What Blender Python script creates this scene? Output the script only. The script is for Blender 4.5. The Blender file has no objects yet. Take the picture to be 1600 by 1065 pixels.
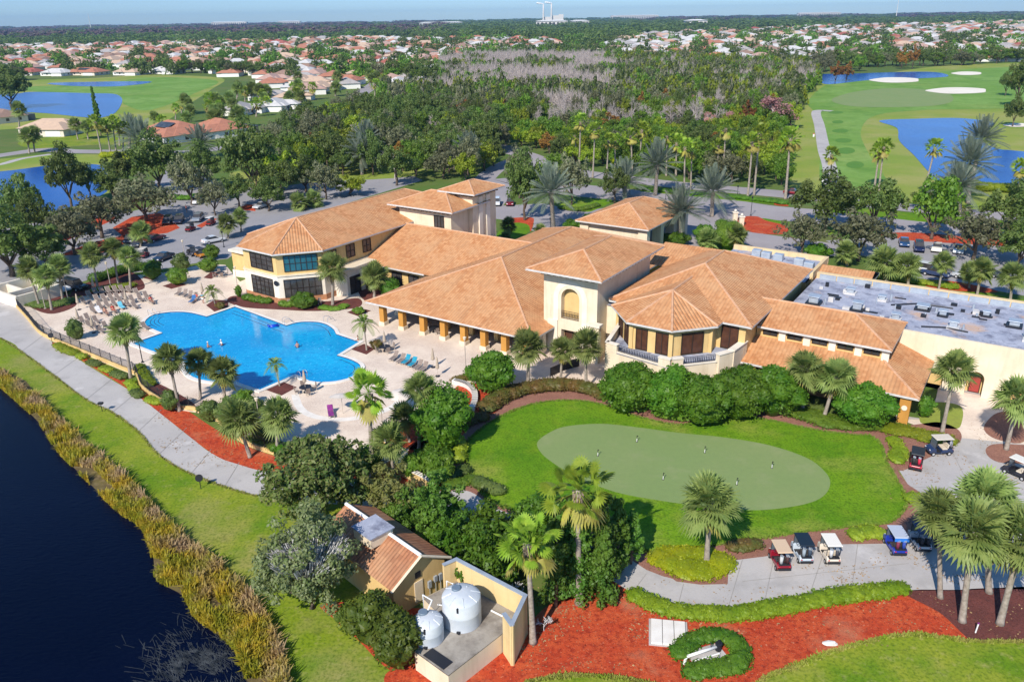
import bpy, bmesh, math, random
import numpy as np
from mathutils import Vector, Matrix, noise
from mathutils.geometry import tessellate_polygon
R = math.radians
SC = bpy.context.scene
COL = SC.collection
rnd = random.Random(7)
NR = np.random.default_rng(11)

# ---------------------------------------------------------------- camera survey
# The photograph was surveyed: a pixel of it, taken on a known height, gives a real place in metres.
F, PITCH, ROLL, HZ = 1250.0, R(22.06), R(.86), 42.0
CP, SP, CR, SR = math.cos(PITCH), math.sin(PITCH), math.cos(ROLL), math.sin(ROLL)
def g(px, py, z=0.0):
    u = (px-800)/F; v = -(py-532.5)/F
    u, v = u*CR+v*SR, -u*SR+v*CR
    d = (u, CP+v*SP, -SP+v*CP); t = (z-HZ)/d[2]
    return Vector((d[0]*t, d[1]*t, z))
def proj(x, y, z):
    dz = z-HZ; w = y*CP-dz*SP; v = (y*SP+dz*CP)/w; u = x/w
    u, v = u*CR-v*SR, u*SR+v*CR
    return 800+F*u, 532.5-F*v, w
def hgt(px, py, top):
    p = g(px, py); lo, hi = 0, 41.5
    for _ in range(40):
        m = (lo+hi)/2
        if proj(p.x, p.y, m)[1] > top: lo = m
        else: hi = m
    return lo
def ppm(px, py): return F/proj(*g(px, py))[2]          # pixels per metre there

A0 = R(33.5)                                               # the clubhouse's own axes
def st(s, t, z=0.0): return Vector((s*math.cos(A0)+t*math.sin(A0), -s*math.sin(A0)+t*math.cos(A0), z))

# ---------------------------------------------------------------- materials
def newmat(name):
    m = bpy.data.materials.new(name); m.use_nodes = True
    nt = m.node_tree; b = nt.nodes['Principled BSDF']
    return m, nt, b
def N(nt, t, **k):
    n = nt.nodes.new(t)
    for a, v in k.items():
        if a in n.inputs: n.inputs[a].default_value = v
        else: setattr(n, a, v)
    return n
def c4(c): return (c[0], c[1], c[2], 1)
def mixc(nt, fac, a, b, mode='MIX'):
    n = nt.nodes.new('ShaderNodeMix'); n.data_type = 'RGBA'; n.blend_type = mode
    for i, v in ((0, fac), (6, a), (7, b)):
        if isinstance(v, bpy.types.NodeSocket): nt.links.new(v, n.inputs[i])
        elif i == 0: n.inputs[0].default_value = v
        else: n.inputs[i].default_value = c4(v)
    return n.outputs[2]
def ramp(nt, src, lo, hi):
    n = N(nt, 'ShaderNodeMapRange'); n.inputs[1].default_value = lo; n.inputs[2].default_value = hi
    nt.links.new(src, n.inputs[0]); return n.outputs[0]
def noi(nt, vec, scale, detail=3, rough=.55):
    n = N(nt, 'ShaderNodeTexNoise'); n.inputs['Scale'].default_value = scale
    n.inputs['Detail'].default_value = detail; n.inputs['Roughness'].default_value = rough
    nt.links.new(vec, n.inputs['Vector']); return n.outputs['Fac']
def bumpn(nt, b, h, strength, dist):
    n = N(nt, 'ShaderNodeBump'); n.inputs['Strength'].default_value = strength; n.inputs['Distance'].default_value = dist
    nt.links.new(h, n.inputs['Height']); nt.links.new(n.outputs[0], b.inputs['Normal'])
def plain(name, c, rough=.6, c2=None, scale=2.0, metal=0, spec=.4, bump=0, lo=.35, hi=.65, coat=0):
    m, nt, b = newmat(name)
    b.inputs['Roughness'].default_value = rough; b.inputs['Metallic'].default_value = metal
    b.inputs['Specular IOR Level'].default_value = spec; b.inputs['Coat Weight'].default_value = coat
    b.inputs['Base Color'].default_value = c4(c)
    if c2 is not None or bump:
        tc = N(nt, 'ShaderNodeTexCoord').outputs['Object']
        f = noi(nt, tc, scale, 5)
        if c2 is not None: nt.links.new(mixc(nt, ramp(nt, f, lo, hi), c, c2), b.inputs['Base Color'])
        if bump: bumpn(nt, b, f, bump, .03)
    return m
def ground(name, layers, base, rough=.9, bump=.4, bscale=8, spec=.15):
    """base colour + list of (colour, noise scale, lo, hi, amount)"""
    m, nt, b = newmat(name); tc = N(nt, 'ShaderNodeTexCoord').outputs['Object']
    c = base
    for i, (col, sc, lo, hi, am) in enumerate(layers):
        mp = N(nt, 'ShaderNodeMapping'); mp.inputs['Location'].default_value = (17.3*i, 5.1*i, 0)
        nt.links.new(tc, mp.inputs[0])
        f = ramp(nt, noi(nt, mp.outputs[0], sc, 6, .6), lo, hi)
        mu = N(nt, 'ShaderNodeMath'); mu.operation = 'MULTIPLY'; nt.links.new(f, mu.inputs[0]); mu.inputs[1].default_value = am
        c = mixc(nt, mu.outputs[0], c, col)
    nt.links.new(c, b.inputs['Base Color'])
    b.inputs['Roughness'].default_value = rough; b.inputs['Specular IOR Level'].default_value = spec
    if bump: bumpn(nt, b, noi(nt, tc, bscale, 4, .7), bump, .05)
    return m
def leafmat(name, c1, c2, c3=None, scale=.5, trans=.42, attr=False):
    m, nt, b = newmat(name); out = nt.nodes['Material Output']
    oi = N(nt, 'ShaderNodeObjectInfo'); tc = N(nt, 'ShaderNodeTexCoord')
    f = ramp(nt, noi(nt, tc.outputs['Object'], scale, 4, .65), .38, .62)
    c = mixc(nt, f, c1, c2)
    if attr:
        at = N(nt, 'ShaderNodeAttribute'); at.attribute_name = 'tint'
        c = mixc(nt, at.outputs['Fac'], c, c3)
    elif c3: c = mixc(nt, ramp(nt, noi(nt, tc.outputs['Object'], scale*9, 3, .7), .5, .75), c, c3)
    hs = N(nt, 'ShaderNodeHueSaturation')
    for k, lo, hi in (('Hue', .488, .512), ('Value', .75, 1.28)):
        mr = N(nt, 'ShaderNodeMapRange'); mr.inputs[3].default_value = lo; mr.inputs[4].default_value = hi
        nt.links.new(oi.outputs['Random'], mr.inputs[0]); nt.links.new(mr.outputs[0], hs.inputs[k])
    nt.links.new(c, hs.inputs['Color'])
    b.inputs['Roughness'].default_value = .5; b.inputs['Specular IOR Level'].default_value = .35
    nt.links.new(hs.outputs[0], b.inputs['Base Color'])
    tr = N(nt, 'ShaderNodeBsdfTranslucent'); nt.links.new(hs.outputs[0], tr.inputs['Color'])
    mx = N(nt, 'ShaderNodeMixShader'); mx.inputs[0].default_value = trans
    nt.links.new(b.outputs[0], mx.inputs[1]); nt.links.new(tr.outputs[0], mx.inputs[2]); nt.links.new(mx.outputs[0], out.inputs[0])
    return m
def tilemat(name, ca, cb, cc, w=.34, l=.42):
    m, nt, b = newmat(name)
    uv = N(nt, 'ShaderNodeUVMap'); sx = N(nt, 'ShaderNodeSeparateXYZ'); nt.links.new(uv.outputs[0], sx.inputs[0])
    def math_(op, a, v=None):
        n = N(nt, 'ShaderNodeMath'); n.operation = op
        for i, q in enumerate((a, v)):
            if q is None: continue
            if isinstance(q, (int, float)): n.inputs[i].default_value = q
            else: nt.links.new(q, n.inputs[i])
        return n.outputs[0]
    u = math_('DIVIDE', sx.outputs[0], w); v = math_('DIVIDE', sx.outputs[1], l)
    cu = math_('FLOOR', u); cv = math_('FLOOR', v)
    cx = N(nt, 'ShaderNodeCombineXYZ'); nt.links.new(cu, cx.inputs[0]); nt.links.new(cv, cx.inputs[1])
    wn = N(nt, 'ShaderNodeTexWhiteNoise'); wn.noise_dimensions = '2D'; nt.links.new(cx.outputs[0], wn.inputs['Vector'])
    big = noi(nt, uv.outputs[0], .22, 4)
    c = mixc(nt, wn.outputs['Value'], ca, cb)
    c = mixc(nt, ramp(nt, big, .42, .72), c, cc)
    wn2 = N(nt, 'ShaderNodeTexWhiteNoise'); wn2.noise_dimensions = '3D'
    cx2 = N(nt, 'ShaderNodeCombineXYZ'); nt.links.new(cu, cx2.inputs[0]); nt.links.new(cv, cx2.inputs[1]); cx2.inputs[2].default_value = 7.7
    nt.links.new(cx2.outputs[0], wn2.inputs['Vector'])
    c = mixc(nt, ramp(nt, wn2.outputs['Value'], .88, 1.3), c, (ca[0]*.5, ca[1]*.42, ca[2]*.4))
    mp = N(nt, 'ShaderNodeMapping'); mp.inputs['Scale'].default_value = (1.1, .10, 1); nt.links.new(uv.outputs[0], mp.inputs[0])
    st_ = math_('MULTIPLY', ramp(nt, noi(nt, mp.outputs[0], 1.0, 5, .65), .52, .78), .55); c = mixc(nt, st_, c, (ca[0]*.5, ca[1]*.52, ca[2]*.6))
    nt.links.new(c, b.inputs['Base Color']); b.inputs['Roughness'].default_value = .85; b.inputs['Specular IOR Level'].default_value = .2
    fu = math_('FRACT', u); fv = math_('FRACT', v)
    hu = math_('SINE', math_('MULTIPLY', fu, math.pi)); hv = math_('MULTIPLY', math_('SUBTRACT', 1, fv), .55)
    bumpn(nt, b, math_('ADD', hu, hv), .9, .09)
    return m
def stucco(name, c, dirt=.5):
    m, nt, b = newmat(name); tc = N(nt, 'ShaderNodeTexCoord').outputs['Object']; mp = N(nt, 'ShaderNodeMapping'); mp.inputs['Scale'].default_value = (1.6, 1.6, .16); nt.links.new(tc, mp.inputs[0])
    q = mixc(nt, ramp(nt, noi(nt, tc, .5, 5), .35, .75), c, (c[0]*.86, c[1]*.83, c[2]*.78))
    mu = N(nt, 'ShaderNodeMath'); mu.operation = 'MULTIPLY'; nt.links.new(ramp(nt, noi(nt, mp.outputs[0], 1.0, 5, .65), .50, .80), mu.inputs[0]); mu.inputs[1].default_value = dirt
    q = mixc(nt, mu.outputs[0], q, (c[0]*.55, c[1]*.50, c[2]*.44)); nt.links.new(q, b.inputs['Base Color'])
    b.inputs['Roughness'].default_value = .88; b.inputs['Specular IOR Level'].default_value = .18; bumpn(nt, b, noi(nt, tc, 14, 3), .25, .02); return m
def watermat(name, c, c2, rough=.06, wave=.6, ws=.8, spec=.5):
    m, nt, b = newmat(name); tc = N(nt, 'ShaderNodeTexCoord').outputs['Object']
    nt.links.new(mixc(nt, ramp(nt, noi(nt, tc, .03, 4), .35, .65), c, c2), b.inputs['Base Color'])
    b.inputs['Roughness'].default_value = rough; b.inputs['Specular IOR Level'].default_value = spec
    mp = N(nt, 'ShaderNodeMapping'); mp.inputs['Scale'].default_value = (1, 2.6, 1); mp.inputs['Rotation'].default_value = (0, 0, .35)
    nt.links.new(tc, mp.inputs[0]); bumpn(nt, b, noi(nt, mp.outputs[0], ws, 4, .6), wave, .05)
    return m

# ---------------------------------------------------------------- objects
def link(name, me, mat=None, parent=None, loc=None):
    o = bpy.data.objects.new(name, me); COL.objects.link(o)
    if mat and not me.materials: me.materials.append(mat)
    if parent: o.parent = parent
    if loc is not None: o.location = loc
    return o
def tag(o, label, cat, group=None):
    o['label'] = label; o['category'] = cat
    if group: o['group'] = group
    return o
def kind(o, k): o['kind'] = k; return o
def empty(name, label, cat, loc=(0, 0, 0), rz=0, group=None):
    o = bpy.data.objects.new(name, None); COL.objects.link(o); o.location = loc; o.rotation_euler = (0, 0, rz)
    o.empty_display_size = .3
    return tag(o, label, cat, group)
def dup(root, loc, rz=0, sc=1, label=None, group=None):
    def cp(o, par):
        c = o.copy(); COL.objects.link(c)
        if par: c.parent = par
        for ch in [q for q in KIDS.get(o.name, [])]: 
            cp(ch, c)
        return c
    r = cp(root, None); r.location = loc; r.rotation_euler = (0, 0, rz)
    r.scale = (sc, sc, sc) if isinstance(sc, (int, float)) else sc
    if label: r['label'] = label
    if group: r['group'] = group
    return r
KIDS = {}
def kids(root=None):
    for o in bpy.data.objects:
        if o.parent: 
            l = KIDS.setdefault(o.parent.name, [])
            if o not in l: l.append(o)
class MB:
    def __init__(s): s.v = []; s.f = []; s.uv = None; s.sm = False
    def add(s, vs, fs):
        n = len(s.v); s.v += [tuple(p) for p in vs]; s.f += [tuple(i+n for i in f) for f in fs]; return s
    def box(s, c, d, rz=0, taper=1, M=None):
        x, y, z = d[0]/2, d[1]/2, d[2]/2; q = []
        for k, tz in ((-z, 1), (z, taper)):
            for a, b in ((-x, -y), (x, -y), (x, y), (-x, y)):
                a, b = a*tz, b*tz
                p = Vector((a*math.cos(rz)-b*math.sin(rz), a*math.sin(rz)+b*math.cos(rz), k))
                if M: p = M @ p
                q.append(p+Vector(c))
        return s.add(q, [(3, 2, 1, 0), (4, 5, 6, 7), (0, 1, 5, 4), (1, 2, 6, 5), (2, 3, 7, 6), (3, 0, 4, 7)])
    def tube(s, pts, rad, n=8, cap=True):
        pts = [Vector(p) for p in pts]; rad = rad if isinstance(rad, (list, tuple)) else [rad]*len(pts)
        base = len(s.v); up = Vector((0, 0, 1))
        for i, p in enumerate(pts):
            d = (pts[min(i+1, len(pts)-1)]-pts[max(i-1, 0)]).normalized()
            a = d.cross(up if abs(d.z) < .95 else Vector((1, 0, 0))).normalized(); b = a.cross(d)
            for k in range(n):
                t = 2*math.pi*k/n; s.v.append(tuple(p+(a*math.cos(t)+b*math.sin(t))*rad[i]))
        for i in range(len(pts)-1):
            for k in range(n):
                a, b = base+i*n+k, base+i*n+(k+1) % n
                s.f.append((a, b, b+n, a+n))
        if cap:
            s.f.append(tuple(base+k for k in range(n))[::-1]); e = base+(len(pts)-1)*n
            s.f.append(tuple(e+k for k in range(n)))
        return s
    def lathe(s, prof, c=(0, 0, 0), n=20):
        base = len(s.v)
        for r, z in prof:
            for k in range(n):
                t = 2*math.pi*k/n; s.v.append((c[0]+r*math.cos(t), c[1]+r*math.sin(t), c[2]+z))
        for i in range(len(prof)-1):
            for k in range(n):
                a, b = base+i*n+k, base+i*n+(k+1) % n
                s.f.append((a, b, b+n, a+n))
        return s
    def poly(s, pts, holes=()):
        loops = [[Vector(p) for p in pts]]+[[Vector(p) for p in h] for h in holes]
        tr = tessellate_polygon(loops); flat = [p for l in loops for p in l]
        return s.add(flat, tr)
    def prism(s, pts, z0, z1, top=True, bottom=True):
        n = len(pts); a = sum(pts[i][0]*pts[(i+1) % n][1]-pts[(i+1) % n][0]*pts[i][1] for i in range(n))
        if a < 0: pts = pts[::-1]
        lo = [(p[0], p[1], z0) for p in pts]; hi = [(p[0], p[1], z1) for p in pts]
        s.add(lo+hi, [(i, (i+1) % n, n+(i+1) % n, n+i) for i in range(n)])
        if top: s.poly(hi)
        if bottom: s.poly(lo)
        return s
    def arr(s, V, Fq):
        n = len(s.v); s.v += [tuple(map(float, p)) for p in V]; s.f += [tuple(int(i)+n for i in f) for f in Fq]; return s
    def mesh(s, name, smooth=False, normals=False):
        me = bpy.data.meshes.new(name); me.from_pydata([tuple(p) for p in s.v], [], s.f)
        if normals:
            bm = bmesh.new(); bm.from_mesh(me); bmesh.ops.recalc_face_normals(bm, faces=bm.faces); bm.to_mesh(me); bm.free()
        if smooth: me.polygons.foreach_set('use_smooth', [True]*len(me.polygons))
        me.update(); return me
    def obj(s, name, mat, parent=None, smooth=False, bevel=0, normals=True, loc=None):
        me = s.mesh(name, smooth, normals)
        o = link(name, me, mat, parent, loc)
        if bevel:
            md = o.modifiers.new('bevel', 'BEVEL'); md.width = bevel; md.segments = 2; md.limit_method = 'ANGLE'
        return o
def quadmesh(name, V, tint=None, mat=None):
    """fast mesh from (n,4,3) quads"""
    n = len(V); me = bpy.data.meshes.new(name)
    me.vertices.add(n*4); me.vertices.foreach_set('co', np.ascontiguousarray(V, dtype=np.float32).ravel())
    me.loops.add(n*4); me.loops.foreach_set('vertex_index', np.arange(n*4, dtype=np.int32))
    me.polygons.add(n); me.polygons.foreach_set('loop_start', np.arange(0, n*4, 4, dtype=np.int32))
    try: me.polygons.foreach_set('loop_total', np.full(n, 4, dtype=np.int32))
    except Exception: pass
    if tint is not None:
        at = me.attributes.new('tint', 'FLOAT', 'POINT'); at.data.foreach_set('value', np.repeat(np.asarray(tint, dtype=np.float32), 4))
    me.update(calc_edges=True); me.validate()
    if mat: me.materials.append(mat)
    return me
def smooth_closed(pts, k=5):
    n = len(pts); out = []
    for i in range(n):
        p0, p1, p2, p3 = pts[i-1], pts[i], pts[(i+1) % n], pts[(i+2) % n]
        for j in range(k):
            t = j/k; out.append(.5*((2*p1)+(p2-p0)*t+(2*p0-5*p1+4*p2-p3)*t*t+(3*p1-p0-3*p2+p3)*t**3))
    return out
def smooth_open(pts, k=6):
    q = [2*pts[0]-pts[1]]+list(pts)+[2*pts[-1]-pts[-2]]; out = []
    for i in range(1, len(q)-2):
        p0, p1, p2, p3 = q[i-1:i+3]
        for j in range(k):
            t = j/k; out.append(.5*((2*p1)+(p2-p0)*t+(2*p0-5*p1+4*p2-p3)*t*t+(3*p1-p0-3*p2+p3)*t**3))
    return out+[pts[-1]]
def sheet(name, px, z, mat, sm=True, label=None, cat=None):
    pts = [g(*p) for p in px]
    if sm: pts = smooth_closed(pts)
    o = MB().poly([(p.x, p.y, z) for p in pts]).obj(name, mat, normals=False)
    fix_up(o.data)
    if label: tag(o, label, cat)
    else: kind(o, 'structure')
    return o
def fix_up(me):
    bm = bmesh.new(); bm.from_mesh(me)
    for f in bm.faces:
        f.normal_update()
        if f.normal.z < 0: f.normal_flip()
    bm.to_mesh(me); bm.free()
def offs(line, d):
    out = []
    for i, p in enumerate(line):
        t = (line[min(i+1, len(line)-1)]-line[max(i-1, 0)]); t.z = 0; t.normalize()
        out.append(p+Vector((-t.y, t.x, 0))*d)
    return out
def strip(name, px, w, z, mat, k=6, kd='structure'):
    l = smooth_open([g(*p) for p in px], k); a, b = offs(l, w/2), offs(l, -w/2); n = len(l)
    m = MB(); m.add([(p.x, p.y, z) for p in a+b], [(i, n+i, n+i+1, i+1) for i in range(n-1)])
    o = m.obj(name, mat, normals=False); fix_up(o.data)
    if kd: kind(o, kd)
    return o
# ---------------------------------------------------------------- camera, sky, sun
cam = bpy.data.cameras.new('camera'); co = bpy.data.objects.new('camera', cam); COL.objects.link(co)
cam.sensor_width = 36; cam.lens = F/1600*36; cam.clip_start = .5; cam.clip_end = 40000
r0, u0, f0 = Vector((1, 0, 0)), Vector((0, SP, CP)), Vector((0, CP, -SP))
ra = r0*CR-u0*SR; ua = r0*SR+u0*CR
co.matrix_world = Matrix(((ra.x, ua.x, -f0.x, 0), (ra.y, ua.y, -f0.y, 0), (ra.z, ua.z, -f0.z, HZ), (0, 0, 0, 1)))
SC.camera = co
SUN_AZ, SUN_EL = R(27), R(40)                              # shadows fall 27 degrees right of straight ahead
sd = Vector((math.sin(SUN_AZ)*math.cos(SUN_EL), math.cos(SUN_AZ)*math.cos(SUN_EL), -math.sin(SUN_EL)))
sl = bpy.data.lights.new('sun', 'SUN'); sl.energy = 4.6; sl.angle = R(.5); sl.color = (1, .93, .83)
so = bpy.data.objects.new('sun', sl); COL.objects.link(so); so.rotation_euler = sd.to_track_quat('-Z', 'Y').to_euler()
so.location = (-200, -300, 400)
w = bpy.data.worlds.new('World'); SC.world = w; w.use_nodes = True; nt = w.node_tree
bg = nt.nodes['Background']; sky = N(nt, 'ShaderNodeTexSky'); sky.sky_type = 'NISHITA'; sky.sun_disc = False
sky.sun_elevation = SUN_EL; sky.sun_rotation = math.pi+SUN_AZ
sky.air_density = 1.0; sky.dust_density = .2; sky.ozone_density = 3.0; sky.altitude = 0
hs = N(nt, 'ShaderNodeHueSaturation'); hs.inputs['Saturation'].default_value = 1.25
nt.links.new(sky.outputs[0], hs.inputs['Color']); 
# the clear winter sky stays blue right down to the horizon
tcw = N(nt, 'ShaderNodeTexCoord'); sxw = N(nt, 'ShaderNodeSeparateXYZ'); nt.links.new(tcw.outputs['Generated'], sxw.inputs[0])
band = ramp(nt, sxw.outputs[2], .16, .0)
skc = mixc(nt, band, (1, 1, 1), (.31, .53, 1.08)); skc = mixc(nt, ramp(nt, sxw.outputs[2], .028, .004), skc, (.47, .70, 1.16)); 
skyc = mixc(nt, 1.0, hs.outputs[0], skc, 'MULTIPLY')
nt.links.new(skyc, bg.inputs['Color']); bg.inputs['Strength'].default_value = .125
SC.view_settings.view_transform = 'Standard'; SC.view_settings.look = 'None'; SC.view_settings.exposure = 0.34
SC.view_settings.gamma = 1
SC.cycles.max_bounces = 6; SC.cycles.diffuse_bounces = 2; SC.cycles.glossy_bounces = 2; SC.cycles.transmission_bounces = 3
SC.cycles.transparent_max_bounces = 6; SC.cycles.volume_bounces = 0

HAZE = True
if HAZE:
    m = bpy.data.materials.new('haze_air'); m.use_nodes = True; t = m.node_tree; t.nodes.clear()
    out = t.nodes.new('ShaderNodeOutputMaterial'); v = t.nodes.new('ShaderNodeVolumePrincipled')
    v.inputs['Color'].default_value = (.42, .66, 1, 1); v.inputs['Density'].default_value = .00007; v.inputs['Anisotropy'].default_value = .2
    t.links.new(v.outputs[0], out.inputs['Volume'])
    o = MB().box((0, 3000, 62), (15500, 14500, 127)).obj('haze', m); kind(o, 'stuff')
    tag(o, 'thin blue air over the whole plain, thickest towards the horizon', 'haze')

# ---------------------------------------------------------------- ground
GRASS = (.075, .125, .012)
M_land = ground('land', [((.085, .13, .03), .006, .4, .6, 1), ((.19, .17, .07), .02, .5, .7, .8), ((.08, .15, .025), .15, .4, .6, .7)], (.13, .17, .04), bump=.3)
M_lawn = ground('rough_grass', [((.27, .30, .03), .11, .42, .62, .9), ((.33, .27, .11), .06, .50, .66, .85), ((.10, .21, .008), .2, .48, .68, .85), ((.38, .33, .13), 1.3, .55, .75, .6), ((.055, .11, .006), 4.0, .45, .7, .75), ((.05, .07, .012), .35, .6, .78, .5)], (.18, .255, .012))
M_green = ground('lush_lawn', [((.085, .21, .006), .13, .4, .62, .9), ((.34, .33, .07), .075, .54, .70, .8), ((.17, .26, .012), .5, .5, .7, .7), ((.04, .11, .004), 1.2, .5, .72, .6), ((.035, .09, .004), 4.5, .45, .7, .75), ((.30, .31, .09), 2.2, .62, .78, .5)], (.15, .28, .010))
M_putt = ground('putting_turf', [((.23, .28, .11), .1, .4, .7, .8), ((.16, .22, .085), 1.8, .4, .8, .4), ((.28, .30, .15), .35, .55, .75, .5)], (.195, .27, .095), bump=.1)
M_fair = ground('fairway', [((.20, .33, .075), .03, .4, .6, .9), ((.28, .33, .09), .012, .54, .72, .7), ((.10, .22, .03), .09, .5, .62, .7), ((.10, .20, .03), .4, .45, .7, .5)], (.14, .27, .04), bump=.1)
M_dry = ground('dry_grass', [((.36, .33, .13), .05, .45, .68, .8), ((.19, .28, .035), .03, .44, .62, .9), ((.15, .15, .05), 2, .45, .75, .4)], (.26, .30, .055))
M_conc = ground('concrete', [((.50, .47, .445), .10, .4, .65, .8), ((.33, .31, .295), .4, .5, .70, .75), ((.36, .34, .32), 5, .45, .8, .45), ((.27, .25, .23), 1.1, .62, .76, .55), ((.58, .55, .53), .22, .6, .68, .6)], (.42, .395, .38), bump=.15, rough=.8)
M_asph = ground('asphalt', [((.34, .325, .335), .1, .4, .65, .8), ((.22, .21, .22), .3, .52, .75, .6), ((.25, .24, .25), 4, .45, .8, .4)], (.29, .28, .29), bump=.1)
M_road = ground('old_asphalt', [((.36, .33, .335), .08, .4, .65, .8), ((.24, .22, .23), 1.4, .5, .8, .5)], (.30, .275, .285), bump=.1)
M_red = ground('red_mulch', [((.56, .105, .035), .4, .4, .65, .85), ((.27, .028, .014), 2.2, .46, .66, .85), ((.60, .26, .15), 5.0, .60, .70, .85), ((.12, .016, .011), 5.6, .56, .68, .9), ((.50, .24, .13), .22, .56, .74, .55)], (.47, .060, .022), bump=1.0, bscale=9)
M_mar = ground('brown_mulch', [((.17, .055, .045), .6, .4, .65, .8), ((.06, .02, .018), 5, .5, .7, .8), ((.30, .19, .15), 8, .62, .75, .7)], (.12, .042, .036), bump=1.0, bscale=9)
M_bark = ground('pale_mulch', [((.34, .17, .12), .8, .4, .65, .8), ((.14, .06, .045), 6, .5, .7, .8), ((.42, .30, .22), 9, .62, .75, .7)], (.27, .13, .095), bump=1.0, bscale=9)
M_sand = ground('sand', [((.70, .62, .50), .1, .4, .65, .7)], (.78, .72, .62), bump=.2)
M_bank = ground('bank', [((.10, .07, .04), .7, .4, .6, .8), ((.25, .19, .09), 1.5, .5, .7, .8)], (.14, .11, .04))
M_lake = watermat('lake_water', (.0008, .0025, .013), (.0016, .004, .019), .22, .9, 1.6, .06)
M_pond = watermat('pond_water', (.004, .060, .29), (.006, .085, .37), .2, .5, .5, .08)

def pavers(name, ca, cb, mort, sx=2.6):
    m, nt, b = newmat(name); tc = N(nt, 'ShaderNodeTexCoord').outputs['Object']
    mp = N(nt, 'ShaderNodeMapping'); mp.inputs['Rotation'].default_value = (0, 0, A0+.4); nt.links.new(tc, mp.inputs[0])
    br = N(nt, 'ShaderNodeTexBrick'); br.inputs['Scale'].default_value = sx; br.inputs['Mortar Size'].default_value = .03
    br.inputs['Color1'].default_value = c4(ca); br.inputs['Color2'].default_value = c4(cb); br.inputs['Mortar'].default_value = c4(mort)
    nt.links.new(mp.outputs[0], br.inputs['Vector'])
    f = ramp(nt, noi(nt, tc, .18, 5), .4, .65); f2 = ramp(nt, noi(nt, tc, 1.6, 5, .7), .45, .75)
    c = mixc(nt, f, br.outputs[0], (.78, .66, .54)); 
    mu = N(nt, 'ShaderNodeMath'); mu.operation = 'MULTIPLY'; nt.links.new(f2, mu.inputs[0]); mu.inputs[1].default_value = .5
    c = mixc(nt, mu.outputs[0], c, (.56, .43, .34)); 
    nt.links.new(c, b.inputs['Base Color']); b.inputs['Roughness'].default_value = .75; b.inputs['Specular IOR Level'].default_value = .25
    return m
M_deck = pavers('deck_pavers', (.80, .67, .55), (.66, .53, .43), (.42, .33, .27))

kind(MB().add([(-7000, -400, 0), (7000, -400, 0), (7000, 9500, 0), (-7000, 9500, 0)], [(0, 1, 2, 3)]).obj('ground', M_land, normals=False), 'structure')

# the grass bank, lake and lakeside path
sheet('lawn', [(-260, 470), (-60, 480), (0, 500), (90, 520), (210, 600), (330, 700), (430, 745), (560, 760), (700, 800), (640, 900), (560, 960), (640, 1030), (700, 1180), (300, 1250), (-300, 1250)], .004, M_lawn)
sheet('lake_bank', [(-260, 545), (0, 580), (60, 620), (130, 688), (190, 738), (260, 808), (330, 872), (390, 928), (428, 990), (452, 1050), (470, 1180), (300, 1240), (-300, 1240)], .008, M_bank)
sheet('lake_water', [(-300, 540), (-60, 570), (0, 603), (34, 634), (62, 662), (86, 700), (115, 730), (150, 765), (183, 798), (222, 826), (238, 862), (246, 905), (285, 930), (305, 965), (345, 995), (372, 1025), (388, 1080), (400, 1240), (-400, 1240)], .012, M_lake)
sheet('path', [(-160, 440), (0, 440), (45, 478), (60, 516), (111, 553), (152, 580), (203, 610), (233, 630), (270, 661), (304, 688), (331, 708), (372, 725), (422, 737), (490, 748), (560, 752), (640, 762), (700, 765), (735, 768), (772, 792), (830, 815), (900, 842), (958, 866), (975, 873), (1010, 894), (1057, 908), (1040, 945), (989, 925), (930, 895), (850, 862), (790, 838), (720, 806), (660, 800), (560, 790), (470, 783), (415, 775), (389, 771), (355, 761), (304, 742), (270, 725), (243, 705), (216, 674), (176, 644), (135, 624), (84, 586), (34, 549), (0, 527), (-160, 470)], .012, M_conc)
# mulch and lawns round the putting green
sheet('planting_bed', [(372, 690), (330, 666), (290, 640), (250, 622), (222, 606), (190, 590), (140, 560), (88, 536), (84, 540), (111, 553), (203, 610), (270, 661), (331, 708), (372, 725), (430, 738), (600, 752), (700, 768), (690, 750), (640, 735), (560, 728), (470, 722), (410, 706)], .016, M_red)
sheet('mulch_bed', [(690, 705), (700, 680), (740, 640), (800, 605), (870, 595), (930, 600), (945, 598), (1000, 612), (1100, 622), (1200, 640), (1300, 668), (1345, 672), (1380, 660), (1420, 668), (1430, 690), (1415, 715), (1402, 730), (1420, 757), (1450, 778), (1440, 815), (1411, 846), (1317, 855), (1263, 860), (1195, 874), (1141, 880), (1139, 914), (1057, 912), (1000, 892), (960, 868), (860, 838), (780, 806), (760, 785), (720, 775), (695, 740)], .008, M_bark)
sheet('lawn', [(728, 700), (740, 680), (775, 655), (820, 635), (870, 626), (920, 628), (960, 638), (1000, 652), (1060, 664), (1100, 654), (1150, 650), (1210, 658), (1270, 671), (1330, 679), (1360, 681), (1378, 697), (1382, 715), (1395, 740), (1410, 765), (1416, 788), (1405, 805), (1384, 818), (1330, 823), (1263, 830), (1195, 840), (1128, 850), (1060, 862), (1010, 862), (985, 850), (940, 830), (860, 808), (800, 796), (760, 778), (735, 745)], .016, M_green)
sheet('putting_green', [(840, 690), (858, 676), (885, 666), (940, 662), (1000, 668), (1060, 676), (1130, 683), (1200, 695), (1260, 715), (1290, 738), (1297, 757), (1285, 776), (1255, 788), (1200, 796), (1150, 796), (1090, 790), (1020, 780), (960, 768), (900, 745), (860, 720), (843, 704)], .024, M_putt)
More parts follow.
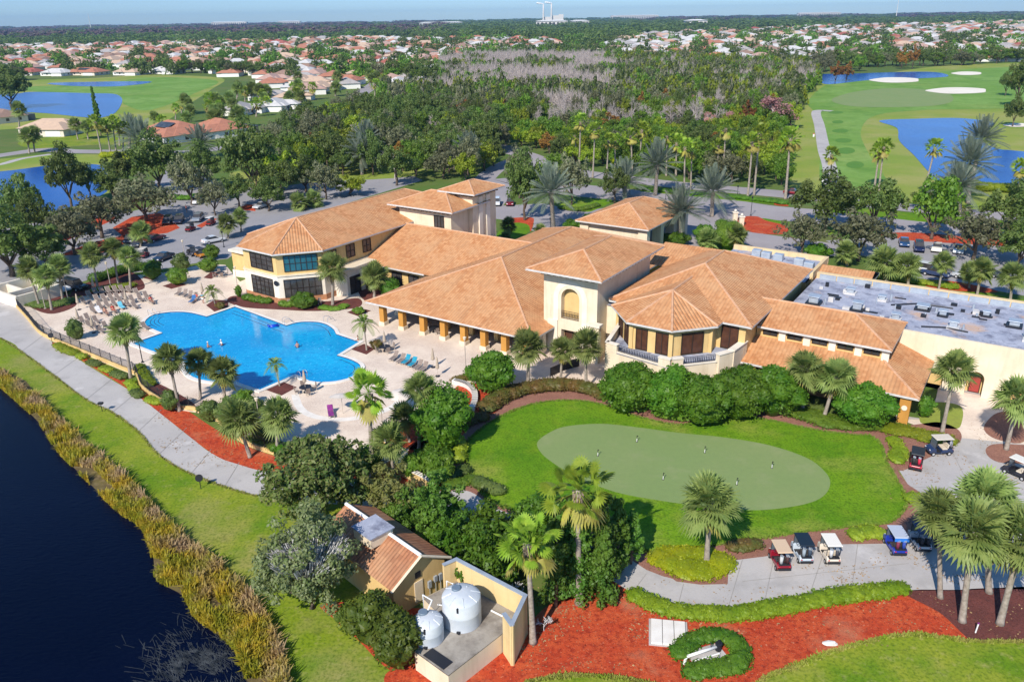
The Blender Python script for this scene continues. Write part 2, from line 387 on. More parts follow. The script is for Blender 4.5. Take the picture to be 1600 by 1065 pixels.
sheet('cart_path', [(956, 884), (966, 864), (983, 872), (1010, 890), (1057, 908), (1094, 913), (1137, 912), (1139, 876), (1195, 869), (1263, 855), (1317, 850), (1378, 849), (1411, 842), (1440, 812), (1448, 776), (1418, 756), (1401, 728), (1415, 690), (1440, 665), (1400, 655), (1400, 648), (1450, 655), (1470, 600), (1900, 690), (1860, 930), (1560, 919), (1499, 922), (1418, 922), (1330, 928), (1240, 942), (1138, 949), (1060, 947), (989, 927), (956, 906)], .020, M_conc, sm=False)
sheet('entry_paving', [(1405, 655), (1455, 655), (1466, 606), (1700, 648), (1700, 705), (1560, 690), (1500, 684), (1440, 668)], .028, M_deck, sm=False)
sheet('mulch_bed', [(600, 1060), (640, 1040), (745, 1045), (776, 1005), (815, 985), (850, 950), (880, 935), (940, 912), (960, 902), (990, 926), (1060, 950), (1138, 953), (1240, 944), (1330, 930), (1420, 924), (1460, 950), (1520, 1000), (1440, 990), (1390, 993), (1340, 1005), (1290, 1020), (1240, 1040), (1200, 1055), (1180, 1068), (1120, 1090), (1003, 1064), (950, 1056), (890, 1054), (820, 1064), (760, 1100), (640, 1120)], .016, M_red)
sheet('mulch_bed', [(500, 945), (540, 940), (600, 950), (700, 960), (700, 1075), (640, 1060), (600, 1040), (560, 1000), (520, 965)], .014, M_red)
sheet('mulch_bed', [(1414, 924), (1500, 921), (1560, 918), (1880, 912), (1880, 1010), (1600, 1002), (1560, 1004), (1520, 1002), (1470, 958)], .020, M_mar)
sheet('lawn', [(740, 1100), (820, 1066), (890, 1056), (950, 1058), (1003, 1066), (1120, 1092), (1180, 1070), (1200, 1057), (1240, 1042), (1290, 1022), (1340, 1007), (1390, 995), (1440, 992), (1520, 1002), (1700, 1004), (1800, 1250), (740, 1250)], .022, M_lawn, sm=False)
sheet('lawn', [(1380, 720), (1700, 660), (2300, 640), (2700, 1250), (1380, 1250)], .003, M_lawn, sm=False)
# pool deck
DECK = [(25, 478), (62, 522), (84, 534), (128, 552), (187, 577), (214, 588), (222, 605), (240, 622), (275, 640), (310, 645), (340, 660), (372, 688), (405, 704), (457, 718), (500, 722), (560, 728), (594, 742), (612, 730), (650, 720), (690, 700), (735, 665), (748, 640), (760, 625), (800, 600), (860, 592), (940, 600), (960, 540), (900, 480), (700, 420), (560, 410), (470, 400), (375, 440), (352, 414), (320, 412), (265, 425), (215, 430), (160, 440), (118, 470), (60, 465)]
sheet('pool_deck', DECK, .024, M_deck, sm=False)
for pts, mt in (([(542, 488), (561, 481), (580, 485.5), (559, 494)], M_mar), ([(548, 545.5), (569, 537), (585.5, 545.5), (572.5, 554)], M_mar), ([(412.5, 608), (442.5, 596.5), (464, 605), (440, 618)], M_mar), ([(254, 447), (274, 440), (292, 445), (268, 451.5)], M_mar), ([(222, 434), (235, 427), (254, 428), (238, 438)], M_mar), ([(318, 434), (330, 425), (345, 427), (330, 436)], M_mar), ([(322, 477), (335, 468), (357, 470), (356, 480), (335, 487)], M_mar)):
    sheet("mulch_bed", pts, .034, mt, sm=False)
for pts in ([(110, 460), (140, 440), (190, 428), (212, 428), (226, 450), (190, 458), (150, 462)], [(40, 472), (60, 458), (115, 462), (118, 478), (86, 490), (60, 486)], [(355, 470), (372, 462), (440, 474), (520, 470), (560, 466), (560, 480), (500, 486), (440, 484), (380, 480)], [(222, 592), (250, 600), (300, 628), (300, 642), (240, 622)], [(640, 700), (700, 650), (712, 605), (740, 598), (760, 610), (800, 600), (780, 640), (740, 660), (690, 720), (650, 722)], [(600, 680), (640, 660), (690, 655), (690, 700), (650, 705)], [(560, 430), (600, 425), (680, 432), (640, 470), (570, 470)]):
    sheet('planting_bed', pts, .030, M_red if pts[0][0] in (640, 600) else M_mar)
sheet('planting_bed', [(1390, 672), (1440, 662), (1470, 660), (1498, 672), (1500, 690), (1470, 706), (1440, 720), (1405, 735), (1396, 700)], .032, M_bark)
sheet('planting_bed', [(1540, 706), (1552, 694), (1600, 695), (1700, 700), (1700, 760), (1620, 728), (1560, 722)], .032, M_bark)
sheet('planting_bed', [(1537, 668), (1558, 645), (1590, 648), (1600, 690), (1556, 686)], .032, M_bark)
sheet('planting_bed', [(1438, 660), (1452, 630), (1500, 634), (1502, 662), (1488, 670)], .032, M_dry)
# lower yard: car parks, drives and roads
sheet('parking_lot', [(-200, 500), (-20, 455), (30, 452), (110, 446), (160, 430), (235, 424), (300, 412), (356, 404), (420, 360), (500, 330), (600, 300), (660, 282), (640, 272), (520, 282), (440, 288), (360, 296), (300, 268), (262, 262), (240, 285), (255, 318), (200, 332), (120, 332), (60, 347), (0, 356), (-200, 390)], .010, M_asph, sm=False)
for pts in ([(176, 356), (206, 339), (249, 333), (262, 339), (281, 356), (262, 364), (197, 373)], [(368, 327), (386, 319), (400, 321), (399, 330)], [(307, 353), (330, 341), (340, 342), (315, 356)], [(140, 380), (200, 366), (215, 372), (160, 395), (90, 400)], [(60, 372), (110, 352), (160, 338), (190, 338), (130, 365), (80, 386)]):
    sheet('mulch_bed', pts, .016, M_red, sm=False)
sheet('verge', [(410, 298), (470, 287), (640, 276), (650, 262), (480, 262), (360, 270)], .016, M_dry)
strip('road', [(700, 236), (735, 229), (770, 227), (800, 236), (828, 245), (852, 258), (900, 269), (960, 277), (1040, 287), (1134, 295.5), (1240, 305), (1405, 323), (1538, 335), (1680, 348)], 8.5, .014, M_road)
strip('road', [(742, 320), (760, 300), (790, 286), (840, 288), (880, 294), (960, 303), (1040, 311), (1120, 319.5), (1196, 331), (1310, 341), (1381, 350), (1435, 357), (1500, 362), (1600, 371), (1680, 378)], 14, .016, M_road)
strip('road', [(735, 312), (750, 288), (772, 266), (800, 252), (828, 245)], 6, .012, M_road)
sheet('driveway', [(742, 338), (770, 322), (850, 318), (905, 330), (1000, 318), (1120, 328), (1196, 344), (1150, 352), (1168, 362), (1240, 372), (1300, 380), (1340, 398), (1260, 402), (1160, 392), (1060, 388), (900, 352), (862, 368), (830, 360), (800, 345)], .012, M_road, sm=False)
sheet('lawn', [(792, 350), (830, 344), (832, 356), (822, 368), (838, 380), (800, 385), (770, 380)], .018, M_green)
sheet('mulch_bed', [(794, 348), (800, 341), (830, 340), (834, 346), (829, 362), (826, 352), (812, 348)], .024, M_red)
sheet('median', [(876, 319), (921, 311), (957, 313), (930, 328), (914, 331), (880, 326)], .020, M_green)
sheet('median', [(1000, 291), (1040, 296), (1141, 304.5), (1239, 314), (1232, 322), (1145, 313), (1040, 303), (1000, 299)], .020, M_green, sm=False)
sheet('mulch_bed', [(1209, 318), (1218, 313), (1224, 316), (1232, 322), (1214, 321)], .026, M_red)
sheet('median', [(1300, 322), (1405, 331), (1538, 343), (1680, 356), (1680, 366), (1600, 360), (1435, 346), (1395, 341.5), (1300, 332)], .020, M_green, sm=False)
sheet('mulch_bed', [(1152, 341), (1181, 338), (1198, 345), (1231, 354), (1221, 366), (1167, 361)], .022, M_red)
sheet('lawn', [(1192, 341), (1232, 347), (1300, 355), (1290, 368), (1231, 355), (1200, 347)], .020, M_green)
sheet('lawn', [(1100, 378), (1140, 375), (1170, 384), (1165, 394), (1120, 392)], .020, M_green)
sheet('parking_lot', [(1290, 376), (1400, 369), (1600, 388), (1760, 400), (1760, 480), (1600, 462), (1500, 444), (1430, 434), (1390, 408), (1330, 396)], .014, M_asph, sm=False)
sheet('verge', [(1360, 432), (1430, 438), (1500, 450), (1600, 468), (1700, 480), (1700, 500), (1560, 486), (1440, 462), (1370, 446)], .020, M_green)
sheet('mulch_bed', [(1440, 437), (1500, 441), (1560, 456), (1500, 455), (1450, 448)], .024, M_red)
sheet('verge', [(1370, 366), (1440, 364), (1600, 380), (1600, 386), (1440, 377), (1400, 372)], .020, M_red)
# golf course, right
sheet('rough', [(1236, 300), (1240, 205), (1250, 170), (1262, 148), (1290, 128), (1364, 118), (1465, 104), (1600, 98), (1800, 96), (1800, 380), (1600, 336), (1500, 325), (1405, 314), (1300, 304)], .006, M_dry)
sheet('fairway', [(1284, 292), (1282, 220), (1274, 178), (1262, 160), (1280, 140), (1300, 131), (1364, 124), (1465, 112), (1600, 104), (1800, 100), (1800, 160), (1560, 170), (1450, 172), (1370, 180), (1345, 205), (1360, 245), (1385, 285), (1340, 298)], .05, M_fair)
sheet('green', [(1300, 155), (1340, 143), (1400, 138), (1470, 143), (1490, 155), (1465, 165), (1380, 168), (1320, 165)], .09, M_putt)
M_tee = ground('shaded_tee_turf', [((.08, .20, .03), .3, .4, .7, .8)], (.10, .22, .035), bump=.1)  # tee boxes; their shaded sides are painted in as darker turf
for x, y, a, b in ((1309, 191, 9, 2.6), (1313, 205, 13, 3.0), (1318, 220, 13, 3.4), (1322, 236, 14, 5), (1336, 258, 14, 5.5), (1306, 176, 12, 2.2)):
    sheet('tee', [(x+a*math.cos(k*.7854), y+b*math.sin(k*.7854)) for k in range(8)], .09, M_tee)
strip('cart_path', [(1300, 174), (1280, 173), (1275, 178), (1280, 195), (1284, 216), (1288, 236), (1295, 257), (1298, 274), (1303, 296), (1308, 312)], 4.0, .1, M_conc)
sheet('pond_water', [(1374, 189), (1432, 186), (1499, 185), (1550, 191), (1546, 199), (1530, 206), (1535, 222), (1560, 233), (1587, 236), (1700, 250), (1700, 300), (1600, 287), (1533, 288), (1465, 284), (1449, 267), (1428, 243), (1405, 220), (1401, 200)], .09, M_pond)
sheet('pond_water', [(1276, 117), (1330, 115.5), (1449, 112.5), (1482, 119.5), (1432, 123), (1364, 125), (1296, 132), (1281, 126)], .12, M_pond)
for x, y, a, b in ((1399, 125.5, 36, 4.2), (1496, 142, 44, 5), (1511, 115, 22, 2.8), (1590, 196, 20, 3)):
    sheet('sand_bunker', [(x+a*math.cos(k*.628)*(1+.15*(k % 2)), y+b*math.sin(k*.628)) for k in range(10)], .15, M_sand)
# golf course, left
sheet('rough', [(-200, 136), (20, 126), (149, 122), (236, 117), (345, 122), (330, 140), (300, 160), (250, 195), (190, 205), (40, 200), (-200, 210)], .006, M_dry)
sheet('fairway', [(40, 136), (149, 132), (236, 121), (338, 126), (304, 146), (236, 172), (196, 164), (178, 152), (135, 147), (51, 143)], .05, M_fair)
sheet('pond_water', [(-80, 150), (20, 147), (51, 144), (140, 146), (182, 148), (190, 162), (159, 184), (50, 176), (-80, 180)], .09, M_pond)
sheet('pond_water', [(80, 130), (233, 127.5), (189, 135), (111, 134.5)], .12, M_pond)
sheet('lawn', [(30, 222), (110, 210), (190, 200), (240, 210), (250, 228), (160, 226), (60, 232)], .012, M_lawn)
sheet('verge', [(-60, 262), (34, 245), (80, 242), (165, 243), (175, 262), (172, 296), (150, 330), (100, 345), (0, 350), (-100, 350)], .010, M_dry)
sheet('pond_water', [(-120, 275), (0, 268), (84, 258), (149, 257), (168, 266), (169, 290), (162, 303), (111, 325), (50, 333), (0, 341), (-120, 352)], .016, M_pond)
strip('road', [(-60, 252), (20, 240), (68, 234), (111, 236.5), (162, 237), (240, 238), (287, 238), (335, 233), (390, 222), (429, 206), (466, 190), (490, 182)], 8, .020, M_road)
strip('path', [(-60, 266), (0, 257), (34, 248), (80, 241)], 3, .024, M_conc)
strip('road', [(520, 182), (543, 167), (560, 149), (584, 133), (604, 118)], 10, .020, M_road)
# markings: lane line, path joints
M_white = plain('white_paint', (.75, .74, .70), .6, (.62, .61, .58), 3)
# joints and seams across the concrete
M_joint = plain('joint', (.30, .28, .26), .9)
for a, b in (((34, 549), (84, 512)), ((84, 586), (130, 553)), ((135, 624), (180, 588)), ((176, 644), (222, 606)), ((216, 674), (252, 640)), ((250, 708), (292, 668)), ((300, 738), (330, 702)), ((352, 758), (374, 722)), ((1138, 948), (1160, 874)), ((1195, 938), (1210, 868)), ((1262, 938), (1290, 854)), ((1330, 926), (1340, 850)), ((1060, 944), (1068, 912)), ((989, 924), (1010, 896)), ((1160, 908), (1420, 880)), ((1420, 760), (1600, 770)), ((1480, 690), (1520, 770))):
    strip('joint', [a, b], .055, .033, M_joint, 2)
# ---------------------------------------------------------------- plants
M_trunk = plain('bark', (.16, .12, .09), .9, (.09, .068, .05), 3, bump=.6)
M_ptrunk = plain('palm_trunk', (.36, .31, .26), .9, (.22, .18, .145), 5, bump=.8)
M_boots = plain('palm_boots', (.20, .14, .09), .9, (.36, .29, .22), 8, bump=1)
L_oak = leafmat('oak_leaves', (.10, .16, .03), (.18, .235, .058), (.042, .08, .018))
L_grey = leafmat('grey_oak_leaves', (.15, .165, .075), (.25, .25, .14), (.08, .095, .042))
L_yel = leafmat('yellow_green_leaves', (.22, .31, .016), (.34, .40, .03), (.11, .19, .014))
L_mid = leafmat('green_leaves', (.11, .22, .018), (.19, .30, .032), (.05, .115, .012))
L_bush = leafmat('ficus_leaves', (.07, .185, .012), (.14, .26, .022), (.024, .075, .007))
L_mag = leafmat('magnolia_leaves', (.085, .17, .028), (.17, .245, .055), (.40, .30, .15), trans=.3)
L_brown = leafmat('bronze_hedge_leaves', (.20, .12, .035), (.12, .15, .03), (.10, .055, .02))
L_gold = leafmat('golden_leaves', (.42, .42, .012), (.30, .36, .012), (.18, .24, .01))
L_lime = leafmat('lime_hedge_leaves', (.17, .26, .012), (.26, .33, .02), (.07, .13, .008))
L_pod = leafmat('dark_conifer_leaves', (.085, .20, .022), (.155, .27, .034), (.035, .09, .012))
L_fan = leafmat('fan_palm_leaves', (.23, .31, .085), (.32, .38, .12), (.13, .21, .045), scale=.8)
L_wash = leafmat('bright_fan_leaves', (.24, .38, .03), (.36, .46, .055), (.13, .24, .02), scale=.8)
L_date = leafmat('silver_fronds', (.17, .215, .15), (.27, .31, .24), (.09, .12, .07), scale=.8)
L_feat = leafmat('green_fronds', (.20, .33, .05), (.30, .40, .09), (.12, .21, .03), scale=.8)
L_dead = leafmat('dry_fronds', (.40, .34, .10), (.46, .42, .08), (.26, .20, .10), scale=1)
L_twig = plain('bare_twigs', (.44, .385, .36), .9, (.34, .28, .265), 2)
L_pink = leafmat('red_buds', (.66, .36, .32), (.56, .28, .25), (.58, .45, .40))
L_rust = leafmat('rust_cypress_needles', (.36, .17, .035), (.26, .12, .03), (.20, .12, .03))

def leaves(centers, radii, per, size, flat=.85, seed=1, out=.55, elong=1.5):
    r = np.random.default_rng(seed); n = len(centers)
    c = np.repeat(np.asarray(centers, float), per, 0); rad = np.repeat(np.asarray(radii, float), per)
    d = r.normal(size=(n*per, 3)); d /= np.linalg.norm(d, axis=1, keepdims=True)
    p = c+d*(rad*(.55+.5*r.random(n*per)))[:, None]*np.array([1, 1, flat])
    nn = d*.85+r.normal(size=d.shape)*.42+np.array([0, 0, .35]); nn /= np.linalg.norm(nn, axis=1, keepdims=True)
    a = np.cross(nn, r.normal(size=d.shape)); a /= np.linalg.norm(a, axis=1, keepdims=True); b = np.cross(nn, a)
    s = size*(.6+.8*r.random(n*per))[:, None]
    return np.stack([p-a*s*elong*.5, p-b*s*.42, p+a*s*elong*.5, p+b*s*.42], 1)
def crown_pts(rx, rz, z0, n, seed, top=1.0, lump=.35):
    """lump centres through an uneven dome"""
    r = random.Random(seed); out = []
    off = Vector((r.random()*50, r.random()*50, r.random()*50))
    while len(out) < n:
        d = Vector((r.gauss(0, 1), r.gauss(0, 1), r.gauss(0, 1)*.9)).normalized()
        if d.z < -.45: continue
        k = (1-lump)+2*lump*(noise.noise(d*1.7+off)*.5+.5)
        q = r.random()**.45*k
        out.append((d.x*rx*q, d.y*rx*q, z0+rz*.45+d.z*rz*.62*q*top))
    return out
def tree_proto(name, lab, cat, lm, rx, rz, trunk, nb, per, ls, seed, blob=.22, lump=.35, tm=None, group=None, limbs=5):
    e = empty(name, lab, cat)
    cs = crown_pts(rx, rz, trunk, nb, seed, lump=lump); r = random.Random(seed+5)
    V = leaves(cs, [rx*blob*(.7+.6*r.random()) for _ in cs], per, ls, seed=seed)
    c = link('crown', quadmesh('crown', V, mat=lm), lm, e)
    m = MB(); h = trunk+rz*.35
    m.tube([(0, 0, 0), (.05*rx*r.uniform(-1, 1), .05*rx, trunk*.6), (.08*rx*r.uniform(-1, 1), 0, trunk), (0, 0, h)], [rx*.065+.04, rx*.05+.03, rx*.042+.02, .03], 7)
    for i in range(limbs):
        q = cs[(i*7) % len(cs)]; m.tube([(0, 0, trunk*.75), (q[0]*.4, q[1]*.4, trunk+(q[2]-trunk)*.45), q], [rx*.035+.02, rx*.022+.012, .012], 5)
    m.obj('trunk', tm or M_trunk, e, smooth=True)
    return e
def bare_proto(name, lab, cat, h, seed, tm, levels=4, spread=.5, buds=None):
    e = empty(name, lab, cat); r = random.Random(seed); m = MB(); tw = []; 
    def grow(p, d, l, rad, lv):
        q = p+d*l; mid = p+d*l*.5+Vector((r.uniform(-1, 1), r.uniform(-1, 1), 0))*l*.06
        if lv > 1: m.tube([p, mid, q], [rad, rad*.8, rad*.62], 5 if lv > 2 else 4, False)
        else: tw.append((p, mid, q, max(rad, .025)))
        if lv == 0: return
        for i in range(4 if lv > 1 else 5):
            nd = (d+Vector((r.gauss(0, 1), r.gauss(0, 1), r.gauss(.25, .6)))*spread).normalized()
            grow(p+(q-p)*r.uniform(.45, 1), nd, l*r.uniform(.55, .8), rad*.55, lv-1)
    grow(Vector((0, 0, 0)), Vector((0, 0, 1)), h*.38, h*.022, levels)
    m.obj('trunk', tm, e)
    V = []
    for p, md, q, w in tw:
        for a, b in ((p, md), (md, q)):
            s = (b-a).cross(Vector((r.gauss(0, 1), r.gauss(0, 1), r.gauss(0, 1)))).normalized()*w
            V.append([a-s, a+s, b+s*.6, b-s*.6])
    V = np.array([[tuple(x) for x in q] for q in V])
    link('crown', quadmesh('crown', V, mat=buds or tm), None, e)
    if buds:
        L = leaves([tuple(t[2]) for t in tw], [h*.035]*len(tw), 3, .22, seed=seed)
        link('bud_haze', quadmesh('bud_haze', L, mat=buds), None, e)
    return e
def fan_fronds(n, lp, lf, seed, e0=-50, e1=85, seg=13, droop=.35, wid=.16, open_=112):
    r = random.Random(seed); V = []
    for i in range(n):
        az = i*2.39996+r.uniform(-.2, .2); el = R(e0+(e1-e0)*((i+.5)/n)**.8+r.uniform(-8, 8))
        d = Vector((math.cos(az)*math.cos(el), math.sin(az)*math.cos(el), math.sin(el)))
        wv = d.cross(Vector((0, 0, 1)));  wv = wv.normalized() if wv.length > .05 else Vector((1, 0, 0)); nv = wv.cross(d)
        L1 = lp*r.uniform(.65, 1.2); L2 = lf*r.uniform(.72, 1.2)
        p0 = d*L1; p0.z -= .12*L1*math.cos(el); droop_ = droop*r.uniform(.5, 1.7)
        s = wv*.025; V.append([-s, s, p0+s*.8, p0-s*.8])
        tw = r.uniform(-.9, .9); wv2 = (wv*math.cos(tw)+nv*math.sin(tw))
        for k in range(seg):
            a = R(-open_+2*open_*k/(seg-1)); l = L2*(.62+.38*math.cos(a*.75))
            sd_ = (d*math.cos(a)+wv2*math.sin(a)).normalized(); tip = p0+sd_*l; tip.z -= droop_*l*(.5+.5*abs(math.sin(a)))
            mid = p0+sd_*l*.55; pv = nv.cross(sd_)*l*wid; mid.z -= droop_*l*.12
            V.append([p0, mid-pv, tip, mid+pv])
    return np.array([[tuple(x) for x in q] for q in V])
def feather_fronds(n, L, seed, e0=-35, e1=85, pairs=20, lf=.55, droop=.5, wid=.035):
    r = random.Random(seed); V = []
    for i in range(n):
        az = i*2.39996+r.uniform(-.2, .2); el = R(e0+(e1-e0)*((i+.5)/n)**.85+r.uniform(-6, 6)); Li = L*r.uniform(.85, 1.1)
        h = Vector((math.cos(az), math.sin(az), 0)); wv = Vector((-h.y, h.x, 0)); pp = []
        for k in range(pairs+1):
            t = k/pairs; pp.append(h*(math.cos(el)*Li*t*(1-.1*t))+Vector((0, 0, math.sin(el)*Li*t-droop*Li*t*t*(.45+.55*math.cos(el)))))
        for k in range(pairs):
            a, b = pp[k], pp[k+1]; s = wv*.02; V.append([a-s, a+s, b+s, b-s])
            if k < 3: continue
            d = (b-a).normalized(); up = wv.cross(d); ll = lf*math.sin(math.pi*(.12+.83*k/pairs))**.6
            for sg in (-1, 1):
                dv = (d*.62+wv*sg*.9+up*(-.25 if droop > .4 else .3)*1).normalized()
                tip = a+dv*ll; tip.z -= .12*ll; md = a+dv*ll*.45; q = d*wid
                V.append([a, md-q, tip, md+q])
    return np.array([[tuple(x) for x in q] for q in V])
def palm_proto(name, lab, kind_, h=6.0, rad=2.0, seed=1):
    e = empty(name, lab, 'palm tree'); r = random.Random(seed); m = MB(); k = rad/2
    bend = r.uniform(-.2, .2)
    if kind_ == 'sabal':
        ps = [(bend*math.sin(z*1.5), .05*z, z*h) for z in (0, .04, .3, .6, .9, 1)]
        m.tube(ps, [.26, .2, .165, .16, .17, .15], 9)
        V = fan_fronds(64, .95*k, 1.2*k, seed, -42, 88, seg=15, wid=.075, droop=.30, open_=100); lm = L_fan; D = fan_fronds(9, .85*k, .85*k, seed+1, -75, -45, seg=11, wid=.08, droop=.5)
    elif kind_ == 'wash':
        ps = [(bend*math.sin(z*1.5), 0, z*h) for z in (0, .03, .3, .6, .9, 1)]
        m.tube(ps, [.32, .24, .18, .16, .15, .14], 9)
        V = fan_fronds(27, 1.35*k, .84*k, seed, -34, 84, seg=17, droop=.2, wid=.12, open_=118); lm = L_wash; D = fan_fronds(7, 1.1*k, .9*k, seed+1, -70, -35, droop=.55)
    elif kind_ == 'date':
        ps = [(0, 0, z*h) for z in (0, .04, .5, .85, 1)]
        m.tube(ps, [.36, .29, .26, .30, .22], 10)
        V = feather_fronds(58, 3.0*k, seed, -18, 86, 20, .62, .30, .075); lm = L_date; D = None
    else:
        ps = [(bend*math.sin(z*1.5), 0, z*h) for z in (0, .04, .5, .85, 1)]
        m.tube(ps, [.2, .14, .11, .11, .09], 8)
        V = feather_fronds(17, 2.5*k, seed, -8, 75, 20, .7, .72, .05); lm = L_feat; D = None
    tr = m.obj('trunk', M_ptrunk, e, smooth=True)
    top = np.array(ps[-1]); link('crown', quadmesh('crown', V+top, mat=lm), None, e)
    if D is not None: link('dry_skirt', quadmesh('dry_skirt', D+top, mat=L_dead), None, e)
    b = MB(); 
    for i in range(26):
        a = i*2.4; z = h-.15-.055*i*(1.25 if kind_ == 'sabal' else .8); q = .17+.004*(26-i)
        b.box((ps[-1][0]*z/h+math.cos(a)*q, ps[-1][1]*z/h+math.sin(a)*q, z), (.14, .10, .26), a)
    b.obj('frond_stubs', M_boots, e)
    return e
HID = []                                                       # prototypes: used once, then copied
def lumpy(m, c, r, seed, nz=.25, lat=7, lon=12):
    off = Vector((seed*3.1, seed*1.7, 0)); base = len(m.v)
    for i in range(lat+1):
        ph = math.pi*i/lat
        for j in range(lon):
            th = 2*math.pi*j/lon; d = Vector((math.sin(ph)*math.cos(th), math.sin(ph)*math.sin(th), math.cos(ph)))
            q = 1+nz*noise.noise(d*1.8+off); m.v.append((c[0]+d.x*r[0]*q, c[1]+d.y*r[1]*q, max(c[2]+d.z*r[2]*q, .02)))
    for i in range(lat):
        for j in range(lon):
            a, b = base+i*lon+j, base+i*lon+(j+1) % lon; m.f.append((a, a+lon, b+lon, b))
def shell_leaves(lumps, dens, size, seed, zmin=.05, attr=False):
    """leaf faces standing over lumps (centre, radii)"""
    r = np.random.default_rng(seed); out = []
    for c, rad in lumps:
        n = int(dens*(rad[0]*rad[1]+rad[0]*rad[2]+rad[1]*rad[2])*2.6); c = np.array(c); rad = np.array(rad)
        d = r.normal(size=(n, 3)); d /= np.linalg.norm(d, axis=1, keepdims=True); d = d[d[:, 2] > -.5]
        p = c+d*rad*(.92+.2*r.random(len(d)))[:, None]; k = p[:, 2] > zmin; p, d = p[k], d[k]
        nn = d*.7+r.normal(size=d.shape)*.5; nn /= np.linalg.norm(nn, axis=1, keepdims=True)
        a = np.cross(nn, r.normal(size=d.shape)); a /= np.linalg.norm(a, axis=1, keepdims=True); b = np.cross(nn, a)
        s = size*(.6+.8*r.random(len(d)))[:, None]
        out.append(np.stack([p-a*s*.75, p-b*s*.42, p+a*s*.75, p+b*s*.42], 1))
    return np.concatenate(out)
def bush(name, lab, cat, lumps, mat, dens=26, size=.2, seed=1, loc=(0, 0, 0), group=None, stems=False):
    """a shrub: a dense heart and a coat of leaf faces, one mesh"""
    V = shell_leaves(lumps, dens, size, seed); m = MB()
    for i, (c, r) in enumerate(lumps): lumpy(m, c, [q*.9 for q in r], seed+i)
    me = quadmesh(name, V); 
    bm = bmesh.new(); bm.from_mesh(me)
    vs = [bm.verts.new(p) for p in m.v]
    for f in m.f:
        try: bm.faces.new([vs[i] for i in f])
        except ValueError: pass
    bm.to_mesh(me); bm.free(); me.materials.append(mat)
    if stems:
        e = empty(name, lab, cat, loc, 0, group); link('foliage', me, None, e); s = MB()
        for k in range(5):
            a = k*1.26; s.tube([(.1*math.cos(a), .1*math.sin(a), 0), (.5*math.cos(a), .5*math.sin(a), lumps[0][0][2])], [.06, .03], 5)
        s.obj('stems', M_trunk, e); return e
    o = link(name, me, None, None, loc); return tag(o, lab, cat, group)
def hedge(name, lab, cat, px, w, h, mat, seed=1, dens=30, size=.14, group=None, step=.8):
    l = smooth_open([g(*p) for p in px], 8); lumps = []; acc = 0; r = random.Random(seed)
    for a, b in zip(l, l[1:]):
        L = (b-a).length; k = max(1, int(L/step*1.0))
        for i in range(k):
            p = a+(b-a)*(i/k); hh = h*r.uniform(.85, 1.12); ww = w/2*r.uniform(.85, 1.15)
            lumps.append(((p.x-l[0].x, p.y-l[0].y, hh*.45), (ww+step*.2, ww+step*.2, hh*.58)))
    # thin out
    q = [lumps[0]]
    for c in lumps[1:]:
        if (Vector(c[0])-Vector(q[-1][0])).length > step*.75: q.append(c)
    return bush(name, lab, cat, q, mat, dens, size, seed, l[0], group)
# ---------------------------------------------------------------- the clubhouse, in its own axes (s to the right and nearer, t away)
T_roof = tilemat('clay_tiles', (.63, .32, .148), (.48, .205, .083), (.59, .33, .165), .44, .46)
M_cap = plain('ridge_tiles', (.60, .36, .22), .85, (.50, .27, .15), 2)
M_cream = stucco('cream_stucco', (.76, .65, .49), .45)
M_white = stucco('white_stucco', (.80, .73, .62), .35)
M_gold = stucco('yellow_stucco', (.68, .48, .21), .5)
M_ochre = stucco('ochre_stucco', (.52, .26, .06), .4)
M_brick = plain('brick_plinth', (.36, .15, .07), .9, (.50, .25, .13), 4)
M_fascia = plain('white_gutter', (.62, .60, .58), .5, (.5, .48, .47), 2)
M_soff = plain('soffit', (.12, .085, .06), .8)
M_dark = plain('dark_recess', (.022, .016, .012), .8)
M_frame = plain('bronze_frame', (.035, .022, .016), .5)
def glassm(name, c, c2=None, r=.08):
    return plain(name, c, r, c2, .6, spec=.6)
M_glass = glassm('dark_glass', (.035, .034, .034), (.075, .072, .072))
M_teal = glassm('teal_glass', (.015, .085, .11), (.03, .12, .15), .12)
M_bronze = plain('bronze_shutters', (.095, .04, .022), .35, (.06, .024, .014), 1.5)
M_iron = plain('black_iron', (.025, .027, .035), .45, metal=.3)
M_membrane = ground('roof_membrane', [((.42, .44, .52), .35, .38, .62, .9), ((.16, .17, .23), .7, .5, .66, .9), ((.55, .36, .24), .16, .58, .68, .85), ((.66, .66, .70), 2.5, .58, .72, .6), ((.12, .12, .16), 3.5, .6, .7, .6)], (.29, .315, .40), bump=.2)
M_metal = plain('galvanised', (.50, .55, .60), .4, (.38, .43, .50), 1.2, metal=.35)
ORG = (-60.0, 95.0)
class SB(MB):
    """mesh in (s, t, z)"""
    def done(s, name, mat, parent, smooth=False, bevel=0, normals=True):
        s.v = [(p[0]-ORG[0], p[1]-ORG[1], p[2]) for p in s.v]
        return s.obj(name, mat, parent, smooth, bevel, normals)
def bx(s0, s1, t0, t1, z0, z1, m=None):
    m = m or SB(); return m.box(((s0+s1)/2, (t0+t1)/2, (z0+z1)/2), (s1-s0, t1-t0, z1-z0))
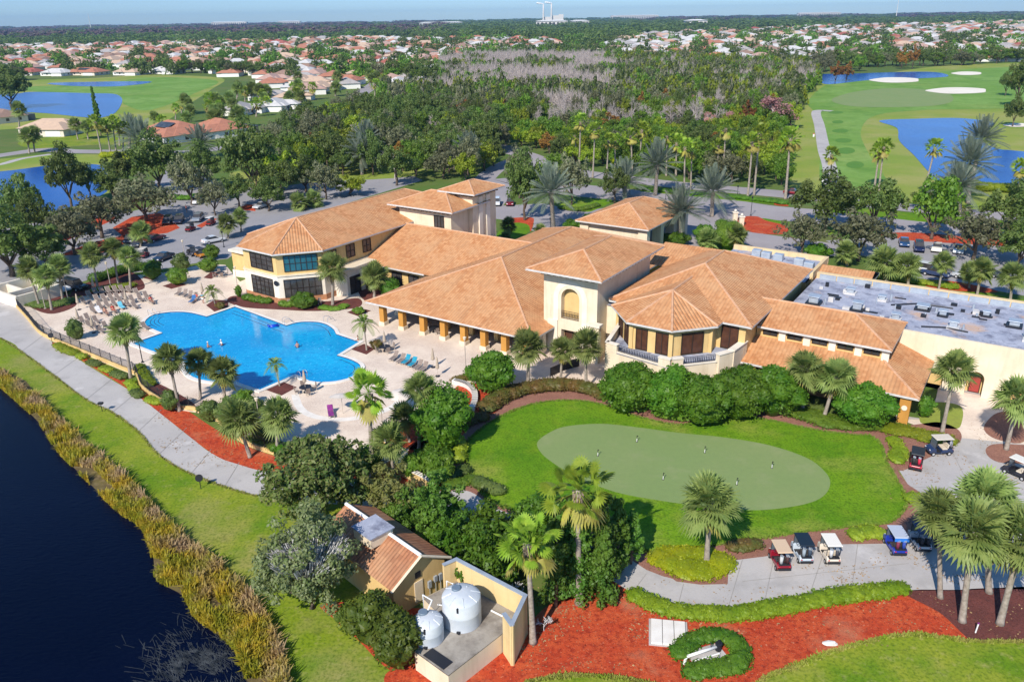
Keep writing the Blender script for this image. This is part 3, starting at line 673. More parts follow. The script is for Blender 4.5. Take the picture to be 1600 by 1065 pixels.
def roof(parent, facets, eave, z, name='roof', th=.22, caps=(), mat=None):
    vs, fs, uvs = [], [], []
    for f in facets:
        P = [Vector(p) for p in f]; u = (P[1]-P[0]).normalized(); n = Vector((0, 0, 0))
        for i in range(1, len(P)-1): n += (P[i]-P[0]).cross(P[i+1]-P[0])
        n.normalize()
        if n.z < 0: P = P[::-1]; n = -n; u = Vector((P[-2]-P[-1])).normalized()
        up = n.cross(u)
        if up.z < 0: up = -up
        b = len(vs); vs += [(p.x-ORG[0], p.y-ORG[1], p.z) for p in P]; fs.append(tuple(range(b, b+len(P))))
        uvs += [((p-Vector(f[0])).dot(u), (p-Vector(f[0])).dot(up)) for p in P]
    me = bpy.data.meshes.new(name); me.from_pydata(vs, [], fs); ul = me.uv_layers.new(name='UVMap')
    for l in me.loops: ul.data[l.index].uv = uvs[l.vertex_index]
    o = link(name, me, mat or T_roof, parent)
    if caps:
        m = SB()
        for a, b in caps: m.tube([a, b], .15, 6)
        m.done('ridge_caps', M_cap, o)
    if eave:
        n = len(eave); m = SB(); a = [(p[0], p[1], z+.03) for p in eave]; b = [(p[0], p[1], z-th) for p in eave]
        m.add(a+b, [(i, (i+1) % n, n+(i+1) % n, n+i) for i in range(n)]); m.done('gutter', M_fascia, o, normals=False)
        m = SB(); m.poly([(p[0], p[1], z-th+.004) for p in eave]); m.done('soffit', M_soff, o, normals=False)
    return o
def hip(parent, s0, s1, t0, t1, z, k=.36, axis='t', h0=True, h1=True, name='roof', eave=True):
    if axis == 't':
        hw = (s1-s0)/2; c = (s0+s1)/2; zr = z+k*hw; a = (c, t0+(hw if h0 else 0), zr); b = (c, t1-(hw if h1 else 0), zr)
        A, B, C, D = (s0, t0, z), (s1, t0, z), (s1, t1, z), (s0, t1, z)
        f = [[B, C, b, a], [D, A, a, b]]; e0, e1 = [A, B, a], [C, D, b]
    else:
        hw = (t1-t0)/2; c = (t0+t1)/2; zr = z+k*hw; a = (s0+(hw if h0 else 0), c, zr); b = (s1-(hw if h1 else 0), c, zr)
        A, B, C, D = (s0, t0, z), (s1, t0, z), (s1, t1, z), (s0, t1, z)
        f = [[A, B, b, a], [C, D, a, b]]; e0, e1 = [D, A, a], [B, C, b]
    caps = [(a, b)]
    if h0: f.append(e0); caps += [(e0[0], a), (e0[1], a)]
    if h1: f.append(e1); caps += [(e1[0], b), (e1[1], b)]
    return roof(parent, f, [A, B, C, D] if eave else None, z, name, caps=caps)
def walls(parent, pts, z0, z1, mat, name='wall', top=False):
    m = SB(); m.prism([(p[0], p[1]) for p in pts], z0, z1, top, False); return m.done(name, mat, parent)
def window(parent, a, b, z0, z1, mat=None, mull=2, trans=0, name='window', off=.06, fr=.09):
    """window on the wall line a-b (outside is to the right of a->b)"""
    a, b = Vector((a[0], a[1], 0)), Vector((b[0], b[1], 0)); d = (b-a); L = d.length; d.normalize(); n = Vector((d.y, -d.x, 0)); rz = math.atan2(d.y, d.x)
    f = SB(); mid = (a+b)/2
    def bar(c, sx, sz): f.box((c.x, c.y, c.z), (sx, .14, sz), rz)
    for zz in (z0+fr/2, z1-fr/2): bar(mid+n*off+Vector((0, 0, zz)), L, fr)
    for q in [i/mull for i in range(mull+1)]: bar(a+d*(fr/2+(L-fr)*q)+n*off+Vector((0, 0, (z0+z1)/2)), fr, z1-z0-2*fr)
    for k in range(1, trans+1): bar(mid+n*(off+.01)+Vector((0, 0, z0+(z1-z0)*k/(trans+1))), L-2*fr, .05)
    o = f.done(name, M_frame, parent)
    p = SB(); q = n*(off-.02); p.add([a+q+Vector((0, 0, z0+.02)), b+q+Vector((0, 0, z0+.02)), b+q+Vector((0, 0, z1-.02)), a+q+Vector((0, 0, z1-.02))], [(0, 1, 2, 3)])
    p.done('pane', mat or M_glass, o, normals=False); return o
def arch_pts(c, w, z0, z1, n=12):
    r = w/2; return [(c-r, z0), (c+r, z0)]+[(c+r*math.cos(math.pi*i/n), z1-r+r*math.sin(math.pi*i/n)) for i in range(n+1)]
def front_wall(parent, s0, s1, t, z0, z1, openings, mat, depth=.5, name='wall', rmat=None, bmat=None):
    """wall facing the viewer at constant t with real recesses"""
    m = SB(); hol = [[(p[0], t, p[1]) for p in o] for o in openings]
    m.poly([(s0, t, z0), (s1, t, z0), (s1, t, z1), (s0, t, z1)], hol); o = m.done(name, mat, parent, normals=False)
    for op in openings:
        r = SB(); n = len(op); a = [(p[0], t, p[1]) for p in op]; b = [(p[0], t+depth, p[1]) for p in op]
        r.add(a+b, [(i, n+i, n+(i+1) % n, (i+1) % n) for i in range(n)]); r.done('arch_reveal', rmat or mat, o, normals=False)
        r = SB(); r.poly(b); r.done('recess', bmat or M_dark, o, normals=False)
    return o
def rail(parent, pts, z0, z1, name='balcony_railing', step=.22):
    m = SB(); P = [Vector((p[0], p[1], 0)) for p in pts]
    for a, b in zip(P, P[1:]):
        for zz in (z0+.06, z1): m.tube([(a.x, a.y, zz), (b.x, b.y, zz)], .035, 4)
        k = int((b-a).length/step)
        for i in range(k+1):
            q = a+(b-a)*(i/k); m.tube([(q.x, q.y, z0), (q.x, q.y, z1)], .02, 4, False)
            if i < k:
                q2 = a+(b-a)*((i+.5)/k); r = step*.42; d = (b-a).normalized()
                m.tube([(q2.x+d.x*r*math.cos(w_), q2.y+d.y*r*math.cos(w_), (z0+z1)/2+(z1-z0)*.36*math.sin(w_)) for w_ in [j*math.pi/3 for j in range(7)]], .022, 3, False)
    return m.done(name, M_iron, parent)

club = empty('clubhouse', 'large cream and yellow clubhouse with clay tiled hip roofs, arched tower and octagonal ends', 'clubhouse', st(ORG[0], ORG[1]), -A0)
# --- covered terrace (pavilion)
hip(club, -79.2, -50.2, 80.7, 131, 3.6, .36)
for s in (-77.0, -73.3, -69.4, -65.7, -62.2, -58.8, -55.4, -52.0):
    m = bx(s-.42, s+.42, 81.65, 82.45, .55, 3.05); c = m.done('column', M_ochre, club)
    m = bx(s-.52, s+.52, 81.55, 82.55, 0, .55); m.done('column_base', M_cream, c)
    m = bx(s-.5, s+.5, 81.57, 82.53, 3.05, 3.36); m.done('capital', M_cream, c)
for s, t in ((-77.6, 86.2), (-77.6, 90.4), (-51.6, 85.2)):
    c = bx(s-.4, s+.4, t-.4, t+.4, .55, 3.36).done('column', M_white, club); bx(s-.5, s+.5, t-.5, t+.5, 0, .55).done('column_base', M_cream, c)
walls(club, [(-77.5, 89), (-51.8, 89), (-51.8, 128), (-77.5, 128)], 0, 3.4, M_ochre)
for s in (-75.5, -71.0, -66.0, -61, -56.5): window(club, (s, 89), (s+2.6, 89), .05, 2.7, M_bronze, 2, 1)
for s in (-76.5, -72.2, -67.8, -63.4, -59.1, -54.7):
    bx(s-.32, s+.32, 85.2, 85.8, 0, 3.36).done('column', M_gold, club)
# --- middle wing
roof(club, [[(-93.5, 94.5, 4), (-64.7, 94.5, 4), (-64.7, 106, 8.3), (-93.5, 106, 8.3)], [(-64.7, 117.5, 4), (-93.5, 117.5, 4), (-93.5, 106, 8.3), (-64.7, 106, 8.3)]],
     [(-93.5, 94.5), (-79.3, 94.5), (-79.3, 117.5), (-93.5, 117.5)], 4, caps=[((-93.5, 106, 8.3), (-66, 106, 8.3))])
walls(club, [(-93, 96), (-77.5, 96), (-77.5, 116), (-93, 116)], 0, 3.9, M_gold)
for s in (-91, -87.4, -83.8, -80.8): window(club, (s, 96), (s+2.2, 96), .3, 2.9, M_glass, 2, 1)
# --- arched tower
hip(club, -53.65, -42.5, 84.4, 103.6, 11.6, .36)
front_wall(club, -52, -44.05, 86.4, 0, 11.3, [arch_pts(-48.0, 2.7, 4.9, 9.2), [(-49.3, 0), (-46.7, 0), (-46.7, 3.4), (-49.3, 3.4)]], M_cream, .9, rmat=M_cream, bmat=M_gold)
m = SB(); o_ = arch_pts(-48.0, 5.0, 4.6, 10.3, 16); i_ = arch_pts(-48.0, 3.5, 4.6, 9.6, 16)
n_ = len(o_); m.add([(p[0], 86.36, p[1]) for p in o_[1:]+o_[:1]]+[(p[0], 86.36, p[1]) for p in i_[1:]+i_[:1]], [(i, i+1, n_+i+1, n_+i) for i in range(n_-1)])
m.done('arch_surround', M_white, club, normals=False)
for s in (-50.55, -45.45): bx(s-.75, s+.75, 86.2, 86.38, 0, 4.6).done('pilaster', M_white, club)
m = SB(); m.add([(-52, 86.4, 0), (-52, 102.5, 0), (-44.05, 102.5, 0), (-44.05, 86.4, 0), (-52, 86.4, 11.3), (-52, 102.5, 11.3), (-44.05, 102.5, 11.3), (-44.05, 86.4, 11.3)], [(0, 4, 5, 1), (1, 5, 6, 2), (2, 6, 7, 3)])
m.done('wall', M_cream, club)
m = bx(-52.25, -43.8, 86.15, 102.8, 10.75, 11.2); m.done('cornice', plain('grey_band', (.36, .31, .28), .8), club)
m = SB()
for i in range(9): bx(-51.8+i*.92, -51.35+i*.92, 85.3, 86.15, 10.95, 11.3, m)
for i in range(17): bx(-43.8, -43.0, 86.6+i*.95, 87.0+i*.95, 10.95, 11.3, m)
m.done('dentils', plain('dentil_brown', (.16, .10, .06), .8), club)
rail(club, [(-49.3, 86.5), (-46.7, 86.5)], 4.95, 6.0)
window(club, (-49.2, 87.28), (-46.8, 87.28), .05, 3.2, M_bronze, 2, 1)
bx(-44.9, -43.3, 85.5, 86.3, 0, 5.0).done('pier', M_cream, club); bx(-45.1, -43.1, 85.3, 86.34, 5.0, 5.35).done('pier_cap', M_white, club)
# --- two-storey left wing
E8 = [(-111, 86.5), (-106, 80.1), (-97.2, 79.8), (-92.1, 85.6), (-92.1, 126), (-111, 126)]
P8 = [(a, b, 8.3) for a, b in E8]; ap, bk = (-101.8, 89.6, 11.6), (-101.8, 117, 11.6)
roof(club, [[P8[1], P8[2], ap], [P8[2], P8[3], ap], [P8[3], P8[4], bk, ap], [P8[0], P8[1], ap], [P8[5], P8[0], ap, bk], [P8[4], P8[5], bk]], E8, 8.3,
     caps=[(ap, bk)]+[(P8[i], ap) for i in range(4)]+[(P8[4], bk)])
W8 = [(-110.2, 86.8), (-105.6, 80.95), (-97.6, 80.65), (-92.95, 86), (-92.95, 125), (-110.2, 125)]
W8b = [(-110.4, 86.7), (-105.7, 80.75), (-97.5, 80.45), (-92.7, 85.9), (-92.7, 125), (-110.4, 125)]
walls(club, W8, 4.6, 8.1, M_gold); walls(club, W8b, .9, 4.5, M_white, top=True)
W8c = [(-110.5, 86.6), (-105.75, 80.65), (-97.45, 80.35), (-92.6, 85.85), (-92.6, 100), (-110.5, 100)]
walls(club, W8c, 0, .9, M_brick, 'brick_plinth', True); walls(club, [(a*1.0+(a+101)*.02, b-.12) for a, b in W8b], 4.45, 4.65, M_cream, 'band_course', True)
def on(a, b, f0, f1): return (a[0]+(b[0]-a[0])*f0, a[1]+(b[1]-a[1])*f0), (a[0]+(b[0]-a[0])*f1, a[1]+(b[1]-a[1])*f1)
window(club, *on(W8[1], W8[2], .22, .90), 5.1, 7.6, M_glass, 4, 2); window(club, *on(W8[2], W8[3], .16, .90), 5.1, 7.7, M_teal, 6, 1)
window(club, *on(W8b[1], W8b[2], .22, .86), .9, 3.9, M_glass, 5, 3); window(club, *on(W8b[2], W8b[3], .12, .92), .9, 3.9, M_glass, 6, 1)
m = SB(); q_ = on(W8b[1], W8b[2], .985, 1.0)[0]
cl = SB().lathe([(0, 0), (.42, 0), (.46, .06), (.40, .10), (0, .10)], n=16)
nd_ = Vector((.25, -1, 0)).normalized(); mt_ = nd_.to_track_quat('Z', 'Y').to_matrix()
cl.v = [tuple(mt_ @ Vector(p)+Vector((-97.75, 80.38, 3.4))) for p in cl.v]; cl.done('wall_clock', M_iron, club)
for t in (87.2, 91.4, 95.3): window(club, (-92.95, t), (-92.95, t+2.0), 5.4, 7.6, M_glass, 2, 1)
walls(club, [(-92.7, 88.0), (-90.9, 89), (-90.9, 99.5), (-92.7, 99.5)], 0, 4.1, M_white, 'wall', True); bx(-92.9, -90.5, 88.2, 99.8, 4.1, 4.5).done('ledge', M_cream, club)
for t in (89.6, 93.2, 96.6): window(club, (-90.9, t), (-90.9, t+2.4), .05, 3.0, M_glass, 2, 1)
walls(club, [(-116, 86.5), (-110.2, 87.5), (-110.2, 97), (-116, 97)], 0, 4.6, M_gold, 'wall', True); bx(-116.3, -110.25, 86.1, 97.3, 4.6, 5.0).done('parapet_cap', M_white, club)
walls(club, [(-116.15, 86.35), (-110.25, 87.35), (-110.25, 97), (-116.15, 97)], 0, 1.3, M_white, 'wall')
# --- entrance towers behind the middle wing
hip(club, -97, -82.3, 106.5, 118, 11.2, .36, 's', True, True); walls(club, [(-95.3, 107.9), (-83.7, 107.9), (-83.7, 117), (-95.3, 117)], 4, 11, M_cream)
m = SB()
for i in range(13): bx(-95.2+i*.93, -94.7+i*.93, 107.0, 107.9, 10.6, 10.98, m)
m.done('dentils', plain('dentil_brown', (.16, .10, .06), .8), club)
window(club, (-87.4, 107.9), (-85.2, 107.9), 7.6, 10.0, M_glass, 3, 0)
hip(club, -89.6, -81.4, 111.8, 121.4, 13.4, .36, 't'); walls(club, [(-88.3, 113), (-82.7, 113), (-82.7, 120.2), (-88.3, 120.2)], 0, 13.2, M_cream)
m = SB()
for i in range(7): bx(-88.2+i*.87, -87.7+i*.87, 112.3, 113, 12.75, 13.18, m)
for i in range(8): bx(-82.7, -82.0, 113.2+i*.9, 113.7+i*.9, 12.75, 13.18, m)
m.done('dentils', plain('dentil_brown', (.16, .10, .06), .8), club)
for t in (114.7, 117.0): bx(-82.7, -82.5, t, t+1.1, 0, 12.4).done('pilaster', M_white, club)
# --- right block with the octagonal bay
A, B_, C_, D_, E_, F_ = (-42.1, 86.5, 8), (-37.9, 82.05, 8), (-32.1, 82.1, 8), (-28.1, 86.35, 8), (-28.1, 87.95, 8), (-24.6, 87.9, 8)
oc = (-35.05, 89.0, 10.5); ocb = (-35.05, 95.4, 10.5); mf = (-34.5, 98.4, 11.6); mb = (-34.5, 105.6, 11.6); G_ = (-24.4, 114.8, 8); H_ = (-43.3, 114.8, 8.2); I_ = (-43.3, 88.2, 8.2)
roof(club, [[F_, G_, mb, mf], [(-42.0, 88, 8.02), F_, mf], [H_, I_, mf, mb], [G_, H_, mb], [I_, (-42.0, 88, 8.02), mf]], [(-43.3, 88.2), (-42.0, 88.1), F_, G_, H_], 8,
     caps=[(mf, mb), (F_, mf), (I_, mf), (G_, mb)])
roof(club, [[A, B_, oc], [B_, C_, oc], [C_, D_, oc], [D_, (-28.1, 95, 8.02), ocb, oc], [(-42.1, 95, 8.02), A, oc, ocb]], [A, B_, C_, D_, E_, (-28.1, 89), (-42.1, 89)], 8, caps=[(oc, ocb), (A, oc), (B_, oc), (C_, oc), (D_, oc)])
roof(club, [[(-45, 104, 8.5), (-34, 104, 8.5), (-34, 110, 10.4), (-45, 110, 10.4)], [(-34, 117, 8.0), (-45, 117, 8.0), (-45, 110, 10.4), (-34, 110, 10.4)]], None, 8)
WO = [(-41.3, 87), (-37.55, 82.9), (-32.45, 82.95), (-28.95, 86.7), (-28.95, 88.7), (-25.5, 88.7), (-25.5, 114), (-42.6, 114), (-42.6, 89), (-41.3, 89)]
walls(club, WO, 4.2, 7.82, M_gold); walls(club, [(-41, 89.5), (-25.6, 89.5), (-25.6, 114), (-41, 114)], 0, 4.2, M_cream)
for a, b, f0, f1 in ((0, 1, .1, .4), (0, 1, .55, .9), (1, 2, .12, .42), (1, 2, .62, .94), (2, 3, .25, .8)):
    window(club, *on(WO[a], WO[b], f0, f1), 4.5, 7.2, M_bronze, 2, 0)
window(club, (-28.4, 88.7), (-26.3, 88.7), 4.5, 7.5, M_bronze, 2, 0)
for p, q in ((WO[1], .5), (WO[2], .5), (WO[3], .4)): bx(p[0]-q/2, p[0]+q/2, p[1]-.2, p[1]+.2, 4.2, 7.8).done('pilaster', M_gold, club)
BAL = [(-41.4, 88), (-39.9, 80.7), (-31.3, 79.6), (-26.6, 84.65), (-25.9, 86.4), (-25.7, 89.4), (-41.4, 89.4)]
walls(club, BAL, 0, 4.35, M_cream); m = SB(); m.poly([(a, b, 4.4) for a, b in BAL]); m.done('balcony_floor', M_membrane, club, normals=False)
def lowwall(a, b, z0, z1, w_=.35, name='parapet'):
    a, b = Vector((a[0], a[1], 0)), Vector((b[0], b[1], 0)); d = b-a
    c = SB().box(((a+b)/2+Vector((0, 0, (z0+z1)/2))), (d.length+w_*.9, w_, z1-z0), math.atan2(d.y, d.x)).done(name, M_cream, club)
    SB().box(((a+b)/2+Vector((0, 0, z1+.05))), (d.length+w_*1.1, w_+.16, .10), math.atan2(d.y, d.x)).done('coping', M_white, c)
lowwall((-41.3, 87.5), (-39.8, 81.0), 4.2, 5.4); lowwall((-39.6, 80.95), (-38.5, 80.8), 3.0, 5.4, .5); lowwall((-32.4, 80.05), (-31.4, 80.0), 3.0, 5.4, .5); lowwall((-31.0, 80.4), (-30.4, 81.0), 3.0, 5.4, .5)
lowwall((-38.3, 80.8), (-32.6, 80.05), 4.2, 4.5, .3); lowwall((-30.2, 81.1), (-27.4, 84.0), 4.2, 4.5, .3)
lowwall((-27.0, 84.4), (-26.2, 86.0), 2.5, 5.4, .6); lowwall((-26.1, 86.3), (-25.8, 89.3), 2.5, 5.5, .7)
rail(club, [(-38.2, 80.75), (-32.8, 80.05)], 4.6, 5.4); rail(club, [(-30.2, 81.2), (-27.4, 84.1)], 4.6, 5.4)
# flat gap between tower and right block
bx(-44.04, -41.2, 89.2, 113, 0, 6.9).done('wall', M_cream, club); m = SB(); m.poly([(-44, 89.0, 6.95), (-42.7, 89.0, 6.95), (-42.7, 113, 6.95), (-44, 113, 6.95)]); m.done('gutter_roof', M_membrane, club, normals=False)
# --- shop wing: low roof, clerestory, upper roof
lz = 3.4; cz = 5.25
roof(club, [[(-25.6, 88.1, lz), (-6.1, 88.1, lz), (-10.9, 93, cz), (-25.6, 93, cz)], [(-6.1, 88.1, lz), (-6.1, 100.0, lz), (-10.9, 100.0, cz), (-10.9, 93, cz)]],
     [(-25.6, 88.1), (-6.1, 88.1), (-6.1, 99.9), (-25.6, 99.9)], lz, caps=[((-6.1, 88.1, lz), (-10.9, 93, cz))])
walls(club, [(-25.4, 93), (-10.9, 93), (-10.9, 101.8), (-25.4, 101.8)], 4.5, 6.55, M_gold)
for i in range(5):
    s = -24.6+i*2.9; window(club, (s, 93), (s+1.75, 93), 5.55, 6.35, M_glass, 2, 0); bx(s+1.95, s+2.75, 92.72, 93.0, 5.05, 6.5).done('pilaster', M_white, club)
roof(club, [[(-25.2, 92.2, 6.7), (-10.0, 92.2, 6.7), (-15.2, 97.4, 8.57), (-27.5, 97.4, 8.57)], [(-10.0, 92.2, 6.7), (-10.0, 102.6, 6.7), (-15.2, 97.4, 8.57)], [(-10.0, 102.6, 6.7), (-25.2, 102.6, 6.7), (-27.5, 97.4, 8.57), (-15.2, 97.4, 8.57)]],
     [(-25.2, 92.2), (-10, 92.2), (-10, 102.6), (-25.2, 102.6)], 6.7, caps=[((-27, 97.4, 8.57), (-15.2, 97.4, 8.57)), ((-10, 92.2, 6.7), (-15.2, 97.4, 8.57)), ((-10, 102.6, 6.7), (-15.2, 97.4, 8.57))])
walls(club, [(-25.3, 90.6), (-8.9, 90.6), (-8.9, 100), (-25.3, 100)], 0, 3.2, M_brick)
for s in (-23.6, -20.4, -17.0, -13.6, -10.6): window(club, (s, 90.6), (s+1.9, 90.6), .6, 2.7, M_glass, 2, 0)
for s in (-24.4, -19.0, -12.8, -7.4):
    c = bx(s-.55, s+.55, 88.5, 89.3, 0, 3.0).done('column', M_ochre, club); bx(s-.62, s+.62, 88.42, 89.38, 3.0, 3.18).done('capital', M_cream, c)
m = SB().lathe([(0, 0), (.3, 0), (.3, .05), (0, .05)], n=14); mt_ = Vector((0, -1, 0)).to_track_quat('Z', 'Y').to_matrix()
m.v = [tuple(mt_ @ Vector(p)+Vector((-7.4, 88.44, 1.9))) for p in m.v]; m.done('round_plaque', M_white, club)
# --- flat-roofed service wing
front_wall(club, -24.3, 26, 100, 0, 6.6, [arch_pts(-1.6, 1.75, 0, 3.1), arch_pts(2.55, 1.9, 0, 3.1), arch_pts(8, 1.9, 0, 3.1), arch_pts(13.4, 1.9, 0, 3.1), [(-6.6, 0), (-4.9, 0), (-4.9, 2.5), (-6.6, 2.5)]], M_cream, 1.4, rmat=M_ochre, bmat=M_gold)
window(club, (-2.2, 101.3), (-1.0, 101.3), 0, 2.2, plain('red_door', (.35, .05, .04), .6), 1, 0, 'door')
m = SB(); m.poly([(-24.3, 100.35, 6.1), (26, 100.35, 6.1), (26, 117.3, 6.1), (-24.3, 117.3, 6.1)]); m.done('flat_roof', M_membrane, club, normals=False)
bx(-24.3, 26, 100.03, 100.35, 6.0, 6.65).done('parapet', M_cream, club); bx(-24.3, 26, 117.3, 118.0, 0, 6.95).done('parapet', stucco('parapet_stucco', (.72, .55, .32), .5), club); bx(25.6, 26, 100.4, 117.2, 0, 6.6).done('parapet', M_cream, club)
m = SB()
for i in range(21): bx(-23.8+i*2.4, -21.55+i*2.4, 116.95, 117.25, 6.12, 6.85, m)
m.done('parapet_flashing', M_metal, club)
rr = random.Random(3)
for s, t, a, h in [(q[0], q[1], q[2]*.78, q[3]*.72) for q in ((-21.8, 105.8, 1.5, 1.1), (-18.6, 112.5, 1.2, .7), (-16.4, 106.0, 1.3, 1.2), (-14.4, 111.6, 1.0, .6), (-11.6, 104.6, 1.1, .9), (-9.3, 110.6, 1.5, .5), (-6.8, 109.2, 1.0, .7), (-5.2, 105.2, 1.1, .9), (-2.2, 111.8, .9, .6), (1.0, 109.6, 1.4, .7), (2.8, 105.2, 1.2, 1.1), (3.2, 112.3, .9, .6), (6.8, 110.4, 1.3, .6), (9.4, 107.5, 1.4, .8), (13, 111, 1.2, .9), (16, 105, 1.3, .8))]:
    m = bx(s-a/2, s+a/2, t-a/2, t+a/2, 6.35, 6.35+h); bx(s-a*.65, s+a*.65, t-a*.65, t+a*.65, 6.35+h, 6.45+h, m)
    v = m.done('roof_vent', M_metal, club, bevel=.04)
    k = bx(s-a*.8, s+a*.8, t-a*.8, t+a*.8, 6.104, 6.36).done('vent_curb', M_iron if rr.random() < .5 else M_fascia, v)
for i in range(26):
    s = rr.uniform(-22, 20); t = rr.uniform(101.5, 116); bx(s, s+rr.uniform(.3, 2.2), t, t+rr.uniform(.15, .5), 6.104, 6.2+rr.random()*.12).done('roof_duct', M_iron, club)
for q in ([(-8.5, 103.5, 6.25), (-6, 104.6, 6.25), (-3.5, 104.3, 6.25)], [(-13, 110, 6.25), (-10, 112.4, 6.25), (-6, 112.6, 6.25)]): SB().tube(q, .1, 5).done('roof_pipe', M_iron, club)
M_par = stucco('parapet_stucco', (.72, .55, .32), .5)
for i in range(64):
    s = rr.uniform(-23, 18); t = rr.uniform(101.2, 116.4); a = rr.uniform(.18, .5); k = i % 3
    if k == 0: m = SB().tube([(s, t, 6.1), (s, t, 6.1+rr.uniform(.4, .9))], a*.35, 7)
    else: m = bx(s-a, s+a, t-a*.7, t+a*.7, 6.104, 6.1+rr.uniform(.2, .7))
    m.done('vent_pipe' if k == 0 else 'vent_hood', [M_metal, M_fascia, M_iron][i % 3], club)
# --- low rear parts
roof(club, [[(-25.0, 119.2, 5.0), (-17.5, 119.2, 5.0), (-17.5, 123.8, 6.4), (-25.0, 123.8, 6.4)], [(-17.5, 128.4, 5.0), (-25.0, 128.4, 5.0), (-25.0, 123.8, 6.4), (-17.5, 123.8, 6.4)]], [(-25, 119.2), (-17.5, 119.2), (-17.5, 128.4), (-25, 128.4)], 5.0)
walls(club, [(-24.8, 119.8), (-18, 119.8), (-18, 127.8), (-24.8, 127.8)], 0, 4.8, M_gold)
walls(club, [(-40, 115), (-25.1, 115), (-25.1, 127.6), (-40, 127.6)], 0, 5.8, M_gold); m = SB(); m.poly([(-40, 115.0, 5.85), (-25.4, 115.0, 5.85), (-25.4, 127.3, 5.85), (-40, 127.3, 5.85)]); m.done('flat_roof', M_membrane, club, normals=False)
bx(-40, -25.0, 127.3, 127.8, 5.5, 6.6).done('parapet', M_par, club); bx(-25.5, -25.02, 118.2, 127.28, 5.5, 6.6).done('parapet', M_par, club)
for s, t in ((-35.5, 125.2), (-33.8, 124.6), (-31.8, 124.4), (-28.4, 123.6), (-26.6, 122.2)): bx(s-.7, s+.7, t-.6, t+.6, 5.86, 6.9).done('roof_vent', M_metal, club, bevel=.04)

# --- porte-cochere, a building of its own
pc = empty('porte_cochere', 'detached tiled hip roof on cream walls and piers sheltering the front drive', 'drive shelter', st(ORG[0], ORG[1]), -A0)
hip(pc, -73.1, -57.75, 133, 155, 5.5, .36)
for s in (-71.6, -59.3):
    for t in (134.6, 141, 147.5, 153.4): c = bx(s-.9, s+.9, t-.7, t+.7, 0, 5.1).done('pier', M_cream, pc); bx(s-1.0, s+1.0, t-.8, t+.8, 5.1, 5.26).done('capital', M_white, c)
bx(-70.7, -60.2, 134.4, 134.8, 3.2, 5.25).done('beam', M_cream, pc); bx(-71.2, -65, 134.45, 134.75, 0, 3.2).done('wall', M_cream, pc); bx(-59.5, -59.1, 142, 146.8, 3.6, 5.25).done('beam', M_cream, pc)
# ---------------------------------------------------------------- swimming pool
POOL = [(207.5, 537.5), (254, 521), (245, 517.5), (237.5, 514), (231, 511), (227.5, 508), (226, 504.5), (228, 501), (231, 498), (235, 495), (241, 492.3), (248, 490.8), (256, 489.6), (266, 488.4), (275, 488), (285, 488.1), (294, 489), (301, 490), (307, 491.4), (323, 495.5), (367, 480), (447.5, 509.5), (455, 507), (462.5, 505), (470, 504), (477.5, 503.5), (488, 503.6), (497.5, 504.3), (504, 505.8), (510.6, 508), (517, 511.8), (522, 516), (525.6, 523), (561, 535), (526.6, 556), (536, 558.6), (544, 561), (552, 564.3), (559, 568), (562.5, 571), (564, 575), (562.5, 579.5), (559, 583.5), (552, 588.5), (542.5, 592.5), (533, 595), (524, 596.7), (513, 597.6), (503, 598), (493, 597.4), (484, 596), (476, 592.5), (470, 589), (461, 586), (406, 610), (376, 600), (362, 593), (352, 597), (343, 597.5), (335, 597), (325, 596), (316, 594.5), (308, 592.3), (301, 589.5), (296, 586), (292, 582), (289.5, 577), (290, 572), (294, 568), (245, 551.5), (236, 548.5)]
PW = [g(*p) for p in POOL]
def ring_offset(P, d):
    n = len(P); a = sum(P[i].x*P[(i+1) % n].y-P[(i+1) % n].x*P[i].y for i in range(n)); sg = -1 if a > 0 else 1; out = []
    for i in range(n):
        e1 = (P[i]-P[i-1]).normalized(); e2 = (P[(i+1) % n]-P[i]).normalized()
        n1 = Vector((-e1.y, e1.x, 0))*sg; n2 = Vector((-e2.y, e2.x, 0))*sg; b = (n1+n2); l = b.length
        b = b/l if l > .1 else n1; out.append(P[i]+b*d/max(.55, b.dot(n1)))
    return out
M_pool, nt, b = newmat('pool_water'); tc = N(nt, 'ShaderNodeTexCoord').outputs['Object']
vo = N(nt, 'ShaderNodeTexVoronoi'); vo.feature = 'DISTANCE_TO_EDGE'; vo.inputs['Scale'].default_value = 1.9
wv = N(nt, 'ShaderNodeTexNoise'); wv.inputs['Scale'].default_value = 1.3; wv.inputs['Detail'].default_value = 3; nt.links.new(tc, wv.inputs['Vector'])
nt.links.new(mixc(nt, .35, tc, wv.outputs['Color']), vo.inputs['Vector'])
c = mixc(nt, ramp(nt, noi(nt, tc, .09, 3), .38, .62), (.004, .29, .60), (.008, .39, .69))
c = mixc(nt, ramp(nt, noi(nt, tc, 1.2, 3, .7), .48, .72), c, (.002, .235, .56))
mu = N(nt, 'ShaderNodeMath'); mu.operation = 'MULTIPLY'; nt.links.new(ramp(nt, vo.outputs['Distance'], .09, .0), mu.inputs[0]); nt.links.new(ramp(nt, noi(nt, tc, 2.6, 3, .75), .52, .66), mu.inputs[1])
c = mixc(nt, mu.outputs[0], c, (.10, .56, .88))  # pale caustic sparkle web painted into the water's base colour
nt.links.new(c, b.inputs['Base Color']); b.inputs['Roughness'].default_value = .07; b.inputs['Specular IOR Level'].default_value = .4
bumpn(nt, b, noi(nt, tc, 1.8, 4, .6), .22, .06)
M_cope = plain('pale_coping', (.78, .74, .68), .7, (.68, .63, .57), 1)
M_tileb = plain('navy_tiles', (.015, .035, .10), .25, (.02, .06, .16), 6)
pw = MB().poly([(p.x, p.y, .036) for p in PW]).obj('pool_water', M_pool, normals=False); fix_up(pw.data); kind(pw, 'structure')
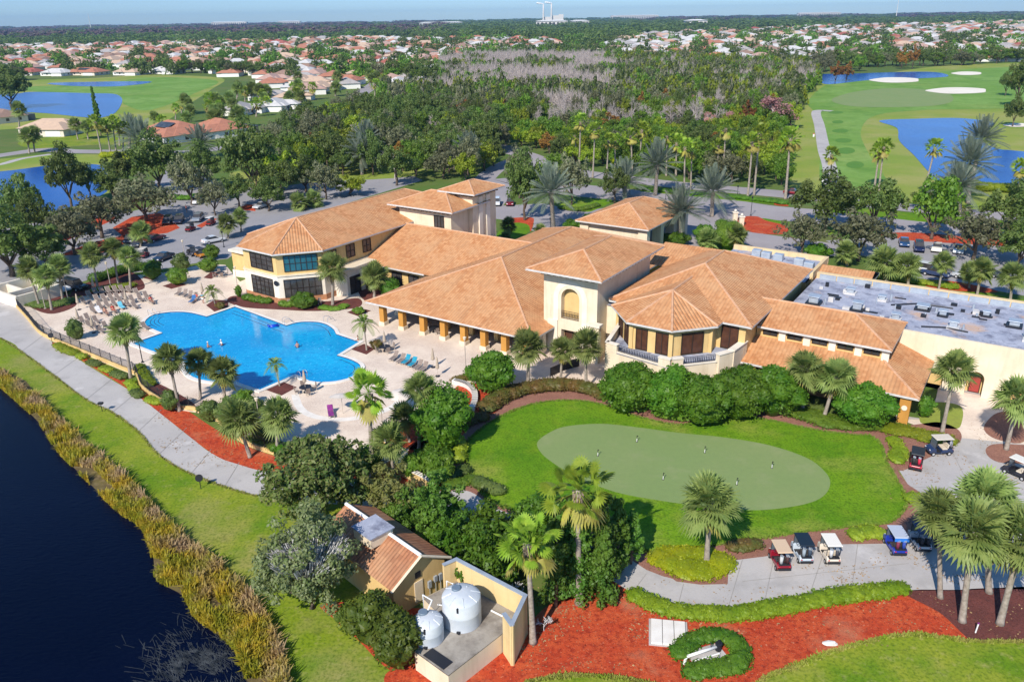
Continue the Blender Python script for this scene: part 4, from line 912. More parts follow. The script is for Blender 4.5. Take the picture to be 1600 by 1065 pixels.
po = ring_offset(PW, .55); n = len(PW); m = MB()
m.add([(p.x, p.y, .14) for p in PW]+[(p.x, p.y, .14) for p in po]+[(p.x, p.y, .02) for p in po], [(i, (i+1) % n, n+(i+1) % n, n+i) for i in range(n)]+[(n+i, n+(i+1) % n, 2*n+(i+1) % n, 2*n+i) for i in range(n)])
pc_ = m.obj('pool_coping', M_cope); tag(pc_, 'pale stone coping all round the blue swimming pool', 'pool edge')
pi_ = ring_offset(PW, -.03); m = MB(); m.add([(p.x, p.y, .139) for p in PW]+[(p.x, p.y, .03) for p in pi_], [(i, (i+1) % n, n+(i+1) % n, n+i) for i in range(n)]); m.obj('waterline_tiles', M_tileb, pc_, normals=False)
def steps(idx, ds):
    for d in ds:
        q = ring_offset(PW, -d); q2 = ring_offset(PW, -d-.10); ii = idx; m = MB(); k = len(ii)
        m.add([(q[i].x, q[i].y, .042) for i in ii]+[(q2[i].x, q2[i].y, .042) for i in ii], [(j, j+1, k+j+1, k+j) for j in range(k-1)])
        o = m.obj('step_edge', M_tileb, pc_, normals=False); fix_up(o.data)
steps(list(range(3, 13)), (.7, 1.25, 1.8)); steps(list(range(24, 33)), (.8,)); steps([20, 21], (1.0, 1.8)); steps(list(range(35, 44)), (.7,)); steps(list(range(58, 66)), (.7, 1.25))
def handrail(px, dx, lab, n=2):
    e = empty('pool_handrail', lab, 'handrail', g(*px))
    for k in range(n):
        m = MB(); o = Vector((dx[0]*k, dx[1]*k, 0)); d = Vector((-dx[1], dx[0], 0)).normalized()
        m.tube([o+d*-.1, o+d*-.1+Vector((0, 0, .8)), o+d*.3+Vector((0, 0, .95)), o+d*.9+Vector((0, 0, .7)), o+d*1.3+Vector((0, 0, .0))], .035, 6); m.obj('rail', M_metal, e, smooth=True)
handrail((443, 505), (.5, -.8), 'pair of chrome handrails at the pool steps nearest the glass-fronted wing')
handrail((507, 503), (.7, -.6), 'pair of chrome handrails at the round step beside the covered terrace')
handrail((240, 490), (-.5, -.6), 'pair of chrome handrails behind the curved pool steps at the far left end')
handrail((470, 592), (.7, .5), 'grab rails on the pool edge by the table with a folded umbrella')
strip('paving_band', [(461, 616), (463, 624), (468, 636), (480, 646), (503, 653), (540, 655), (580, 648), (612, 636), (628, 622)], .9, .030, M_cope)

# ---------------------------------------------------------------- boundary fence and walls
FEN = [(25, 478), (45, 500), (62, 520), (84, 532), (128, 550), (187, 575), (213, 586), (221, 604), (240, 620), (272, 636), (308, 642), (340, 658), (372, 686), (405, 702), (457, 716), (500, 720), (560, 727)]
fl = smooth_open([g(*p) for p in FEN], 5)
fe = empty('pool_fence', 'black picket fence curving along the low tan wall between pool deck and lakeside path', 'fence', fl[0])
fw = MB()
for a, b in zip(fl, fl[1:]):
    d = b-a; fw.box((a+b)/2+Vector((0, 0, .25)), (d.length+.05, .28, .5), math.atan2(d.y, d.x))
fw.v = [tuple(Vector(p)-fl[0]) for p in fw.v]
w_ = fw.obj('low_wall', M_gold, None, loc=fl[0]); tag(w_, 'low tan stucco wall under the black picket fence along the path', 'wall')
m = MB(); acc = 0; nxt = 0; H0 = .5
for a, b in zip(fl, fl[1:]):
    d = (b-a).length; o = -fl[0]
    for zz in (.12, 1.08): m.tube([a+o+Vector((0, 0, H0+zz)), b+o+Vector((0, 0, H0+zz))], .022, 4, False)
    k = max(1, int(d/.16))
    for i in range(k):
        q = a+(b-a)*(i/k)+o; m.box(q+Vector((0, 0, H0+.6)), (.022, .022, 1.15))
    while nxt < acc+d:
        q = a+(b-a)*((nxt-acc)/d)+o; MB().box(q+Vector((0, 0, H0+.62)), (.07, .07, 1.3)).obj('post', M_iron, fe); nxt += 2.6
    acc += d
m.obj('pickets', M_iron, fe, normals=False)
def wall_run(name, lab, px, h, wd, mat, cap=None, sm=True, cat='wall'):
    l = [g(*p) for p in px]; l = smooth_open(l, 5) if sm else l; o = l[0]; e = empty(name, lab, cat, o); m = MB(); c = MB()
    for a, b in zip(l, l[1:]):
        d = b-a; rz = math.atan2(d.y, d.x); m.box((a+b)/2-o+Vector((0, 0, h/2)), (d.length+wd*.25, wd, h), rz)
        c.box((a+b)/2-o+Vector((0, 0, h+.045)), (d.length+wd*.25, wd+.1, .09), rz)
    m.obj('wall', mat, e)
    if cap: c.obj('coping', cap, e)
    return e
wall_run('garden_wall', 'ochre wall with pale coping behind the fan palm at the foot of the pool deck', [(580, 744), (600, 738), (612, 731), (622, 738), (640, 748), (660, 758), (680, 770)], 1.1, .4, M_gold, M_cope)
wall_run('seat_wall', 'curved white seat wall round the red bed beside the big round bush', [(709, 599), (722, 602), (733, 607), (741, 616), (742, 630), (738, 641)], .5, .6, M_cope, M_cope)
wall_run('garden_wall', 'short tan planter wall under the clump of palms beside the deck', [(588, 700), (600, 696), (612, 704)], .7, .35, M_gold, M_cope)
wall_run('gate_railing', 'dark iron gate and railing in the paved gap under the tower palms', [(860, 588), (884, 578), (905, 572)], 1.2, .06, M_iron)
wall_run('gate_railing', 'dark iron railing beside the bronze hedge and seat wall', [(692, 655), (715, 640), (730, 632)], 1.1, .06, M_iron)
# white masonry yard at the far left
e = empty('service_yard', 'white walled yard at the far left end of the lakeside path', 'walled yard', st(-137, 60), -A0)
for x, y, w, d, h in ((0, -2.6, 9.6, .4, 1.9), (4.6, 1, .4, 7, 1.9), (-4.6, 1, .4, 7, 1.9), (0, 4.4, 9.6, .4, 1.9), (1, 0, .35, 5, 1.7), (-2, .4, 5, .35, 1.6)):
    MB().box((x, y, h/2), (w, d, h)).obj('wall', M_white, e); 
MB().box((2.8, 1, .95), (2.6, 3, .12)).obj('roof_slab', M_membrane, e)

# ---------------------------------------------------------------- deck furniture
M_taupe = plain('taupe_sling', (.20, .155, .13), .8, (.27, .21, .18), 3)
M_alu = plain('pale_frame', (.50, .44, .38), .5)
M_umb = plain('beige_canvas', (.46, .38, .29), .9, (.38, .31, .24), 3)
def lounger_proto():
    e = empty('sun_lounger', '', 'sun lounger')
    MB().box((.45, 0, .36), (1.25, .58, .05)).obj('seat', M_taupe, e)
    M_ = Matrix.Rotation(R(-50), 4, 'Y'); m = MB(); m.box((-.42, 0, .66), (.78, .58, .05), 0, 1, Matrix.Rotation(R(52), 3, 'Y')); m.obj('backrest', M_taupe, e)
    f = MB()
    for y in (-.32, .32): f.box((.45, y, .36), (1.3, .05, .06)); f.tube([(-.18, y, .36), (-.66, y, .98)], .03, 4)
    f.obj('frame', M_alu, e)
    for x in (-.1, 1.0):
        for y in (-.3, .3): MB().box((x, y, .17), (.05, .05, .34)).obj('leg', M_alu, e)
    return e
lp = lounger_proto(); kids(lp)
def hdg(px, d): a = g(*px); b = g(px[0]+d[0], px[1]+d[1]); return math.atan2(b.y-a.y, b.x-a.x)
GA = 'sun loungers in rows on the far left of the deck'
LNG = []
for i, p in enumerate([(150, 459), (160, 458), (170, 457), (181, 456), (191, 455), (202, 456), (214, 460), (152, 470), (163, 469), (174, 468), (184, 467), (195, 467), (207, 471), (220, 470), (131, 474), (143, 479), (157, 481), (168, 479), (179, 477), (190, 476), (146, 488), (140, 464), (229, 465), (200, 478), (211, 481), (232, 471)]):
    LNG.append((p, (9, 6), 'brown sling lounger in the dense rows on the far left of the pool deck', GA))
for p in [(130, 505), (140, 511), (150, 514), (138, 500), (151, 504), (158, 519), (166, 513), (227, 514)]:
    LNG.append((p, (10, 5), 'brown sling lounger under the folded umbrellas beside the left fence', 'sun loungers by the left fence'))
for p in [(280, 460), (289, 462), (297, 464.5), (305, 467)]:
    LNG.append((p, (-11, 8), 'brown sling lounger in the row of four beside the small coconut palm', 'sun loungers beside the small palm'))
for p in [(617, 561), (628, 565), (655, 575), (663, 578)]:
    LNG.append((p, (-12, 9), 'brown sling lounger in the slanting row before the covered terrace', 'sun loungers before the covered terrace'))
for i, (p, d, lab, gr) in enumerate(LNG):
    o = lp if i == 0 else dup(lp, (0, 0, 0)); o.location = g(*p, .0)+Vector((0, 0, .026)); o.rotation_euler = (0, 0, hdg(p, d)); o['label'] = lab; o['group'] = gr
def towel_lounger(p, d, mat, lab, name='towel', tl=''):
    o = dup(lp, g(*p)+Vector((0, 0, .026)), hdg(p, d), 1, lab); 
    if 'group' in o: del o['group']
    t = MB(); t.box((.5, 0, .41), (1.2, .62, .03)); t.box((-.40, 0, .72), (.74, .62, .03), 0, 1, Matrix.Rotation(R(52), 3, 'Y'))
    k = t.obj('towel', mat, None, loc=o.location); k.rotation_euler = o.rotation_euler; tag(k, tl, 'towel')
M_tealt = plain('teal_towel', (.01, .22, .34), .9, (.02, .28, .40), 4); M_cyan = plain('sky_towel', (.12, .48, .62), .9, (.2, .56, .68), 4)
M_purp = plain('purple_towel', (.17, .02, .17), .9, (.26, .04, .24), 3); M_pale = plain('white_towel', (.72, .70, .72), .9); M_blue = plain('blue_towel', (.03, .12, .30), .9)
towel_lounger((636, 567), (-12, 9), M_tealt, 'lounger covered by a teal towel, left of the two in the row before the terrace', tl='teal towel on the lounger nearest the pool, row before the terrace')
towel_lounger((646, 571), (-12, 9), M_tealt, 'lounger covered by a teal towel, right of the two in the row before the terrace', tl='teal towel on the lounger nearer the lone folded umbrella')
towel_lounger((190, 482), (9, 6), M_cyan, 'lounger under a sky-blue towel at the near edge of the left rows', tl='sky-blue towel on a lounger at the near edge of the left rows')
towel_lounger((155, 489), (9, 6), M_pale, 'lounger under a white towel nearest the pool in the left rows', tl='white towel on a lounger left of the sky-blue one')
towel_lounger((302, 472), (-11, 8), M_blue, 'lounger under a dark blue towel beside the row of four', tl='dark blue towel on the lounger nearest the pool corner')
towel_lounger((517, 648), (2, 10), M_purp, 'lone lounger draped in purple on the empty deck near the tall fan palm', tl='purple towel draped over the lone lounger')
# chairs
def chair_proto():
    e = empty('patio_chair', '', 'chair'); MB().box((0, 0, .42), (.5, .5, .05)).obj('seat', M_taupe, e)
    MB().box((-.26, 0, .75), (.05, .5, .62), 0, 1, Matrix.Rotation(R(-8), 3, 'Y')).obj('backrest', M_taupe, e)
    for x in (-.22, .22):
        for y in (-.22, .22): MB().box((x, y, .2), (.04, .04, .4)).obj('leg', M_alu, e)
    for y in (-.27, .27): MB().box((0, y, .62), (.5, .04, .04)).obj('armrest', M_alu, e)
    return e
cpz = chair_proto(); kids(cpz); first = [True]
def chair(loc, rz, lab, gr):
    o = cpz if first[0] else dup(cpz, (0, 0, 0)); first[0] = False
    o.location = (loc[0], loc[1], .026); o.rotation_euler = (0, 0, rz); o['label'] = lab
    if gr: o['group'] = gr
def table(px, lab, where, umb=None, nch=4):
    p = g(*px); e = empty('patio_table', lab, 'table', p+Vector((0, 0, .026)))
    MB().lathe([(0, .70), (.72, .70), (.75, .725), (.72, .75), (0, .75)], n=24).obj('tabletop', M_iron, e); MB().lathe([(.3, 0), (.3, .04), (.05, .06), (.05, .7)], n=12).obj('pedestal', M_iron, e)
    for k in range(nch):
        a = k*2*math.pi/nch+.5; chair((p.x+1.05*math.cos(a), p.y+1.05*math.sin(a)), a+math.pi, 'taupe chair at the '+where, 'chairs at the '+where)
    if umb: folded_umbrella(px, umb, 2.9)
def folded_umbrella(px, lab, h=2.6, z=.026):
    e = empty('folded_umbrella', lab, 'umbrella', g(*px)+Vector((0, 0, z))); MB().tube([(0, 0, 0), (0, 0, h)], .03, 6).obj('pole', M_alu, e)
    MB().lathe([(.05, h+.08), (.09, h-.1), (.17, h-.7), (.25, h-1.35), (.19, h-1.5), (.05, h-1.52)], n=9).obj('canopy', M_umb, e, smooth=False); MB().lathe([(.3, 0), (.3, .08), (.06, .12)], n=14).obj('base', M_iron, e)
table((478, 613), 'round black table under a folded umbrella at the near edge of the pool', 'table at the near pool edge', 'beige folded umbrella through the black table at the near pool edge')
table((602, 549), 'round black table between the square bed and the slanting row of loungers', 'table beside the square palm bed', 'beige folded umbrella at the table beside the square palm bed')
table((345, 432), 'round table on the paving left of the glass-fronted wing', 'table left of the glass-fronted wing')
table((678, 519), 'round black table in the shade of the covered terrace', 'table under the covered terrace')
for i, p in enumerate([(452, 479), (466, 479), (480, 479), (491, 476), (500, 476)]): chair(g(*p), hdg(p, (-1, 10)), 'high-backed chair in the row against the bushes of the glass-fronted wing', 'chairs against the glass-fronted wing')
for p, lab in (((124, 484), 'beige folded umbrella at the left end of the lounger rows'), ((148, 457), 'beige folded umbrella in front of the trimmed hedge at the back of the lounger rows'), ((199, 478), 'beige folded umbrella standing among the right end of the lounger rows'), ((124, 508), 'beige folded umbrella beside the flowering shrub at the left fence'), ((147, 520), 'beige folded umbrella nearest the left corner of the pool'), ((677, 574), 'beige folded umbrella standing alone on the paving before the terrace'), ((684, 588), 'beige folded umbrella partly behind the bush below the terrace'), ((318, 466), 'beige folded umbrella left of the small coconut palm')):
    folded_umbrella(p, lab)
def open_umbrella(px, lab, tilt, r=1.45):
    e = empty('open_umbrella', lab, 'umbrella', g(*px)+Vector((0, 0, .026))); MB().tube([(0, 0, 0), (0, 0, 2.3)], .03, 6).obj('pole', M_alu, e)
    m = MB().lathe([(0, .32), (r*.5, .2), (r, -.08), (r*.98, -.12), (r*.5, .15), (0, .27)], n=8); q = Matrix.Rotation(tilt, 3, 'X'); m.v = [tuple(q @ Vector(p)+Vector((0, 0, 2.25))) for p in m.v]; m.obj('canopy', plain('pale_canvas', (.60, .54, .48), .9), e)
open_umbrella((536, 646), 'open pale umbrella half hidden behind the tall fan palm on the deck', R(-18)); open_umbrella((626, 644), 'open pale umbrella between the fan palm and the bushes', R(15), 1.2)
# lamp posts
def lamp(px, top, lab, mat, name='lamp_post'):
    h = max(2.5, hgt(*px, top)); e = empty(name, lab, 'lamp post', g(*px)); MB().tube([(0, 0, 0), (0, 0, .3), (0, 0, h-.4)], [.11, .07, .05], 8).obj('pole', mat, e)
    MB().lathe([(0, h-.42), (.14, h-.4), (.2, h-.1), (.24, h-.06), (.1, h), (0, h+.03)], n=8).obj('lamp_head', M_cream if mat != M_iron else M_iron, e)
    MB().lathe([(0, 0), (.22, 0), (.2, .12), (.1, .2)], n=10).obj('base', mat, e)
M_post = plain('taupe_post', (.42, .36, .31), .5)
for p, t, lab, mt in (((728, 583), 526, 'pale lamp post on the paving in front of the covered terrace', M_post), ((223, 566), 516, 'dark lamp post beside the left corner of the pool', M_iron), ((373, 461), 416, 'pale lamp post at the left corner of the glass-fronted wing', M_post), ((597, 660), 622, 'slender lamp post behind the tall fan palm on the deck', M_post), ((174, 452), 409, 'pale lamp post by the trimmed hedge behind the lounger rows', M_post), ((350, 386), 361, 'dark lamp post at the car park edge by the parapet wall', M_iron), ((289, 402), 375, 'pale lamp post at the edge of the car park behind the white flower shrubs', M_post), ((405, 655), 621, 'slender pale lamp post among the bushes below the pool', M_post), ((1173, 337), 307, 'black street lamp on the near side of the boulevard beside the red flower bed', M_iron), ((1152, 306), 290, 'short lamp on the hedge of the boulevard median', M_iron), ((860, 358), 343, 'dark lamp post beside the silver date palm on the drive', M_iron), ((1040, 312), 296, 'black street lamp beyond the drive shelter', M_iron), ((71, 482), 445, 'slender pale lamp post among the palms at the white yard', M_post), ((107, 470), 430, 'slender lamp post at the right of the palms by the white yard', M_post)):
    lamp(p, t, lab, mt)

# ---------------------------------------------------------------- people
M_skin = plain('skin', (.50, .26, .17), .6, (.42, .21, .14), 6); M_hair = plain('hair', (.05, .03, .02), .8); M_cap = plain('white_cap', (.8, .8, .8), .8)
def skinned(name, V, E_, rad, mat, parent):
    me = bpy.data.meshes.new(name); me.from_pydata(V, E_, []); o = link(name, me, mat, parent)
    md = o.modifiers.new('skin', 'SKIN'); md.use_smooth_shade = True
    if not me.skin_vertices: 
        bm = bmesh.new(); bm.from_mesh(me); bm.verts.layers.skin.verify(); bm.to_mesh(me); bm.free()
    for i, r_ in enumerate(rad): me.skin_vertices[0].data[i].radius = (r_, r_)
    me.skin_vertices[0].data[0].use_root = True
    s = o.modifiers.new('sub', 'SUBSURF'); s.levels = 1; s.render_levels = 1; return o
POSES = {
 'stand': dict(hip=(0, 0, .95), chest=(0, 0, 1.32), neck=(0, 0, 1.5), head=(.02, 0, 1.66), kneeL=(.03, .1, .5), footL=(0, .11, .06), kneeR=(.1, -.1, .5), footR=(-.1, -.11, .06), elbL=(-.02, .27, 1.12), handL=(.12, .28, .9), elbR=(.03, -.27, 1.12), handR=(.2, -.25, .95)),
 'wade': dict(hip=(0, 0, .0), chest=(.03, 0, .36), neck=(.04, 0, .54), head=(.07, 0, .70), kneeL=(.03, .1, -.4), footL=(0, .11, -.8), kneeR=(.1, -.1, -.4), footR=(-.1, -.11, -.8), elbL=(.15, .30, .18), handL=(.42, .3, .10), elbR=(.15, -.30, .18), handR=(.4, -.34, .10)),
 'lie': dict(hip=(-.05, 0, .50), chest=(-.28, 0, .80), neck=(-.40, 0, .95), head=(-.47, 0, 1.08), kneeL=(.42, .1, .58), footL=(.85, .12, .47), kneeR=(.42, -.1, .52), footR=(.88, -.12, .47), elbL=(-.1, .28, .62), handL=(.15, .25, .52), elbR=(-.1, -.28, .62), handR=(.15, -.2, .56)),
 'sit': dict(hip=(0, 0, .52), chest=(-.05, 0, .88), neck=(-.04, 0, 1.06), head=(0, 0, 1.22), kneeL=(.42, .12, .52), footL=(.45, .14, .08), kneeR=(.42, -.12, .52), footR=(.50, -.14, .08), elbL=(.05, .28, .72), handL=(.28, .2, .62), elbR=(.05, -.28, .72), handR=(.3, -.18, .62)),
}
def person(px, pose, rz, shirt, shorts, lab, z=.026, hat=None):
    P = POSES[pose]; e = empty('person', lab, 'person', g(*px)+Vector((0, 0, z)), rz); V3 = lambda k: Vector(P[k])
    ch = V3('chest'); sh = lambda s: ch+Vector((0, .19*s, .10 if pose != 'lie' else .06)); hp = lambda s: V3('hip')+Vector((0, .10*s, -.05))
    V = [V3('hip'), (V3('hip')+ch)/2, ch, V3('neck'), V3('head'), V3('head')+Vector((0, 0, .08)), sh(1), V3('elbL'), V3('handL'), sh(-1), V3('elbR'), V3('handR'), hp(1), V3('kneeL'), V3('footL'), V3('footL')+Vector((.16, 0, -.03)), hp(-1), V3('kneeR'), V3('footR'), V3('footR')+Vector((.16, 0, -.03))]
    Ed = [(0, 1), (1, 2), (2, 3), (3, 4), (4, 5), (2, 6), (6, 7), (7, 8), (2, 9), (9, 10), (10, 11), (0, 12), (12, 13), (13, 14), (14, 15), (0, 16), (16, 17), (17, 18), (18, 19)]
    rad = [.14, .13, .16, .06, .095, .085, .07, .045, .035, .07, .045, .035, .10, .06, .045, .035, .10, .06, .045, .035]
    skinned('body', [tuple(v) for v in V], Ed, rad, M_skin, e)
    if shirt: skinned('shirt', [tuple(v) for v in (V[1], V[2], V[6], V[6].lerp(V[7], .6), V[9], V[9].lerp(V[10], .6))], [(0, 1), (1, 2), (2, 3), (1, 4), (4, 5)], [.16, .185, .09, .065, .09, .065], shirt, e)
    if shorts: skinned('shorts', [tuple(v) for v in (V[0]+Vector((0, 0, .03)), V[12], V[12].lerp(V[13], .7), V[16], V[16].lerp(V[17], .7))], [(0, 1), (1, 2), (0, 3), (3, 4)], [.165, .12, .09, .12, .09], shorts, e)
    h = MB(); lumpy(h, V[5]+Vector((-.015, 0, .01)), (.105, .095, .10), 3, .1, 6, 10); h.obj('cap' if hat else 'hair', hat or M_hair, e, smooth=True)
    return e
M_redc = plain('red_cloth', (.5, .03, .03), .9); M_navy = plain('navy_cloth', (.02, .03, .07), .9); M_whc = plain('white_cloth', (.75, .74, .72), .9); M_teac = plain('teal_cloth', (.03, .30, .42), .9)
person((325, 543), 'wade', .6, None, M_navy, 'person in a white cap standing in the pool, left of a pair', .05, M_cap)
person((347, 539.5), 'wade', -2.4, M_whc, M_navy, 'person in a white top and cap standing in the pool, right of a pair', .05, M_cap)
person((465, 543), 'wade', 2.0, None, M_navy, 'dark haired person alone in the middle of the pool', .05)
person((560, 533), 'wade', 2.6, M_whc, M_navy, 'person in white at the right corner of the pool', .05)
person((308, 470), 'sit', hdg((308, 470), (-10, 6)), M_redc, M_whc, 'person in a red top sitting on the deck beside the small coconut palm', .026)
person((318, 474), 'stand', hdg((318, 474), (-10, 6)), M_teac, M_whc, 'person in a teal top standing by the small coconut palm', .026)
person((237, 474), 'lie', hdg((237, 474), (8, 5)), M_redc, M_navy, 'person with red top reclining at the right end of the lounger rows', .026)
person((166, 492), 'lie', hdg((166, 492), (9, 6)), None, M_navy, 'sunbather in dark shorts reclining in the front left row')
person((178, 488), 'lie', hdg((178, 488), (9, 6)), M_redc, M_redc, 'sunbather in red reclining beside the sky-blue towel')
person((292, 332), 'stand', .4, M_redc, M_navy, 'person in a red shirt walking in the car park behind the dark cars', .02)
for p, d, lab in (((237, 474), (8, 5), 'brown sling lounger carrying a person in red at the right end of the rows'), ((166, 492), (9, 6), 'brown sling lounger carrying a sunbather in dark shorts'), ((178, 488), (9, 6), 'brown sling lounger carrying a sunbather in red')):
    o = dup(lp, g(*p)+Vector((0, 0, .026)), hdg(p, d), 1, lab)
    if 'group' in o: del o['group']
e = empty('pool_float', 'bright blue inflatable float by the pool steps', 'pool float', g(428, 510)+Vector((0, 0, .06)), .5)
m = MB(); m.tube([(-.7, -.3, .06), (.7, -.3, .06)], .13, 8); m.tube([(-.7, .3, .06), (.7, .3, .06)], .13, 8); m.tube([(-.7, 0, .06), (.7, 0, .06)], .13, 8); m.obj('mattress', plain('blue_vinyl', (.01, .06, .5), .3), e, smooth=True); MB().tube([(-.75, -.35, .22), (-.75, .35, .22)], .14, 8).obj('pillow', plain('blue_vinyl', (.01, .06, .5), .3), e, smooth=True)
# ---------------------------------------------------------------- golf carts
M_tyre = plain('tyre', (.012, .012, .013), .8); M_rim = plain('rim', (.62, .62, .64), .35, metal=.4); M_blackp = plain('black_plastic', (.02, .02, .024), .5)
M_seatb = plain('beige_vinyl', (.58, .50, .40), .6); M_seatd = plain('dark_vinyl', (.05, .045, .045), .6); M_wind = plain('windscreen', (.10, .12, .14), .1, spec=.6)
def prism_y(m, prof, y0, y1):
    n = len(prof); a = [(p[0], y0, p[1]) for p in prof]; b = [(p[0], y1, p[1]) for p in prof]
    m.add(a+b, [tuple(range(n)), tuple(range(2*n-1, n-1, -1))]+[((i+1) % n, i, n+i, n+(i+1) % n) for i in range(n)]); return m
def wheel(parent, x, y, r, w=.2):
    e = MB(); e.lathe([(r*.55, -w/2), (r*.9, -w/2), (r, -w*.3), (r, w*.3), (r*.9, w/2), (r*.55, w/2)], n=16); q = Matrix.Rotation(R(90), 3, 'X'); e.v = [tuple(q @ Vector(p)+Vector((x, y, r))) for p in e.v]
    o = e.obj('wheel', M_tyre, parent, smooth=True); h = MB(); h.lathe([(0, -w*.42), (r*.56, -w*.42), (r*.56, w*.42), (0, w*.42)], n=12); h.v = [tuple(q @ Vector(p)+Vector((x, y, r))) for p in h.v]; h.obj('rim', M_rim, o); return o
def cart(px, d, lab, body, roofm, seat, bags=None, curtain=None, z=.024, far=False):
    e = empty('golf_cart', lab, 'golf cart', g(*px)+Vector((0, 0, z)), hdg(px, d))
    bm_ = plain('cart_paint', body, .28, coat=.5); rm = plain('cart_roof', roofm, .45)
    m = MB(); prism_y(m, [(-1.15, .32), (1.2, .30), (1.27, .5), (1.18, .72), (.82, .86), (.62, .84), (.55, .38), (.02, .36), (-.05, .62), (-.62, .66), (-.72, .78), (-1.0, .78), (-1.2, .62)], -.56, .56); m.obj('body', bm_, e, bevel=.05)
    MB().box((.28, 0, .40), (.55, 1.0, .03)).obj('floor_mat', M_blackp, e)
    c = MB().box((-.32, 0, .72), (.52, 1.0, .14)); c.obj('seat_cushion', seat, e, bevel=.04); MB().box((-.62, 0, 1.0), (.12, 1.0, .42), 0, 1, Matrix.Rotation(R(-8), 3, 'Y')).obj('seat_back', seat, e, bevel=.04)
    rf = MB(); rf.box((-.12, 0, 1.87), (1.85, 1.22, .07), 0, .95); rf.obj('roof', rm, e, bevel=.03)
    for y in (-.53, .53):
        MB().tube([(.72, y, .82), (.66, y, 1.85)], .022, 5).obj('roof_post', M_blackp, e); MB().tube([(-.78, y, .75), (-.9, y, 1.85)], .022, 5).obj('roof_post', M_blackp, e)
    MB().add([(.735, -.5, .9), (.735, .5, .9), (.675, .5, 1.78), (.675, -.5, 1.78)], [(0, 1, 2, 3)]).obj('windscreen', M_wind, e)
    MB().box((-1.02, 0, .80), (.36, .86, .1)).obj('bag_well', M_blackp, e)
    bb = MB().box((-1.22, 0, .42), (.1, 1.04, .16)); bb.obj('rear_bumper', M_blackp, e, bevel=.02); MB().box((1.27, 0, .42), (.08, 1.0, .12)).obj('front_bumper', M_blackp, e, bevel=.02)
    s = MB(); s.tube([(.55, .25, .85), (.36, .25, 1.08)], .02, 5); q = Matrix.Rotation(R(-50), 3, 'Y'); s.tube([tuple(q @ Vector((.17*math.cos(t), .17*math.sin(t), 0))+Vector((.35, .25, 1.09))) for t in [k*.5236 for k in range(13)]], .018, 4); s.obj('steering_wheel', M_blackp, e)
    for y in (-.42, .42): MB().box((1.21, y, .66), (.05, .16, .09)).obj('headlight', M_whc, e); MB().box((-1.2, y, .62), (.05, .12, .07)).obj('tail_light', M_redc, e)
    for x in (.85, -.78):
        for y in (-.5, .5): wheel(e, x, y, .23)
    if bags:
        for y, bc in zip((-.24, .24), bags):
            k = MB().tube([(-1.0, y, .82), (-.98, y, 1.45)], [.13, .15], 9); o = k.obj('golf_bag', plain('bag_cloth', bc, .7), e, smooth=True); cl_ = MB()
            for t in range(5): cl_.tube([(-.98+.03*(t-2), y+.04*((t*2) % 5-2), 1.42), (-.97+.05*(t-2), y+.05*((t*2) % 5-2), 1.62)], .035, 5)
            cl_.obj('club_heads', M_metal, o)
    if curtain:
        k = MB(); 
        for x in (-1.0, ): k.add([(x, -.58, 1.84), (x, .58, 1.84), (x-.03, .58, 1.5), (x-.03, -.58, 1.5)], [(0, 1, 2, 3)])
        k.add([(-1.0, -.6, 1.84), (.7, -.6, 1.84), (.7, -.6, 1.66), (-1.0, -.6, 1.66)], [(0, 1, 2, 3)]); k.obj('valance', plain('blue_canvas', curtain, .8), e, normals=False)
    return e
cart((1217, 881), (-14, -27), 'dark red golf cart with a tan roof, left end of the row by the green', (.22, .008, .02), (.62, .45, .30), M_seatd, [(.05, .02, .02), (.45, .45, .45)])
cart((1252, 870), (-14, -27), 'silver golf cart with a black roof between a red and a white cart', (.48, .55, .62), (.012, .022, .035), M_seatd, [(.03, .05, .08), (.25, .3, .34)])
cart((1294, 871), (-15, -27), 'cream golf cart with a cream roof and cream seats, third in the row', (.66, .58, .48), (.76, .72, .64), M_seatb, [(.04, .04, .05), (.5, .5, .52)])
cart((1397, 858), (-15, -24), 'royal blue golf cart with grey roof and blue striped valance', (.015, .035, .30), (.42, .46, .54), M_seatd, [(.02, .05, .28), (.16, .02, .05)], (.02, .16, .55))
cart((1435, 852), (-15, -24), 'black and white golf cart with navy roof, half under the palms', (.55, .56, .60), (.03, .045, .10), M_seatd, [(.02, .02, .03), (.03, .03, .04)])
cart((1466, 846), (-15, -24), 'dark golf cart deep in the shade under the palm crowns', (.03, .03, .05), (.05, .06, .10), M_seatd)
cart((1430, 729), (3, -24), 'red golf cart with black roof seen from behind near the entry path', (.34, .006, .03), (.02, .024, .03), M_seatd, [(.5, .02, .05), (.03, .03, .03)])
cart((1466, 708), (-29, 1), 'navy golf cart with beige roof seen from its side by the entry path', (.02, .035, .09), (.60, .54, .46), M_seatb, [(.04, .05, .08), (.3, .3, .35)])
cart((1588, 743), (-27, -12), 'black golf cart with white roof at the right edge of the apron', (.02, .02, .03), (.70, .68, .62), M_seatb, [(.25, .02, .02), (.1, .1, .1)])
for p, d, b_, r_, lab in (((300, 399), (8, 3), (.05, .05, .07), (.02, .025, .04), 'dark golf cart parked in the left car park behind the flower shrubs'), ((313, 402), (8, 3), (.5, .2, .02), (.03, .035, .05), 'orange golf cart with dark roof behind the flower shrubs'), ((298, 361), (10, -4), (.3, .01, .02), (.03, .03, .03), 'red golf cart stopped in the middle of the left car park'), ((226, 402), (8, -5), (.3, .03, .05), (.55, .5, .45), 'red golf cart half hidden behind the palms at the car park'), ((330, 352), (10, -4), (.35, .02, .02), (.6, .6, .6), 'small red golf cart beside the grey car, at the end of the red bed'), ((325, 397), (8, 3), (.10, .1, .12), (.03, .03, .04), 'black golf cart in the left car park nearest the yellow parapet wall')):
    cart(p, d, lab, b_, r_, M_seatd, z=.02)
